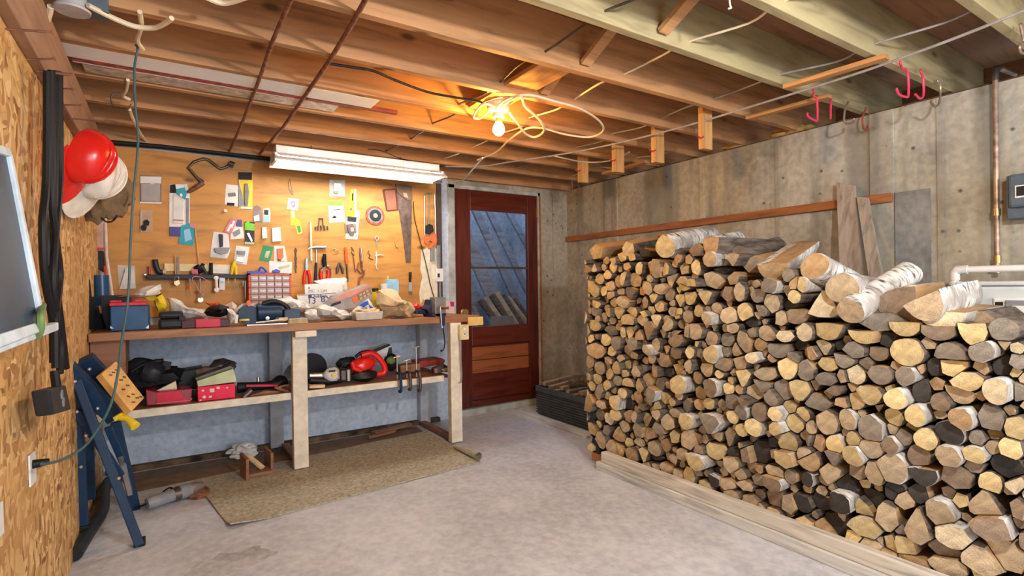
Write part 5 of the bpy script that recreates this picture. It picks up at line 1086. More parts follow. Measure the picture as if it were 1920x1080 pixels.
pack('brown_plate', 'dark red-brown rounded plate hanging beside the hand saw', 'plate', z8('875,140 960,132 972,140 985,300 905,308 895,298 868,150'), plain('dark_red_brown_rim', (.14, .03, .02), .5), [('inner_face', z8('885,150 960,145 975,290 905,296'), .003, plain('brown_red_face', (.36, .14, .08), .5))])
# big hand saw, hung upside down
sw = thing('hand_saw', 'long rusty hand saw hanging point down on the tool board', 'saw', wf(*z8('1060,700')[0]))
plate(z8('975,165 1060,175 1088,215 1088,300 1080,690 1045,690 1020,480 985,260'), .004, .003, plain('rusty_blade', (.16, .11, .09), .45, .5, .25, 20), 'blade', sw)
plate(z8('962,100 1040,105 1085,120 1090,220 1050,225 1005,190 975,170'), .002, .016, plain('worn_handle', (.22, .14, .09), .6), 'handle', sw, .003)
plate(z8('1022,165 1050,168 1062,205 1030,195'), .019, .002, 'kraft', 'worn_spot', sw)
# hacksaw
hs = thing('hacksaw', 'steel hacksaw with orange-red handle hanging at the board edge', 'saw', wf(*z8('1225,590')[0]))
obj('frame', MB().tube([wf(*p, .012) for p in z8('1185,480 1183,200 1186,178 1205,170 1240,172 1258,185 1264,300 1266,490')], .006, 8), 'steel', hs, True)
obj('blade', MB().bar(wf(*z8('1222,180')[0], .012), wf(*z8('1205,545')[0], .012), .003, .010, (1, 0, 0)), 'steel', hs)
plate(z8('1178,490 1210,500 1235,480 1268,470 1272,540 1215,590 1205,580 1240,535 1215,525 1195,560 1180,540'), .004, .02, plain('orange_red_handle', (.75, .17, .07), .4), 'handle', hs, .003)
plate(z8('1190,415 1215,400 1240,410 1250,455 1215,480 1190,470'), .006, .018, 'dgrey', 'tension_knob', hs, .003)
# the back rim of tools
def tooltube(name, label, cat, segs, grp='hand tools hung on the board'):
    p0 = wf(*segs[0][1][0]); zz = min(wf(*q).z for s_ in segs for q in s_[1])
    t = thing(name, label, cat, (p0.x, YP, zz), grp)
    for pn, pts, r, m_ in segs: obj(pn, MB().tube([wf(*q, (max(r) if isinstance(r, list) else r)+.003) for q in pts], r, 10), m_, t, True)
    return t
tooltube('hand_brace', 'old rusty crank hand brace hung high on the tool board', 'hand drill', [
    ('crank', z7('600,350 510,245 560,195 640,170 680,180 745,230 780,255 820,245 860,222'), .010, 'dsteel'),
    ('pad', z7('852,205 895,225'), [.018, .022], 'dsteel'), ('chuck', z7('640,372 600,395 545,430 500,455'), [.014, .017, .015, .008], 'rust'), ('handle_ring', z7('600,345 632,372'), [.014, .015], 'dsteel')], None)
tooltube('paint_stick', 'pale wooden stick hanging behind the claw hammer', 'stick', [('stick', z8('328,385 335,675'), .009, plain('bare_pale_wood', (.75, .62, .42), .7))])
tooltube('claw_hammer', 'claw hammer with steel head and dark grip on the tool board', 'hammer', [
    ('handle', z8('372,590 372,700'), .006, 'steel'), ('grip', z8('372,690 368,770 366,835'), [.008, .011, .012], 'dgrey'), ('head', z8('305,592 330,578 372,572 415,575 445,572'), [.004, .008, .013, .011, .012], 'steel')])
t = tooltube('pliers', 'pliers with long red handles and pale blue jaws', 'pliers', [
    ('handle', z8('292,745 282,790 280,850'), .011, 'red'), ('handle', z8('308,745 322,790 326,850'), .011, 'red'), ('jaw', z8('300,655 298,700 300,748'), [.008, .014, .010], plain('pale_blue_steel', (.45, .62, .72), .4, .3))])
tooltube('tin_snips', 'snips with black jaws and bright red handles', 'snips', [
    ('blade', z8('435,625 430,680 438,720'), [.012, .018, .014], 'black'), ('side_arm', z8('430,720 400,740 395,790 420,820'), .007, 'dsteel'), ('side_arm', z8('445,715 478,740 480,780 465,815'), .006, 'dsteel'), ('handle', z8('410,755 405,785 412,820'), .013, 'red'), ('handle', z8('460,745 465,780 455,815'), .013, 'red'), ('spring', z8('405,750 440,720 465,712'), .004, 'steel')])
tooltube('twisted_wire', 'short twisted dark wire hanging between the organizer and pliers', 'wire', [('wire', z8('218,580 212,600 222,630 212,660 224,690 212,720 220,750 222,768'), .0035, 'dsteel'), ('wire', z8('218,580 226,600 214,630 226,660 214,690 226,720 215,748 222,768'), .0035, 'dsteel')])
tooltube('spring_brush', 'dark steel brush head with thick bristle coils', 'brush', [('stem', z8('395,360 390,420'), .004, 'dsteel'), ('stem', z8('420,360 424,420'), .004, 'dsteel'), ('bridge', z8('392,358 424,358'), .005, 'dsteel'), ('coil', z8('365,420 368,448'), .006, 'dsteel'), ('coil', z8('385,415 387,450'), .006, 'dsteel'), ('coil', z8('408,412 410,450'), .006, 'dsteel'), ('coil', z8('432,412 434,450'), .006, 'dsteel'), ('coil', z8('455,415 457,446'), .006, 'dsteel')])
tooltube('key_ring', 'bunch of small brass rings on a nail above the black pry tool', 'ring', [('ring', z8('485,610 490,590 515,585 530,600 520,622 500,620'), .003, 'brass'), ('ring', z8('515,600 535,590 540,612 520,620'), .003, 'brass')])
tooltube('pincers', 'small dark pincers between the snips and the red-handled file', 'pincers', [('jaw', z8('545,690 530,740 528,775'), [.006, .012, .006], 'dsteel'), ('jaw', z8('550,690 568,740 572,775'), [.006, .010, .006], 'dsteel')])
tooltube('red_file', 'long file with orange-red handle hanging upright', 'file', [('handle', z8('592,575 600,700'), [.012, .011], 'orange'), ('blade', z8('600,700 610,835'), [.007, .006], 'dsteel')])
tooltube('bolt_cutter', 'rusty thin-armed cutter hanging from a brass nail', 'cutter', [('arm', z8('640,575 655,680 665,760'), .004, 'rust'), ('arm', z8('632,572 650,590 655,640'), .004, 'rust'), ('pivot', z8('640,605 652,625'), .009, 'brass')])
tooltube('long_pliers', 'long narrow pliers with rusty curled red grips', 'pliers', [('jaw', z8('700,578 705,640 715,735'), [.006, .009, .008], 'rust'), ('jaw', z8('708,580 716,640 712,735'), [.005, .008, .007], 'steel'), ('grip', z8('690,690 680,740 705,770 735,745 725,790 695,800 690,860'), .007, plain('rusty_red_grip', (.35, .10, .07), .6)), ('grip', z8('712,735 730,770 722,800'), .007, 'rust')])
tooltube('ring_spanner', 'small ring spanner on a nail below the sanding disc', 'spanner', [('ring', z8('812,510 815,498 828,494 838,502 838,516 828,524 816,522 812,510'), .0045, 'steel'), ('shank', z8('826,524 824,570'), .0045, 'steel')])
tooltube('s_hook', 'dark S-shaped hook beside the white plastic hook', 'hook', [('hook', z8('768,600 758,620 778,632 765,655 785,662 800,668'), .004, 'dsteel')])
tooltube('white_hook', 'white plastic hook with a long curved tail', 'hook', [('hook', z8('822,605 824,680 818,705 825,735 838,742'), [.006, .006, .005, .004, .003], 'white'), ('cross', z8('812,640 850,632 880,638'), [.004, .006, .003], 'chalk')])
tooltube('brass_hook', 'slim brass hook near the hand saw tip', 'hook', [('hook', z8('978,505 965,530 968,570 985,580'), .0035, 'brass')])
tooltube('putty_knife', 'putty knife with black handle hanging under the hand saw', 'knife', [('handle', z8('1078,762 1076,835'), [.012, .009], 'black'), ('rivets', z8('1078,775 1078,776'), .013, 'steel')])
plate(z8('1066,838 1090,838 1090,905 1064,905'), .004, .002, 'steel', 'putty_blade', bpy.data.objects['putty_knife'])
plate(z8('1064,905 1090,905 1088,930 1068,925'), .004, .003, 'rust', 'worn_tip', bpy.data.objects['putty_knife'])
# switch, conduit, cable at the board edge
sb = thing('light_switch', 'white switch box on grey conduit at the edge of the tool board', 'switch', wf(*z8('1290,830')[0]))
obj('box_body', MB().prism([wf(x, y, -.0) for x, y in z8('1260,735 1315,735 1315,832 1260,832')], (0, -.03, 0)), 'white', sb, bevel=.003)
obj('toggle', MB().prism([wf(x, y, .03) for x, y in z8('1282,770 1294,770 1294,800 1282,800')], (0, -.012, 0)), 'dgrey', sb)
obj('conduit', MB().tube([wf(*p, .014) for p in z8('1286,730 1284,640 1284,560')], .010, 10), 'grey', sb, True)
obj('thin_conduit', MB().tube([wf(*p, .014) for p in z8('1298,730 1298,560')], .006, 8), 'grey', sb, True)
obj('lower_conduit', MB().tube([wf(*p, .014) for p in z8('1300,832 1302,950')], .009, 10), 'grey', sb, True)
for k, (x0, y0_, x1, y1_) in enumerate(((1224, 580, 1255, 680),)):
    one('grey_padlock', MB().prism([wf(x, y, .0) for x, y in z8(f'{x0},{y0_} {x1},{y0_} {x1},{y1_} {x0},{y1_}')], (0, -.02, 0)).tube([wf(*p, .012) for p in z8('1228,580 1230,562 1248,562 1250,580')], .003, 6), 'grey', 'grey rectangular fitting under the hacksaw handle', 'fitting', bevel=.003)
one('loose_cable', MB().tube(smoothpts([wf(*p, .02) for p in z8('1100,230 1110,360 1150,520 1195,700 1230,860 1258,955')]), .0035, 6), 'black', 'thin black cord running from beside the hand saw down to the vise', 'cord', smooth=True)
one('dark_edge_board', MB().box((1.985, YB-.03, .98), (2.03, YB-.0125, 2.08)), plain('dark_stained_wood', (.07, .055, .05), .6), 'dark narrow board along the door-side edge of the tool board', 'board')
# clear bag of white pieces, by the blue box
pack('clear_bag', 'clear bag of white crumbs hanging above the blue metal box', 'bag', zA('355,85 520,95 530,310 370,320'), 'film', [('white_filling', zA('430,120 500,110 520,200 528,308 372,315 400,240'), .02, 'bag')])

# magnetic tool bar with what sits on it and hangs from it
ra, rb = wf(275, 514, .03), wf(465, 514, .03)
br = thing('tool_rail', 'long dark shelf rail across the tool board, crowded with small tools', 'rail', ((ra.x+rb.x)/2, YP, ra.z-.04))
obj('rail', MB().box((ra.x, YP-.075, ra.z-.035), (rb.x+.02, YP, ra.z-.004)), 'dgrey', br, bevel=.004)
obj('end_cap', MB().box((ra.x-.012, YP-.06, ra.z-.008), (ra.x, YP, ra.z)), 'steel', br)
zr = ra.z-.003
def onrail(zx, y_=.035): return wf(150+zx/5.05, 514, y_).x
one('red_pegs', MB().box((onrail(650), YP-.05, zr), (onrail(672), YP-.02, zr+.055)), 'redpaint', 'small red block at the chipboard end of the tool rail', 'block', bevel=.003)
t = thing('rubber_elbow', 'dark bent rubber elbow standing on the tool rail', 'fitting', (onrail(730), YP-.04, zr))
obj('elbow', MB().tube(smoothpts([(onrail(712), YP-.035, zr+.10), (onrail(720), YP-.035, zr+.06), (onrail(745), YP-.035, zr+.02), (onrail(785), YP-.035, zr+.017)]), .017, 12), 'dgrey', t, True)
obj('pale_tip', MB().tube([(onrail(785), YP-.035, zr+.018), (onrail(815), YP-.035, zr+.018)], .015, 12), 'kraft', t, True)
one('wood_wedge', MB().box((onrail(900), YP-.04, zr), (onrail(915), YP-.025, zr+.13)), 'stickZ', 'thin upright wood piece on the tool rail', 'wood')
one('dark_bar', MB().box((onrail(920), YP-.05, zr), (onrail(942), YP-.03, zr+.12)), 'dsteel', 'dark upright steel piece beside the thin wood on the rail', 'bar')
one('pale_ruler', MB().bar((onrail(800), YP-.015, zr+.05), (onrail(1430), YP-.015, zr+.045), .006, .05), plain('pale_yellow_ruler', (.80, .66, .36), .6), 'long pale yellow ruler behind the tools on the rail', 'ruler')
one('white_ruler', MB().bar((onrail(1250), YP-.03, zr+.032), (onrail(1440), YP-.03, zr+.028), .006, .045), 'paper', 'white strip leaning at the organizer end of the rail', 'strip')
one('pink_spool', MB().lathe([(.02, 0), (.02, .035), (.0, .035)], (onrail(1065), YP-.045, zr+.018), (.9, -.3, 0), 12), 'pink', 'small pink spool on the tool rail', 'spool', smooth=True)
t = thing('black_sprayer', 'small black gun-shaped tool standing on the tool rail', 'tool', (onrail(1130), YP-.05, zr))
obj('body', MB().blob((onrail(1125), YP-.05, zr+.035), (.03, .018, .030), 5, .25), 'black', t, True)
obj('nozzle', MB().tube([(onrail(1150), YP-.05, zr+.055), (onrail(1180), YP-.055, zr+.025), (onrail(1222), YP-.07, zr-.03)], [.016, .010, .005], 8), 'dgrey', t, True)
obj('grip', MB().tube([(onrail(1145), YP-.04, zr+.04), (onrail(1170), YP-.04, zr+.075)], .012, 8), 'black', t, True)
one('black_marker', MB().tube([(onrail(1240), YP-.05, zr), (onrail(1240), YP-.05, zr+.08)], .012, 10), 'black', 'thick black marker standing on the tool rail', 'marker', smooth=True)
t = thing('yellow_clip', 'yellow spring clip at the organizer end of the tool rail', 'clip', (onrail(1455), YP-.05, zr))
obj('jaw', MB().tube([(onrail(1430), YP-.05, zr+.0), (onrail(1445), YP-.05, zr+.05), (onrail(1470), YP-.05, zr+.105)], [.008, .014, .010], 8), 'yellow', t, True)
obj('jaw', MB().tube([(onrail(1475), YP-.05, zr+.0), (onrail(1470), YP-.05, zr+.05), (onrail(1450), YP-.05, zr+.09)], [.008, .012, .008], 8), 'yellow', t, True)
HY = YP-.078
def hang(zx, z0_, z1_): return (150+zx/5.05, 480+z0_/5.05), (150+zx/5.05, 480+z1_/5.05)
def hp(zx, zy, y=None): return P(150+zx/5.05, 480+zy/5.05, 'Y', HY if y is None else y)
t = thing('padlock', 'small brass padlock hanging from the tool rail', 'padlock', hp(915, 285))
obj('lock_body', MB().prism([hp(x, y) for x, y in ((890, 240), (935, 225), (952, 262), (918, 288), (888, 265))], (0, -.012, 0)), plain('dull_brass', (.62, .52, .32), .4, .5), t, bevel=.002)
obj('shackle', MB().tube([hp(x, y, HY-.005) for x, y in ((895, 240), (895, 205), (915, 192), (932, 200), (934, 228))], .003, 6), 'steel', t, True)
t = thing('scriber', 'slim pointed tool hanging below the tool rail', 'tool', hp(1040, 370))
obj('shaft', MB().tube([hp(1038, 215), hp(1040, 280)], [.009, .006], 8).tube([hp(1040, 310), hp(1042, 370)], [.002, .002], 6), 'steel', t, True)
obj('grip', MB().tube([hp(1040, 280), hp(1040, 312)], .008, 8), 'orange', t, True)
t = thing('combination_spanner', 'long steel spanner hanging lowest from the tool rail', 'spanner', hp(1140, 435))
obj('shank', MB().tube([hp(1135, 215), hp(1140, 400)], .007, 8), 'steel', t, True)
obj('ring_end', MB().lathe([(.017, -.004), (.017, .004), (.0, .004)], hp(1141, 415), (0, -1, 0), 12), 'steel', t, True)
one('pink_string', MB().tube(smoothpts([hp(x, y, HY-.01) for x, y in ((1205, 238), (1160, 205), (1110, 195), (1070, 200), (1065, 230), (1100, 270), (1120, 320), (1170, 380))]), .0025, 5), 'pink', 'pink string looping down from the tool rail', 'string', smooth=True)
t = thing('combination_spanner', 'short white spanner hanging beside the small clear packet', 'spanner', hp(1292, 335))
obj('shank', MB().tube([hp(1290, 215), hp(1294, 310)], .009, 8), 'white', t, True)
obj('ring_end', MB().lathe([(.015, -.004), (.017, .004), (.006, .006)], hp(1296, 320), (0, -1, 0), 12), 'white', t, True)
obj('ring_end', MB().lathe([(.014, -.004), (.015, .004), (.006, .006)], hp(1290, 208), (0, -1, 0), 12), 'white', t, True)
t = thing('clear_packet', 'small clear packet hanging from the tool rail', 'packet', hp(1345, 320))
obj('packet', MB().prism([hp(x, y) for x, y in ((1320, 205), (1372, 210), (1370, 322), (1318, 318))], (0, -.010, 0)), plain('cloudy_packet', (.55, .56, .58), .3), t)
obj('blue_print', MB().prism([hp(x, y, HY-.0102) for x, y in ((1330, 235), (1360, 238), (1358, 262), (1330, 260))], (0, -.001, 0)), 'skyb', t)
for k, (x, z0_, z1_) in enumerate(((1405, 215, 260), (1470, 215, 250), (1545, 235, 290), (1565, 235, 400))):
    one('hanging_bit', MB().tube([hp(x, z0_), hp(x-3+k, z1_)], [.004, .002], 6), 'paper' if k > 1 else 'kraft', 'small thin bit hanging below the rail, %s from the yellow clip' % ORD[k], 'bit', 'thin bits under the tool rail', smooth=True)

# red parts organizer
oy = 4.13
A_, B_ = P(466, 513, 'Y', oy), P(547, 568, 'Y', oy)
og = thing('parts_organizer', 'orange-red small parts cabinet with clear drawers on the bench', 'cabinet', ((A_.x+B_.x)/2, oy+.06, ZB))
ox0, ox1, oz1, oz0 = A_.x, B_.x, A_.z, ZB+.012
mb = MB().box((ox0, oy, oz0), (ox0+.012, YP-.01, oz1)).box((ox1-.012, oy, oz0), (ox1, YP-.01, oz1)).box((ox0, oy, oz1-.01), (ox1, YP-.01, oz1)).box((ox0, YP-.02, oz0), (ox1, YP-.01, oz1)).box((ox0, oy, oz0), (ox1, YP-.01, oz0+.01))
rh = (oz1-.01-oz0)/7
for k in range(1, 7): mb.box((ox0, oy, oz0+rh*k-.002), (ox1, YP-.02, oz0+rh*k+.002))
obj('cabinet_body', mb, plain('orange_red_plastic', (.70, .10, .04), .4), og)
dm = plain('smoky_clear_drawer', (.30, .20, .17), .25); 
cw = (ox1-ox0-.024)/5
for r_ in range(1, 7):
    for c_ in range(5):
        x = ox0+.012+cw*c_; z = oz0+rh*r_+.003
        dr = obj('drawer', MB().box((x+.002, oy-.002, z), (x+cw-.002, oy+.05, z+rh-.007)), dm, og)
        obj('drawer_pull', MB().box((x+.007, oy-.009, z+rh*.28), (x+cw-.007, oy-.002, z+rh*.52)), plain('pale_drawer_lip', (.66, .56, .50), .3), dr)
t = thing('blue_clamp', 'blue and white clip lying on the parts cabinet', 'clip', (ox0+.06, oy+.05, oz1))
obj('bar', MB().box((ox0-.005, oy+.02, oz1), (ox0+.11, oy+.05, oz1+.018)), 'royal', t, bevel=.003)
obj('loop', MB().tube(smoothpts([(ox0+.07, oy+.035, oz1+.018), (ox0+.085, oy+.035, oz1+.045), (ox0+.11, oy+.035, oz1+.03), (ox0+.12, oy+.035, oz1+.01)]), .007, 8), 'royal', t, True)

# ------------------------------------------------------------ on the bench top
def bp(x, y, Y): return P(x, y, 'Y', Y)
# blue metal box, red lid
a, b = bp(207, 617, 3.66), bp(279, 572, 3.66)
bx = thing('metal_box', 'blue metal box with a red tray top at the end of the bench', 'box', ((a.x+b.x)/2, 3.76, ZB))
obj('case', MB().box((a.x, 3.66, ZB+.001), (b.x, 3.90, b.z)), 'blue', bx, bevel=.006)
obj('red_top', MB().box((a.x-.003, 3.655, b.z), (b.x-.01, 3.905, b.z+.018)).box((a.x+.0, 3.655, b.z+.018), (a.x+.05, 3.70, b.z+.03)).box((a.x+.11, 3.655, b.z+.018), (b.x-.03, 3.70, b.z+.034)), 'redpaint', bx, bevel=.004)
obj('metal_corner', MB().prism([bp(273, 615, 3.6585), bp(279, 609, 3.6585), bp(279, 616, 3.6585)], (0, -.001, 0)), 'steel', bx)
obj('metal_corner', MB().prism([bp(207, 616, 3.6585), bp(213, 616, 3.6585), bp(207, 611, 3.6585)], (0, -.001, 0)), 'steel', bx)
# blue canister standing higher at the wall end
one('blue_canister', MB().tube([bp(192, 573, 3.95), bp(190, 516, 3.95)], .036, 18), 'blue', 'tall glossy blue canister against the wall end above the blue box', 'canister', smooth=True)
one('wooden_bench_box', MB().box((XL+.04, 3.85, ZB), (-.185, 4.05, ZB+.20)), 'blackp', 'dark open box on the bench carrying the blue canister', 'box')
# black flat panels leaning at the wall end
for k, (x0, x1, yt) in enumerate(((153, 168, 528), (163, 176, 560), (170, 184, 578), (177, 190, 592))):
    a = bp(x0+4, 617, 3.62+.045*k); b = bp(x0, yt, 3.66+.045*k)
    one('leaning_sheet', MB().prism([bp(x0, yt, 3.66+.04*k), bp(x1-3, yt-4, 3.70+.04*k), bp(x1+6, 616, 3.69+.04*k), bp(x0+6, 618, 3.645+.04*k)], (.008, .012, 0)), 'blackp', 'thin black flat panel leaning at the bench end, %s from the chipboard wall' % ORD[k], 'panel', 'black panels leaning at the bench end')
# long thin poles in the corner beside the plywood
one('corner_pole', MB().tube([P(197, 398, 'Y', 4.2), P(200, 480, 'Y', 4.15), P(213, 572, 'Y', 4.0)], .008, 8), plain('pale_pole', (.72, .62, .52), .5), 'slim pale pole standing in the bench corner behind the blue box', 'pole', smooth=True)
one('corner_pole', MB().tube([P(196, 500, 'Y', 4.12), P(204, 575, 'Y', 3.98)], .006, 8), 'redpaint', 'short red and white rod beside the slim pale pole', 'pole', smooth=True)
t = thing('wall_flashlight', 'pale pink long box strapped in the corner under the brown cap', 'box', P(188, 470, 'Y', 4.15))
obj('box_body', MB().prism([P(x, y, 'Y', 4.15) for x, y in ((180, 410), (194, 412), (193, 468), (180, 465))], (0, .04, 0)), plain('dusty_pink_plastic', (.55, .36, .30), .5), t, bevel=.004)
obj('red_strap', MB().box((P(176, 465, 'Y', 4.14).x, 4.135, P(176, 468, 'Y', 4.14).z), (P(197, 465, 'Y', 4.14).x, 4.148, P(176, 464, 'Y', 4.14).z)), 'redpaint', t)
one('corner_dark_case', MB().prism([P(x, y, 'Y', 4.18) for x, y in ((176, 472), (194, 470), (196, 512), (176, 500))], (0, .05, 0)), 'blackp', 'dark case in the corner between the pink box and the blue canister', 'case', bevel=.004)

def crumple(name, lab, cat, poly, Y, dep, mat, seed, amp=.03, parent=None, n=16):
    """a crumpled bag or cloth: the outline given depth dep behind Y, folded by noise"""
    pts = [bp(x, y, Y) for x, y in poly]; cx = sum(p.x for p in pts)/len(pts); cz = sum(p.z for p in pts)/len(pts)
    rings = 7; per = []
    L = []
    for i in range(len(pts)):
        a, b = pts[i], pts[(i+1) % len(pts)]; k = max(2, int((b-a).length/.025))
        L += [a.lerp(b, j/k) for j in range(k)]
    m_ = len(L); vs = []
    for k in range(rings+1):
        t = k/rings; s = math.cos((t*2-1)*PI/2*.94)**.45; dy = dep*(t-.12)
        for i, p in enumerate(L):
            q = Vector((cx+(p.x-cx)*s, Y+dy-dep*.35*(1-s), cz+(p.z-cz)*s))
            nz = noise.noise(q*22+Vector((seed, 0, 0)))*amp*.7+abs(noise.noise(q*9+Vector((0, seed, 0))))*amp
            q += Vector((nz*.6, -abs(nz), nz*.6))*(1 if s > .3 else .3)
            q.z = max(q.z, min(pp.z for pp in pts)+.0)
            vs.append(q)
    fs = [(k*m_+i, k*m_+(i+1) % m_, (k+1)*m_+(i+1) % m_, (k+1)*m_+i) for k in range(rings) for i in range(m_)]
    # inner folded front
    c0 = len(vs); R2 = 5; ring0 = vs[0:m_]
    for r_ in range(1, R2):
        s = 1-r_/R2
        for i in range(m_):
            q = Vector((cx, Y-dep*.12, cz)).lerp(ring0[i], s); nz = noise.noise(q*26+Vector((seed, 3, 0)))
            vs.append(q+Vector((0, -amp*1.3*nz-.2*amp, 0)))
    vs.append(Vector((cx, Y-dep*.15, cz)))
    for r_ in range(R2-1):
        A0 = 0 if r_ == 0 else c0+(r_-1)*m_; B0 = c0+r_*m_
        fs += [(A0+i, B0+i, B0+(i+1) % m_, A0+(i+1) % m_) for i in range(m_)]
    la = c0+(R2-2)*m_; fs += [(la+i, len(vs)-1, la+(i+1) % m_) for i in range(m_)]
    fs.append(tuple(range(rings*m_, rings*m_+m_)))
    mb = MB().add(vs, fs)
    if parent: return obj(name, mb, mat, parent)
    return one(name, mb, mat, lab, cat)
t = thing('shopping_bag', 'white and yellow crumpled plastic bag on the blue metal box', 'bag', bp(270, 585, 3.9))
crumple('white_top', '', '', zA('345,390 470,380 560,315 750,275 755,330 700,390 600,400 520,400'), 3.80, .1, 'bag', 2, .02, t)
crumple('yellow_side', '', '', zA('560,395 700,350 745,335 790,370 830,480 800,520 740,545 690,420 600,410'), 3.90, .1, 'yellow', 3, .02, t)
obj('black_print', MB().prism([bp(x, y, 3.865) for x, y in zA('715,375 770,350 775,362 722,390')], (0, -.002, 0)), 'black', t)
crumple('white_rag_bag', 'long white crumpled bag behind the black cases on the bench', 'bag', zA('820,395 870,400 960,450 1020,490 1180,510 1230,540 1180,600 1020,610 850,610'), 3.92, .12, 'bag', 4, .02)
t = thing('tool_case', 'dark grey hard tool case on the bench beside the blue box', 'case', bp(322, 612, 3.70))
a, b = bp(297, 612, 3.66), bp(345, 585, 3.66)
obj('lower_shell', MB().box((a.x, 3.66, ZB+.001), (b.x, 3.82, ZB+.058)), 'dgrey', t, bevel=.015)
obj('lid', MB().box((a.x+.003, 3.663, ZB+.060), (b.x-.003, 3.817, ZB+.10)), 'dgrey', t, bevel=.015)
obj('latch', MB().box((a.x+.1, 3.655, ZB+.045), (a.x+.13, 3.662, ZB+.075)), 'blackp', t, bevel=.002)
t = thing('tin_box', 'small open box with crimson front on the bench', 'box', bp(390, 611, 3.66))
a, b = bp(367, 611, 3.63), bp(413, 597, 3.63)
obj('crimson_front', MB().box((a.x, 3.63, ZB+.002), (b.x, 3.645, b.z)), 'crimson', t, bevel=.002)
obj('box_body', MB().box((a.x-.07, 3.646, ZB+.001), (b.x+.05, 3.80, ZB+.045)), plain('dark_maroon_box', (.07, .02, .03), .4), t, bevel=.003)
crumple('work_boots', 'shiny black goggles and gloves heaped over the crimson box', 'gloves', zA('1180,535 1210,490 1330,460 1420,480 1400,560 1330,585 1200,570'), 3.66, .10, 'black', 6, .012)
crumple('grey_gloves', 'grey and white glove beside the black goggles', 'gloves', zA('1385,500 1440,510 1490,560 1480,640 1420,640 1400,590'), 3.64, .07, 'bag', 7, .012)
one('white_tube', MB().tube([bp(442, 606, 3.62), bp(444, 590, 3.62)], .010, 10), 'white', 'small white tube standing by the grey glove', 'tube', smooth=True)
crumple('orange_wrap', 'reddish wrapper heap behind the black goggles', 'wrapper', zA('1170,440 1250,445 1330,440 1310,470 1230,480'), 3.95, .06, 'orange', 8, .012)
crumple('pale_wrapper', 'pale pinkish wrapper standing beside the circular saw', 'wrapper', zA('1370,470 1440,435 1485,470 1490,620 1400,620'), 3.9, .06, plain('pale_pink_paper', (.70, .52, .45), .6), 9, .012)
# circular saw (navy)
t = thing('circular_saw', 'navy circular saw with round guard before the parts cabinet', 'saw', bp(480, 604, 3.72))
cs_ = bp(465, 582, 3.74); rr = (bp(448, 582, 3.74)-bp(487, 582, 3.74)).length/2
obj('blade_guard', MB().lathe([(0, 0), (rr, 0), (rr, .05), (0, .05)], (cs_.x, 3.76, ZB+.004+rr), (0, -1, 0), 28), 'navy', t, True)
obj('blade_rim', MB().lathe([(rr*.7, 0), (rr*1.12, 0), (rr*1.12, .004), (0, .004)], (cs_.x, 3.775, ZB+.006+rr*1.1), (0, -1, 0), 28), 'bag', t, True)
obj('orange_tag', MB().prism([bp(x, y, 3.70) for x, y in zA('1580,425 1605,415 1620,440 1612,475 1590,478 1578,450')], (0, -.006, 0)), 'orange', t, bevel=.001)
obj('motor', MB().tube([(cs_.x+.05, 3.72, ZB+.075), (cs_.x+.19, 3.72, ZB+.075)], [.06, .055], 16), 'navy', t, True)
obj('handle', MB().tube(smoothpts([(cs_.x+.08, 3.70, ZB+.13), (cs_.x+.15, 3.70, ZB+.145), (cs_.x+.22, 3.70, ZB+.11), (cs_.x+.24, 3.70, ZB+.05)]), .016, 10), 'blackp', t, True)
obj('base_plate', MB().box((cs_.x-.02, 3.62, ZB+.001), (cs_.x+.27, 3.80, ZB+.006)), 'steel', t)
obj('battery', MB().box((cs_.x+.20, 3.66, ZB+.02), (cs_.x+.30, 3.74, ZB+.09)), plain('navy_plastic', (.03, .06, .13), .4), t, bevel=.006)
obj('side_bolt', MB().lathe([(.012, 0), (.012, .01), (0, .012)], (cs_.x+.10, 3.655, ZB+.04), (0, -1, 0), 10), 'steel', t)
one('long_screwdriver', MB().tube([bp(480, 605, 3.60), bp(530, 599, 3.60)], .004, 8), 'white', 'long thin white rod on the bench before the navy saw', 'rod', smooth=True)
one('yellow_tape', MB().lathe([(.03, 0), (.03, .012), (.012, .012), (.012, 0)], bp(458, 602, 3.63)*1, (0, .1, 1), 16), plain('yellow_green_tape', (.60, .55, .12), .5), 'flat roll of yellow tape beside the grey glove', 'tape', smooth=True)
# white plastic bags around the middle
crumple('plastic_bag', 'large crumpled white plastic bag in the middle of the bench', 'bag', zB('-60,440 90,390 210,372 300,400 380,440 390,480 320,500 250,520 180,520 100,450 -40,520'), 3.85, .16, 'bag', 12, .035)
crumple('plastic_bag', 'white plastic bag slumped under the tilted orange box', 'bag', zB('440,480 500,445 560,450 640,480 740,510 780,545 700,580 580,570 470,545'), 3.72, .14, 'bag', 14, .03)
crumple('plastic_bag', 'grey-white crumpled bag lying at the bench edge by the paper stack', 'bag', zB('330,520 400,480 450,490 460,560 500,580 400,590 360,570'), 3.66, .08, 'bag', 15, .018)
t = thing('paper_stack', 'small yellowish stack of sandpaper on the bench edge', 'stack', bp(555, 601, 3.62))
a, b = bp(540, 602, 3.61), bp(577, 594, 3.61)
for k in range(3): obj('sheet', MB().box((a.x+.002*k, 3.605+.002*k, ZB+.001+.011*k), (b.x-.003*k, 3.70, ZB+.011+.011*k)), plain('sandpaper', (.48, .42, .26), .9, 0, .2, 60), t)
one('sanding_pad', MB().cbox(bp(530, 600, 3.62)+Vector((0, .03, .004)), (.06, .05, .02), (0, 0, .3)), 'kraft', 'little tan pad beside the yellowish sandpaper stack', 'pad', bevel=.003)
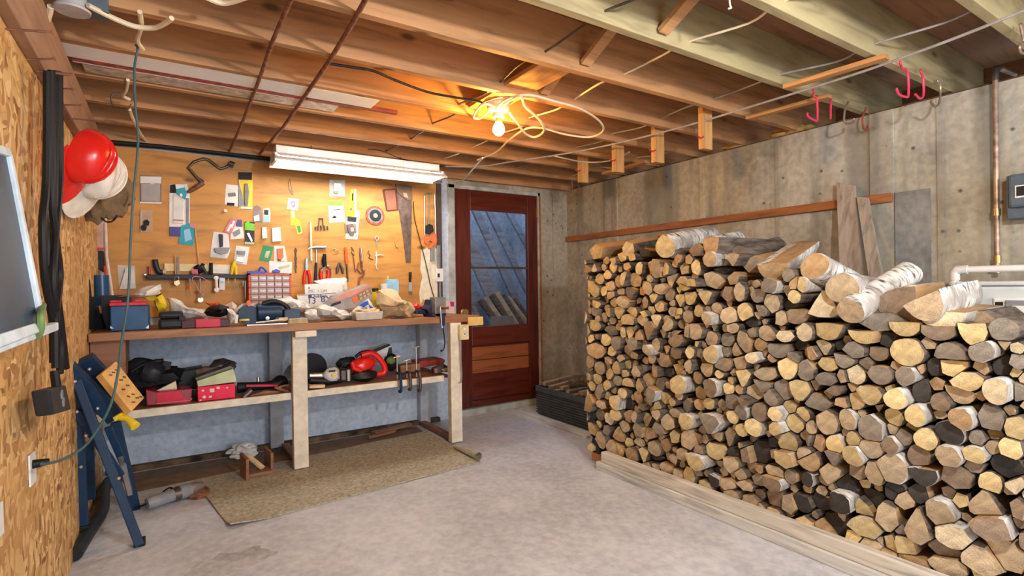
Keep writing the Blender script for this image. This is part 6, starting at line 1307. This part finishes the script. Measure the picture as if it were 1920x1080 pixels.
# licence plates
t = thing('license_plate', 'white plate with dark blue characters leaning on the bench', 'plate', bp(595, 572, 3.95))
pq = zB('270,350 632,328 628,440 380,480 285,440'); pq = zB('272,350 630,328 632,450 300,475')
obj('plate_sheet', MB().prism([bp(x, y, 3.93) for x, y in pq], (0, .004, 0)), 'paper', t, bevel=.001)
navy = plain('dark_blue_print', (.03, .05, .16), .5); MATS['navyprint'] = navy; M['navyprint'] = navy
e0, e1 = bp(*zB('272,350')[0], 3.93), bp(*zB('630,328')[0], 3.93)
tilt = 0
text('plate_digits', '13', .062, bp(*zB('405,405')[0], 3.926), (PI/2, 0, 0), 'navyprint', t)
text('plate_letters', 'BXT', .062, bp(*zB('560,388')[0], 3.926), (PI/2, 0, 0), 'navyprint', t)
text('plate_word', 'Québec', .035, bp(*zB('470,360')[0], 3.926), (PI/2, 0, 0), 'navyprint', t)
f_ = bp(*zB('390,364')[0], 3.926); obj('plate_emblem', MB().box((f_.x-.011, 3.924, f_.z-.011), (f_.x+.011, 3.926, f_.z+.011)), 'navyprint', t)
obj('plate_border', MB().tube([bp(x, y, 3.9275) for x, y in zB('278,356 624,334 626,444')], .0018, 5), 'navyprint', t)
t = thing('license_plate', 'plain faded white plate standing behind the one with dark blue characters', 'plate', bp(608, 540, 4.0))
obj('plate_sheet', MB().prism([bp(x, y, 4.0) for x, y in zB('342,256 680,238 700,520 350,540')], (0, .004, 0)), 'white', t, bevel=.001)
text('faded_word', 'MC  1 LIM', .03, bp(*zB('460,316')[0], 3.997), (PI/2, 0, 0), 'grey', t)
obj('screw_hole', MB().lathe([(.005, 0), (.005, .002)], bp(*zB('382,288')[0], 3.998), (0, -1, 0), 8), 'dgrey', t)
crumple('wire_bundle', 'tangle of white wrap behind the faded plate', 'bag', zB('420,225 560,205 700,195 722,215 730,560 690,560 660,235 480,245'), 4.08, .06, 'bag', 17, .015)
# tilted printed box
t = thing('cardboard_box', 'tilted grey, pink and orange printed carton on the heap', 'box', bp(650, 575, 3.85))
front = [bp(x, y, 3.78) for x, y in zB('528,465 590,405 770,375 800,440 640,495 560,500')]
obj('carton', MB().prism([bp(x, y, 3.80) for x, y in zB('530,462 610,385 920,262 955,320 945,390 775,470 600,500 545,495')], (.0, .13, .01)), plain('grey_printed_carton', (.33, .31, .31), .5), t, bevel=.003)
obj('pink_top', MB().prism([bp(x, y, 3.7975) for x, y in zB('590,400 700,330 910,266 925,275 760,365 620,405')], (0, -.003, 0)), plain('salmon_print', (.72, .32, .28), .5), t)
obj('orange_end', MB().prism([bp(x, y, 3.7965) for x, y in zB('765,375 812,350 822,400 790,430')], (0, -.003, 0)), 'orange', t)
obj('brown_end', MB().prism([bp(x, y, 3.7968) for x, y in zB('812,350 930,285 948,340 822,402')], (0, -.003, 0)), plain('brown_photo_print', (.32, .20, .10), .5), t)
for k, (x, y) in enumerate(((835, 345), (865, 330), (895, 312), (840, 375), (872, 358), (905, 340))):
    obj('picture_tile', MB().prism([bp(*p, 3.7935) for p in zB(f'{x},{y} {x+18},{y-9} {x+21},{y+8} {x+3},{y+17}')], (0, -.001, 0)), 'kraft', t)
obj('dark_stripe', MB().prism([bp(x, y, 3.7965) for x, y in zB('585,430 665,405 670,425 570,460')], (0, -.002, 0)), 'blackp', t)
# yellow bottle, blue sponge, paper bag etc.
yb = bp(704, 572, 3.98)
t = thing('yellow_bottle', 'yellow bottle with dark cap behind the kraft paper bag', 'bottle', (yb.x, 3.98, ZB))
zt = bp(704, 546, 3.98).z
obj('bottle_body', MB().lathe([(.0, ZB+.001), (.026, ZB+.001), (.027, zt-.02), (.022, zt-.002), (.0, zt)], (yb.x, 3.98, 0), n=18), 'yellow', t, True)
obj('cap', MB().lathe([(.024, zt-.004), (.024, zt+.022), (.0, zt+.024)], (yb.x, 3.98, 0), n=16), 'dgrey', t, True)
one('blue_sponge_box', MB().prism([bp(x, y, 4.0) for x, y in zB('1088,208 1182,212 1190,232 1186,500 1100,500 1085,292')], (0, .05, .0)), 'skyb', 'light blue folded pack standing behind the kraft paper bag', 'pack', bevel=.002)
one('yellow_pencil', MB().tube([bp(*zB('1090,178')[0], 4.05), bp(*zB('1094,260')[0], 4.05)], .007, 6), 'yellow', 'yellow pencil sticking up beside the light blue pack', 'pencil')
one('white_cup', MB().lathe([(.024, 0), (.028, .045), (0, .047)], bp(*zB('1058,302')[0], 4.02), n=14), 'white', 'small white plastic cap beside the light blue pack', 'cap', smooth=True)
crumple('paper_bag', 'big crumpled kraft paper bag on the bench', 'bag', zB('1015,310 1060,295 1150,310 1160,350 1250,420 1290,440 1350,520 1300,560 1280,600 1240,570 1060,560 1060,470 1000,450'), 3.74, .2, 'kraft', 21, .05)
crumple('blue_bag', 'white bag with royal blue print beside the kraft bag', 'bag', zB('720,560 800,480 900,400 930,385 970,460 1000,470 880,490 800,540 760,580'), 3.74, .1, 'bag', 22, .02)
one('blue_wrapper', MB().prism([bp(x, y, 3.70) for x, y in zB('830,448 880,415 912,402 925,440 965,468 900,475 870,455')], (0, .02, 0)), 'royal', 'royal blue wrapper corner on the white bag', 'wrapper', bevel=.003)
t = thing('plastic_tray', 'clear plastic tray of small bits at the bench edge', 'tray', bp(693, 598, 3.62))
a, b = bp(*zB('808,572')[0], 3.605), bp(*zB('1050,485')[0], 3.605)
obj('tray_shell', MB().prism([(a.x, 3.605, ZB+.002), (b.x-.01, 3.605, ZB+.002), (b.x, 3.605, ZB+.058), (a.x-.008, 3.605, ZB+.058)], (0, .11, 0)), plain('cloudy_tray', (.45, .42, .36), .25), t, bevel=.004)
obj('bits', MB().blob(((a.x+b.x)/2, 3.66, ZB+.058), (.085, .045, .018), 9, .5, 6, 20, 10), 'kraft', t)
one('black_tube', MB().tube([bp(*zB('1120,572')[0], 3.60), bp(*zB('1235,560')[0], 3.60)], [.008, .011], 10), 'blackp', 'short black tube lying under the kraft bag edge', 'tube', smooth=True)
crumple('red_rag', 'bright red funnel-like rag near the vise', 'rag', zB('1290,440 1350,425 1400,460 1390,490 1310,485'), 3.85, .06, 'red', 25, .012)
one('stack_of_files', MB().cbox(bp(*zB('1400,505')[0], 3.75)+Vector((0, 0, 0)), (.14, .06, .03), (0, .1, .2)), 'navy', 'dark blue tool roll lying before the vise', 'tool roll', bevel=.006)
# vise
v0 = bp(*zB('1540,520')[0], 3.64)
t = thing('bench_vise', 'dark bench vise with steel jaw clamped at the door end of the bench', 'vise', (v0.x, 3.70, ZB))
obj('base', MB().box((v0.x-.06, 3.60, ZB+.001), (v0.x+.05, 3.78, ZB+.03)), plain('violet_navy_iron', (.02, .02, .06), .5), t, bevel=.006)
obj('body', MB().prism([bp(x, y, 3.66) for x, y in zB('1480,390 1530,400 1570,450 1565,535 1480,540 1440,480 1470,440')], (0, .12, 0)), MATS['violet_navy_iron'], t, bevel=.008)
obj('jaw', MB().box((bp(*zB('1495,400')[0], 3.64).x, 3.60, bp(1540, 565, 3.64).z), (bp(*zB('1592,400')[0], 3.64).x, 3.70, bp(*zB('1540,370')[0], 3.64).z)), plain('worn_iron', (.24, .23, .21), .45, .5), t, bevel=.006)
obj('screw', MB().tube([bp(*zB('1560,462')[0], 3.60), bp(*zB('1615,465')[0], 3.56), bp(*zB('1640,465')[0], 3.55)], [.014, .011, .011], 12), plain('greasy_bronze', (.25, .13, .09), .4, .6), t, True)
obj('handle', MB().tube([bp(*zB('1562,455')[0], 3.55), bp(*zB('1578,640')[0], 3.55)], .006, 8).lathe([(.0, 0), (.010, .003), (.010, .012), (0, .015)], bp(*zB('1578,650')[0], 3.55), (0, 0, 1), 10), 'steel', t, True)
obj('clamp_leg', MB().box((v0.x-.012, 3.54, ZB-.06), (v0.x+.012, 3.565, ZB+.02)), MATS['violet_navy_iron'], t, bevel=.004)
one('price_card', MB().prism([bp(x, y, 4.15) for x, y in zB('1592,400 1688,408 1690,520 1590,520')], (0, .02, 0)), plain('pinkish_card', (.72, .55, .50), .6), 'pinkish printed box standing behind the vise', 'box', bevel=.002)
one('magenta_label', MB().prism([bp(x, y, 4.148) for x, y in zB('1650,410 1686,412 1686,455 1655,455')], (0, -.002, 0)), plain('magenta_print', (.45, .03, .15), .5), 'magenta label on the pinkish box behind the vise', 'label')
one('cable_end', MB().tube(smoothpts([P(829, 598, 'Y', 3.566), P(831, 618, 'Y', 3.55), P(834, 640, 'Y', 3.55), P(832, 655, 'Y', 3.55), P(827, 658, 'Y', 3.55)]), [.0045]*24+[.012], 8), 'black', 'short black cable end hanging below the vise', 'cable', smooth=True)
# outlet and lead on the bench end leg
ya = 3.555
t = thing('power_outlet', 'cream outlet box on the door-end bench leg', 'outlet', P(866, 637, 'Y', ya))
a, b = P(859, 637, 'Y', ya), P(875, 608, 'Y', ya)
obj('box_body', MB().box((a.x, ya-.035, a.z), (b.x, ya, b.z)), 'creamp', t, bevel=.004)
for k in (.35, .72): obj('socket', MB().lathe([(.011, 0), (.011, .003), (0, .004)], ((a.x+b.x)/2, ya-.034, a.z+(b.z-a.z)*k), (0, -1, 0), 14), 'white', t)
obj('plug_slot', MB().box(((a.x+b.x)/2-.004, ya-.040, a.z+(b.z-a.z)*.33), ((a.x+b.x)/2+.004, ya-.036, a.z+(b.z-a.z)*.42)), 'dgrey', t)
one('grey_lead', MB().tube(smoothpts([P(863, 637, 'Y', ya-.02), P(864, 670, 'Y', ya-.02), P(866, 700, 'Y', ya-.02), P(865, 715, 'Y', ya-.02), P(861, 718, 'Y', ya-.02)]), .004, 6), 'grey', 'thin grey lead hanging below the cream outlet box', 'lead', smooth=True)

# ------------------------------------------------------------ on the lower shelf
ZS = .501
def sp_(s, Y, f=zC): return [P(x, y, 'Y', Y) for x, y in f(s)]
def solid(s, Y, dep, f=zC): return MB().prism(sp_(s, Y, f), (0, dep, 0))
t = thing('tool_bag', 'black tool bag with a curved handle at the dark end of the shelf', 'bag', P(270, 725, 'Y', 3.9))
obj('bag_body', MB().blob(P(*zC('430,430')[0], 'Y', 3.9)+Vector((0, 0, -.02)), (.19, .10, .11), 4, .3, 2.5, 18, 12, flat=.10), 'black', t, True)
obj('handle', MB().tube(smoothpts([P(*q, 'Y', 3.82) for q in zC('330,390 430,330 540,295 640,285')]), [.010]*13+[.014]*5+[.017], 10), 'blackp', t, True)
obj('side_pouch', MB().blob(P(*zC('530,400')[0], 'Y', 3.84), (.07, .06, .07), 8, .2), 'dgrey', t, True)
t = thing('plastic_tub', 'dark red see-through tub with a cream packet on the shelf', 'tub', P(320, 760, 'Y', 3.76))
obj('tub_shell', solid('480,710 900,690 910,550 760,560 575,580 470,560', 3.74, .16), clear('red_clear_plastic', (.35, .02, .04), .15, .8), t, bevel=.004)
obj('red_filling', solid('575,700 880,685 780,575 575,585', 3.735, .004), 'crimson', t)
obj('rim', MB().tube(sp_('570,692 890,660 908,640', 3.728), .004, 6), plain('pale_red_rim', (.60, .22, .22), .3), t)
obj('cream_packet', solid('555,578 755,478 770,565 770,572', 3.79, .03), plain('cream_paper', (.75, .68, .48), .7), t)
one('black_bin', solid('762,385 1020,345 1010,470 960,560 780,540 755,440', 3.95, .14), 'blackp', 'black plastic bin at the back of the shelf between the two red boxes', 'bin', bevel=.01)
one('brown_pouch', MB().blob(P(*zC('1080,410')[0], 'Y', 3.96), (.09, .06, .05), 11, .25), 'khaki', 'brown cloth pouch behind the green lid on the shelf', 'pouch', smooth=True)
t = thing('heat_gun', 'dark silver tool with a hooked top behind the green lid', 'tool', P(418, 700, 'Y', 4.0))
obj('body', MB().blob(P(*zC('1200,350')[0], 'Y', 3.98), (.08, .05, .06), 12, .25), 'dsteel', t, True)
obj('hook', MB().tube(smoothpts(sp_('1190,330 1230,290 1260,300 1262,345', 3.95)), .009, 8), 'blackp', t, True)
t = thing('gift_tin', 'bright red patterned tin with its green lid resting tilted on top', 'tin', P(405, 750, 'Y', 3.75))
obj('tin_body', solid('965,675 1318,635 1318,500 960,535', 3.72, .17), plain('bright_red_tin', (.75, .015, .07), .35), t, bevel=.003)
obj('green_lid', solid('955,480 1300,360 1335,485 965,532', 3.715, .16), 'lgreen', t, bevel=.003)
obj('dark_inside', solid('940,450 1270,335 1310,355 960,478', 3.78, .12), 'dsteel', t)
pm = plain('pale_pink_print', (.85, .60, .58), .4)
for s in ('1075,550 1120,545 1122,580 1078,585', '1005,628 1028,610 1045,628 1022,646', '1068,618 1095,614 1098,632 1070,636', '1140,530 1170,528 1172,552 1142,554', '995,565 1015,555 1030,568 1010,580', '1232,535 1250,533 1252,546 1234,548', '980,655 998,652 999,664 982,666'):
    obj('print_patch', solid(s, 3.7185, -.0012), pm, t)
t = thing('hand_plane', 'long dark and red hand tools heaped at the middle of the shelf', 'tool', P(480, 745, 'Y', 3.78))
obj('dark_body', MB().tube(sp_('1340,540 1450,530 1600,520 1740,500', 3.82), [.035, .03, .025, .03], 10), 'black', t, True)
obj('pipe_end', MB().tube(sp_('1475,560 1400,630', 3.72), [.02, .024], 12), 'dsteel', t, True)
obj('red_strip', MB().bar(*sp_('1420,520 1720,515', 3.78), .03, .012), 'crimson', t)
obj('silver_knob', MB().tube(sp_('1538,490 1535,440', 3.85), [.012, .010], 10), 'steel', t, True)
obj('wood_part', solid('1440,620 1600,570 1780,570 1700,600', 3.75, .05), 'brownwood', t)
one('rusty_pliers', MB().tube(sp_('1690,535 1760,560 1840,585', 3.72), [.008, .012, .008], 8).tube(sp_('1700,545 1790,520 1890,510', 3.72), [.008, .008, .006], 8), 'rust', 'rusty pliers at the shelf edge beside the middle leg', 'pliers', smooth=True)
one('black_ball_valve', MB().blob(P(*zC('1740,480')[0], 'Y', 3.9), (.05, .05, .04), 15, .15), 'black', 'black round lump at the back of the shelf near the middle leg', 'fitting', smooth=True)
# right half of the shelf
t = thing('cordless_drill', 'grey and white drill with a black disc lying beside the middle leg', 'drill', P(600, 715, 'Y', 3.85))
cD = P(*zD('195,385')[0], 'Y', 3.95)
obj('black_disc', MB().lathe([(0, 0), (.105, 0), (.105, .03), (0, .03)], (cD.x-.01, 3.97, ZS+.108), (.15, -1, 0), 26), 'blackp', t, True)
obj('barrel', MB().tube(sp_('165,435 280,432', 3.82, zD), .022, 14), 'steel', t, True)
obj('housing', MB().blob(P(*zD('345,425')[0], 'Y', 3.80), (.065, .05, .05), 3, .1), 'paper', t, True)
obj('black_grip', MB().tube(sp_('170,470 300,478 420,465', 3.80, zD), [.025, .028, .02], 10), 'blackp', t, True)
obj('yellow_label', solid('340,420 365,410 372,438 345,445', 3.745, -.003, zD), 'yellow', t)
obj('vent_print', solid('318,392 368,388 370,402 320,406', 3.75, -.003, zD), 'dgrey', t)
t = thing('metal_lamp', 'square dark work lamp with pale glass on the shelf', 'lamp', P(650, 716, 'Y', 3.75))
obj('frame', MB().tube(sp_('405,380 490,380 492,482 408,478 405,380', 3.72, zD), .006, 8), 'blackp', t, True)
obj('carry_handle', MB().tube(sp_('405,380 430,350 470,370', 3.8, zD), .005, 8), 'blackp', t, True)
obj('case', solid('412,395 460,390 462,470 415,470', 3.76, .05, zD), 'dsteel', t, bevel=.004)
obj('pale_glass', solid('462,388 490,382 492,475 464,475', 3.73, .006, zD), plain('cloudy_glass', (.50, .50, .42), .2), t)
t = thing('jigsaw', 'bright red power tool with an open loop handle on the shelf', 'power tool', P(690, 712, 'Y', 3.8))
obj('body', MB().blob(P(*zD('575,355')[0], 'Y', 3.83), (.095, .055, .06), 6, .12, 2, 20, 12, (0, -.25, 0)), 'red', t, True)
obj('loop_handle', MB().tube(smoothpts(sp_('570,275 650,258 710,300 752,370 740,415 670,420 640,390', 3.80, zD)), .022, 12), 'red', t, True)
obj('black_top', MB().tube(smoothpts(sp_('525,290 570,255 640,245 700,275', 3.82, zD)), .012, 10), 'blackp', t, True)
obj('front_grip', MB().tube(sp_('500,330 510,375 570,395', 3.78, zD), [.016, .02, .018], 10), 'red', t, True)
obj('black_foot', MB().blob(P(*zD('590,430')[0], 'Y', 3.80), (.10, .06, .045), 7, .15, 2, 18, 10), 'blackp', t, True)
obj('battery', MB().blob(P(*zD('460,335')[0], 'Y', 3.92), (.08, .05, .045), 9, .15), 'dgrey', t, True)
t = thing('product_box', 'black and white striped carton standing behind the red power tool', 'carton', P(722, 680, 'Y', 4.0))
obj('carton', solid('650,235 785,185 805,205 812,270 735,290 690,262', 4.0, .09, zD), 'paper', t, bevel=.003)
obj('black_stripe', solid('650,235 785,185 800,198 680,252', 3.999, -.002, zD), 'blackp', t)
obj('black_edge', solid('785,215 806,210 812,268 770,272', 3.999, -.002, zD), 'dgrey', t)
t = thing('olive_sander', 'black and olive rounded tool beside the red power tool', 'tool', P(740, 700, 'Y', 3.85))
obj('black_body', MB().blob(P(*zD('800,330')[0], 'Y', 3.86), (.055, .05, .065), 13, .12), 'blackp', t, True)
obj('olive_panel', MB().blob(P(*zD('800,315')[0], 'Y', 3.82), (.035, .03, .03), 14, .1), 'olive', t, True)
def cclamp(x0, ytop, ybot, lab, m_):
    Yc = 3.66
    q = thing('c_clamp', lab, 'clamp', P(*zD(f'{x0},{ybot}')[0], 'Y', Yc), 'clamps hooked over the shelf edge')
    zt_, zb_ = P(*zD(f'{x0},{ytop}')[0], 'Y', Yc).z, P(*zD(f'{x0},{ybot}')[0], 'Y', Yc).z; x = P(*zD(f'{x0},{ybot}')[0], 'Y', Yc).x
    obj('screw', MB().tube([(x, Yc+.03, zt_), (x, Yc+.03, ZS+.01)], .006, 8), 'steel', q, True)
    obj('t_bar', MB().tube([(x-.025, Yc+.03, zt_-.005), (x+.025, Yc+.03, zt_+.005)], .004, 6), 'steel', q, True)
    obj('frame', MB().tube(smoothpts([(x, Yc+.035, ZS+.05), (x, Yc-.025, ZS+.05), (x+.003, Yc-.03, ZS-.0), (x+.004, Yc-.03, zb_+.02), (x+.003, Yc-.02, zb_), (x+.002, Yc+.0, zb_)], 4), .011, 8), m_, q, True)
cclamp(865, 290, 555, 'dark blue C-clamp hooked on the shelf edge, nearest the red power tool', 'navy')
cclamp(940, 318, 540, 'smaller dark C-clamp in the middle of the three on the shelf edge', 'dsteel')
cclamp(1015, 215, 548, 'tallest dark C-clamp on the shelf edge, nearest the bench end', 'dsteel')
one('red_plank', solid('1020,325 1200,298 1225,312 1215,345 1020,372', 3.92, .16, zD), plain('dark_red_paint', (.38, .05, .03), .5), 'dark red painted plank lying at the bench end of the shelf', 'plank', bevel=.003)
one('brown_block', solid('870,355 1030,340 1030,400 880,412', 3.85, .1, zD), 'brownwood', 'brown wood block behind the clamps on the shelf', 'block', bevel=.003)
t = thing('old_plane', 'worn brown hand plane with pale parts at the shelf end', 'plane', P(835, 700, 'Y', 3.74))
obj('plane_body', solid('1140,418 1268,400 1270,375 1220,345 1140,378', 3.73, .06, zD), 'dsteel', t, bevel=.003)
obj('wood_handle', solid('1140,380 1165,375 1170,412 1142,416', 3.72, .03, zD), 'brownwood', t, bevel=.003)
obj('pale_part', solid('1200,385 1255,365 1262,378 1215,405', 3.722, .01, zD), 'kraft', t)
one('loose_shaving', solid('170,510 290,505 285,528 165,532', 3.68, .05, zD), 'kraft', 'flat brown cardboard scrap on the shelf under the drill', 'cardboard')

# ------------------------------------------------------------ along the chipboard wall
# framed pane tilted out of the wall
pn = [P(-90, 255, 'X', XL+.02), P(10, 287, 'X', XL+.02), P(73, 612, 'X', XL+.105), P(-150, 690, 'X', XL+.105)]
wn = thing('window_1', 'blue-grey glass pane in a white frame tilted out from the chipboard wall', 'window', (XL+.05, 1.5, 1.05)); wn['kind'] = 'structure'
def quadin(q, s):
    c_ = sum(q, Vector())/4; return [c_+(p-c_)*s for p in q]
nr = (pn[1]-pn[0]).cross(pn[3]-pn[0]).normalized(); nr = nr if nr.x > 0 else -nr
obj('pane', MB().prism([p-nr*.004 for p in pn], nr*.006), plain('blue_grey_glass', (.03, .07, .12), .45, 0, .25, 3), wn)
mb = MB()
for i in range(4): mb.bar(pn[i], pn[(i+1) % 4], .022, .024, nr)
obj('frame', mb, plain('pale_blue_white_frame', (.66, .76, .84), .4), wn, bevel=.003)
a, b = P(-60, 668, 'X', XL+.10), P(101, 612, 'X', XL+.10)
obj('sill_rail', MB().bar(a, b, .02, .022), MATS['pale_blue_white_frame'], wn, bevel=.003)
one('green_strap', MB().tube(smoothpts([P(80, 572, 'X', XL+.10), P(76, 590, 'X', XL+.12), P(76, 615, 'X', XL+.12), P(70, 632, 'X', XL+.11)]), .008, 8), 'olive', 'olive green strap looped over the rail under the tilted pane', 'strap', smooth=True)
# bundle of heavy black cords hanging from the beam
hb = thing('cord_bundle', 'bundle of heavy black extension cords hanging from the wall beam', 'cord', P(100, 690, 'X', XL+.06))
random.seed(9)
paths = [[(88, 135), (88, 250), (86, 350), (80, 420), (84, 520), (98, 600), (100, 680)],
         [(96, 133), (97, 260), (98, 380), (106, 460), (112, 520), (104, 600), (104, 690)],
         [(104, 134), (103, 250), (101, 400), (98, 480), (108, 560), (118, 640), (124, 690)],
         [(111, 135), (112, 260), (112, 340), (104, 440), (100, 540), (114, 640), (112, 700)]]
for i, pth in enumerate(paths):
    obj('cord', MB().tube(smoothpts([P(x, y, 'X', XL+.055+.008*(i % 2)) for x, y in pth]), .0105, 8), 'black', hb, True)
obj('plug_lead', MB().tube(smoothpts([P(x, y, 'X', XL+.05) for x, y in ((86, 400), (90, 450), (90, 500))]), .006, 8), 'black', hb, True)
obj('plug', MB().tube([P(91, 500, 'X', XL+.05), P(93, 522, 'X', XL+.05)], [.012, .015], 8).tube([P(93, 522, 'X', XL+.05), P(94, 530, 'X', XL+.05)], .003, 6), 'black', hb, True)
obj('top_nail', MB().tube([(XL+.02, paths and P(100, 138, 'X', XL+.06).y, P(100, 138, 'X', XL+.06).z), (XL+.10, P(100, 138, 'X', XL+.06).y, P(100, 138, 'X', XL+.06).z+.005)], .005, 6), 'rust', hb)
q0, q1 = P(93, 728, 'X', XL+.07), P(133, 776, 'X', XL+.07)
mp = thing('power_block', 'grey four-way power block hanging on the black cords', 'power block', P(113, 778, 'X', XL+.07))
obj('block', MB().prism([P(x, y, 'X', XL+.085) for x, y in ((93, 730), (124, 722), (134, 768), (101, 778))], (-.04, 0, 0)), 'dgrey', mp, bevel=.006)
for x, y in ((115, 740), (118, 754)):
    obj('socket', MB().lathe([(.015, 0), (.015, .003), (.0, .004)], P(x, y, 'X', XL+.085), (1, 0, 0), 14), 'grey', mp)
obj('lead', MB().tube([P(102, 695, 'X', XL+.06), P(106, 726, 'X', XL+.065)], .012, 8), 'black', mp, True)
# green cord from the ceiling to the wall outlet
pts = [P(255, 85, 'Y', 2.60), P(258, 92, 'Y', 2.62), P(252, 130, 'Y', 2.62), P(254, 200, 'Y', 2.62), P(259, 265, 'Y', 2.62), P(250, 370, 'Y', 2.60), P(245, 450, 'Y', 2.58), P(240, 560, 'Y', 2.54), P(228, 640, 'Y', 2.48), P(221, 700, 'Y', 2.42), P(205, 765, 'Y', 2.36), P(165, 830, 'Y', 2.28), P(125, 858, 'Y', 2.22), P(95, 868, 'Y', 2.14), P(78, 870, 'Y', 2.08)]
one('extension_cord', MB().tube(smoothpts(pts), .0045, 8), 'cord', 'green-grey cord hanging from the joists and curving to the wall outlet', 'cord', smooth=True)
one('wire_coil', MB().tube(smoothpts([Vector((P(236, 170, 'Y', 3.11).x, 3.11, HJ+.01))]+[P(*p, 'Y', 3.11) for p in ((232, 172), (212, 176), (208, 188), (216, 202), (238, 206), (246, 195))]), .003, 6), 'dsteel', 'thin dark wire ring hanging beside the green cord near the ceiling', 'wire', smooth=True)
ol = thing('wall_outlet', 'white outlet plate with a black plug on the chipboard wall', 'outlet', P(60, 915, 'X', XL+.003))
obj('plate', MB().prism([P(x, y, 'X', XL+.001) for x, y in ((52, 855), (63, 846), (65, 902), (54, 914))], (.005, 0, 0)), 'white', ol, bevel=.001)
pc = P(66, 870, 'X', XL+.012)
obj('plug', MB().tube([(XL+.006, pc.y, pc.z), (XL+.045, pc.y+.005, pc.z+.001)], [.014, .009], 10), 'black', ol, True)
one('wall_plate', MB().prism([P(x, y, 'X', XL+.001) for x, y in ((-12, 950), (1, 940), (3, 1000), (-10, 1012))], (.005, 0, 0)), 'white', 'white wall plate cut by the view edge low on the chipboard wall', 'plate')

# helmets and caps on the beam end
def helmet(name, lab, c, r, ax, m_, brim_ax, scale=1.0, grp='hard hats hung on the wall'):
    c = Vector(c); ax = Vector(ax).normalized()
    t = thing(name, lab, 'helmet', c-Vector((0, 0, r)), grp)
    prof = [(r*1.0, 0), (r*1.01, .01), (r*.99, r*.25), (r*.90, r*.55), (r*.72, r*.82), (r*.42, r*1.02), (0, r*1.08), (r*.38, r*.98), (r*.68, r*.78), (r*.86, r*.5), (r*.95, r*.2), (r*.96, 0)]
    mb = MB(); ax2 = ax; a = ax2.cross(Vector(brim_ax)).normalized(); b = a.cross(ax2)   # b points roughly along the brim
    if b.dot(Vector(brim_ax)) < 0: b = -b
    n = 28; vs = []
    for rr_, h_ in prof: vs += [c+ax2*h_+(a*math.cos(q)*.88+b*math.sin(q)*1.12)*max(rr_, 1e-4) for q in [2*PI*j/n for j in range(n)]]
    k = len(prof); fs = [(i*n+j, i*n+(j+1) % n, (i+1)*n+(j+1) % n, (i+1)*n+j) for i in range(k-1) for j in range(n)]+[(( k-1)*n+j, (k-1)*n+(j+1) % n, (j+1) % n, j) for j in range(n)]
    mb.add(vs, fs); obj('shell', mb, m_, t, True)
    # brim
    vs = []; n = 18
    for j in range(n+1):
        q = PI*j/n; u = a*math.cos(q)*.88+b*math.sin(q)*1.12; ext = .10*math.sin(q)**1.2+.008
        vs += [c+u*r*.97, c+u*(r+ext*r/.12*1.0)-ax2*(.03*math.sin(q)), c+u*(r+ext*r/.12)-ax2*(.03*math.sin(q)+.004), c+u*r*.97-ax2*.005]
    fs = [(4*j+i, 4*j+(i+1) % 4, 4*j+4+(i+1) % 4, 4*j+4+i) for j in range(n) for i in range(4)]+[(0, 1, 2, 3), (4*n+3, 4*n+2, 4*n+1, 4*n)]
    obj('brim', MB().add(vs, fs), m_, t, True)
    for d_ in (-.025, 0, .025):
        pts = [c+ax2*(r*1.085*math.sin(q))+b*(r*1.12*math.cos(q))*1.0+a*d_*math.sin(q) for q in [PI*(.12+.76*i/14) for i in range(15)]]
        obj('ridge', MB().tube(pts, .0035, 6), m_, t, True)
    return t
cR = P(155, 292, 'Y', 2.62)
helmet('hard_hat', 'glossy red hard hat hanging high at the corner of the wall beam', cR+Vector((0, 0, 0)), .098, (.88, -.40, -.25), 'red', (-.40, -.05, -.92))
cW = P(180, 326, 'Y', 2.86)
helmet('hard_hat', 'white hard hat half hidden under the red one', cW+Vector((0, 0, 0)), .098, (.88, -.40, -.25), plain('white_shell', (.82, .78, .70), .35), (-.40, -.05, -.92))
t = thing('flap_hat', 'crumpled brown cloth cap hanging below the white hard hat', 'cap', P(205, 410, 'Y', 3.05))
obj('crown', MB().blob(P(200, 375, 'Y', 3.05), (.085, .07, .085), 5, .3, 2.2, 20, 14), 'khaki', t, True)
obj('ear_flap', MB().blob(P(226, 360, 'Y', 3.1), (.05, .05, .10), 7, .3, 2.2, 16, 12), 'khaki', t, True)
obj('ear_flap', MB().blob(P(183, 388, 'Y', 3.02), (.045, .05, .07), 9, .3, 2.2, 16, 12), 'khaki', t, True)
obj('strap', MB().tube(smoothpts([P(*p, 'Y', 3.02) for p in ((232, 345), (242, 368), (234, 388), (222, 396))]), .004, 6), 'khaki', t, True)
obj('goggle_strap', MB().tube(smoothpts([P(*p, 'Y', 3.0) for p in ((190, 408), (200, 416), (212, 414), (220, 404))]), .004, 6), 'blackp', t, True)
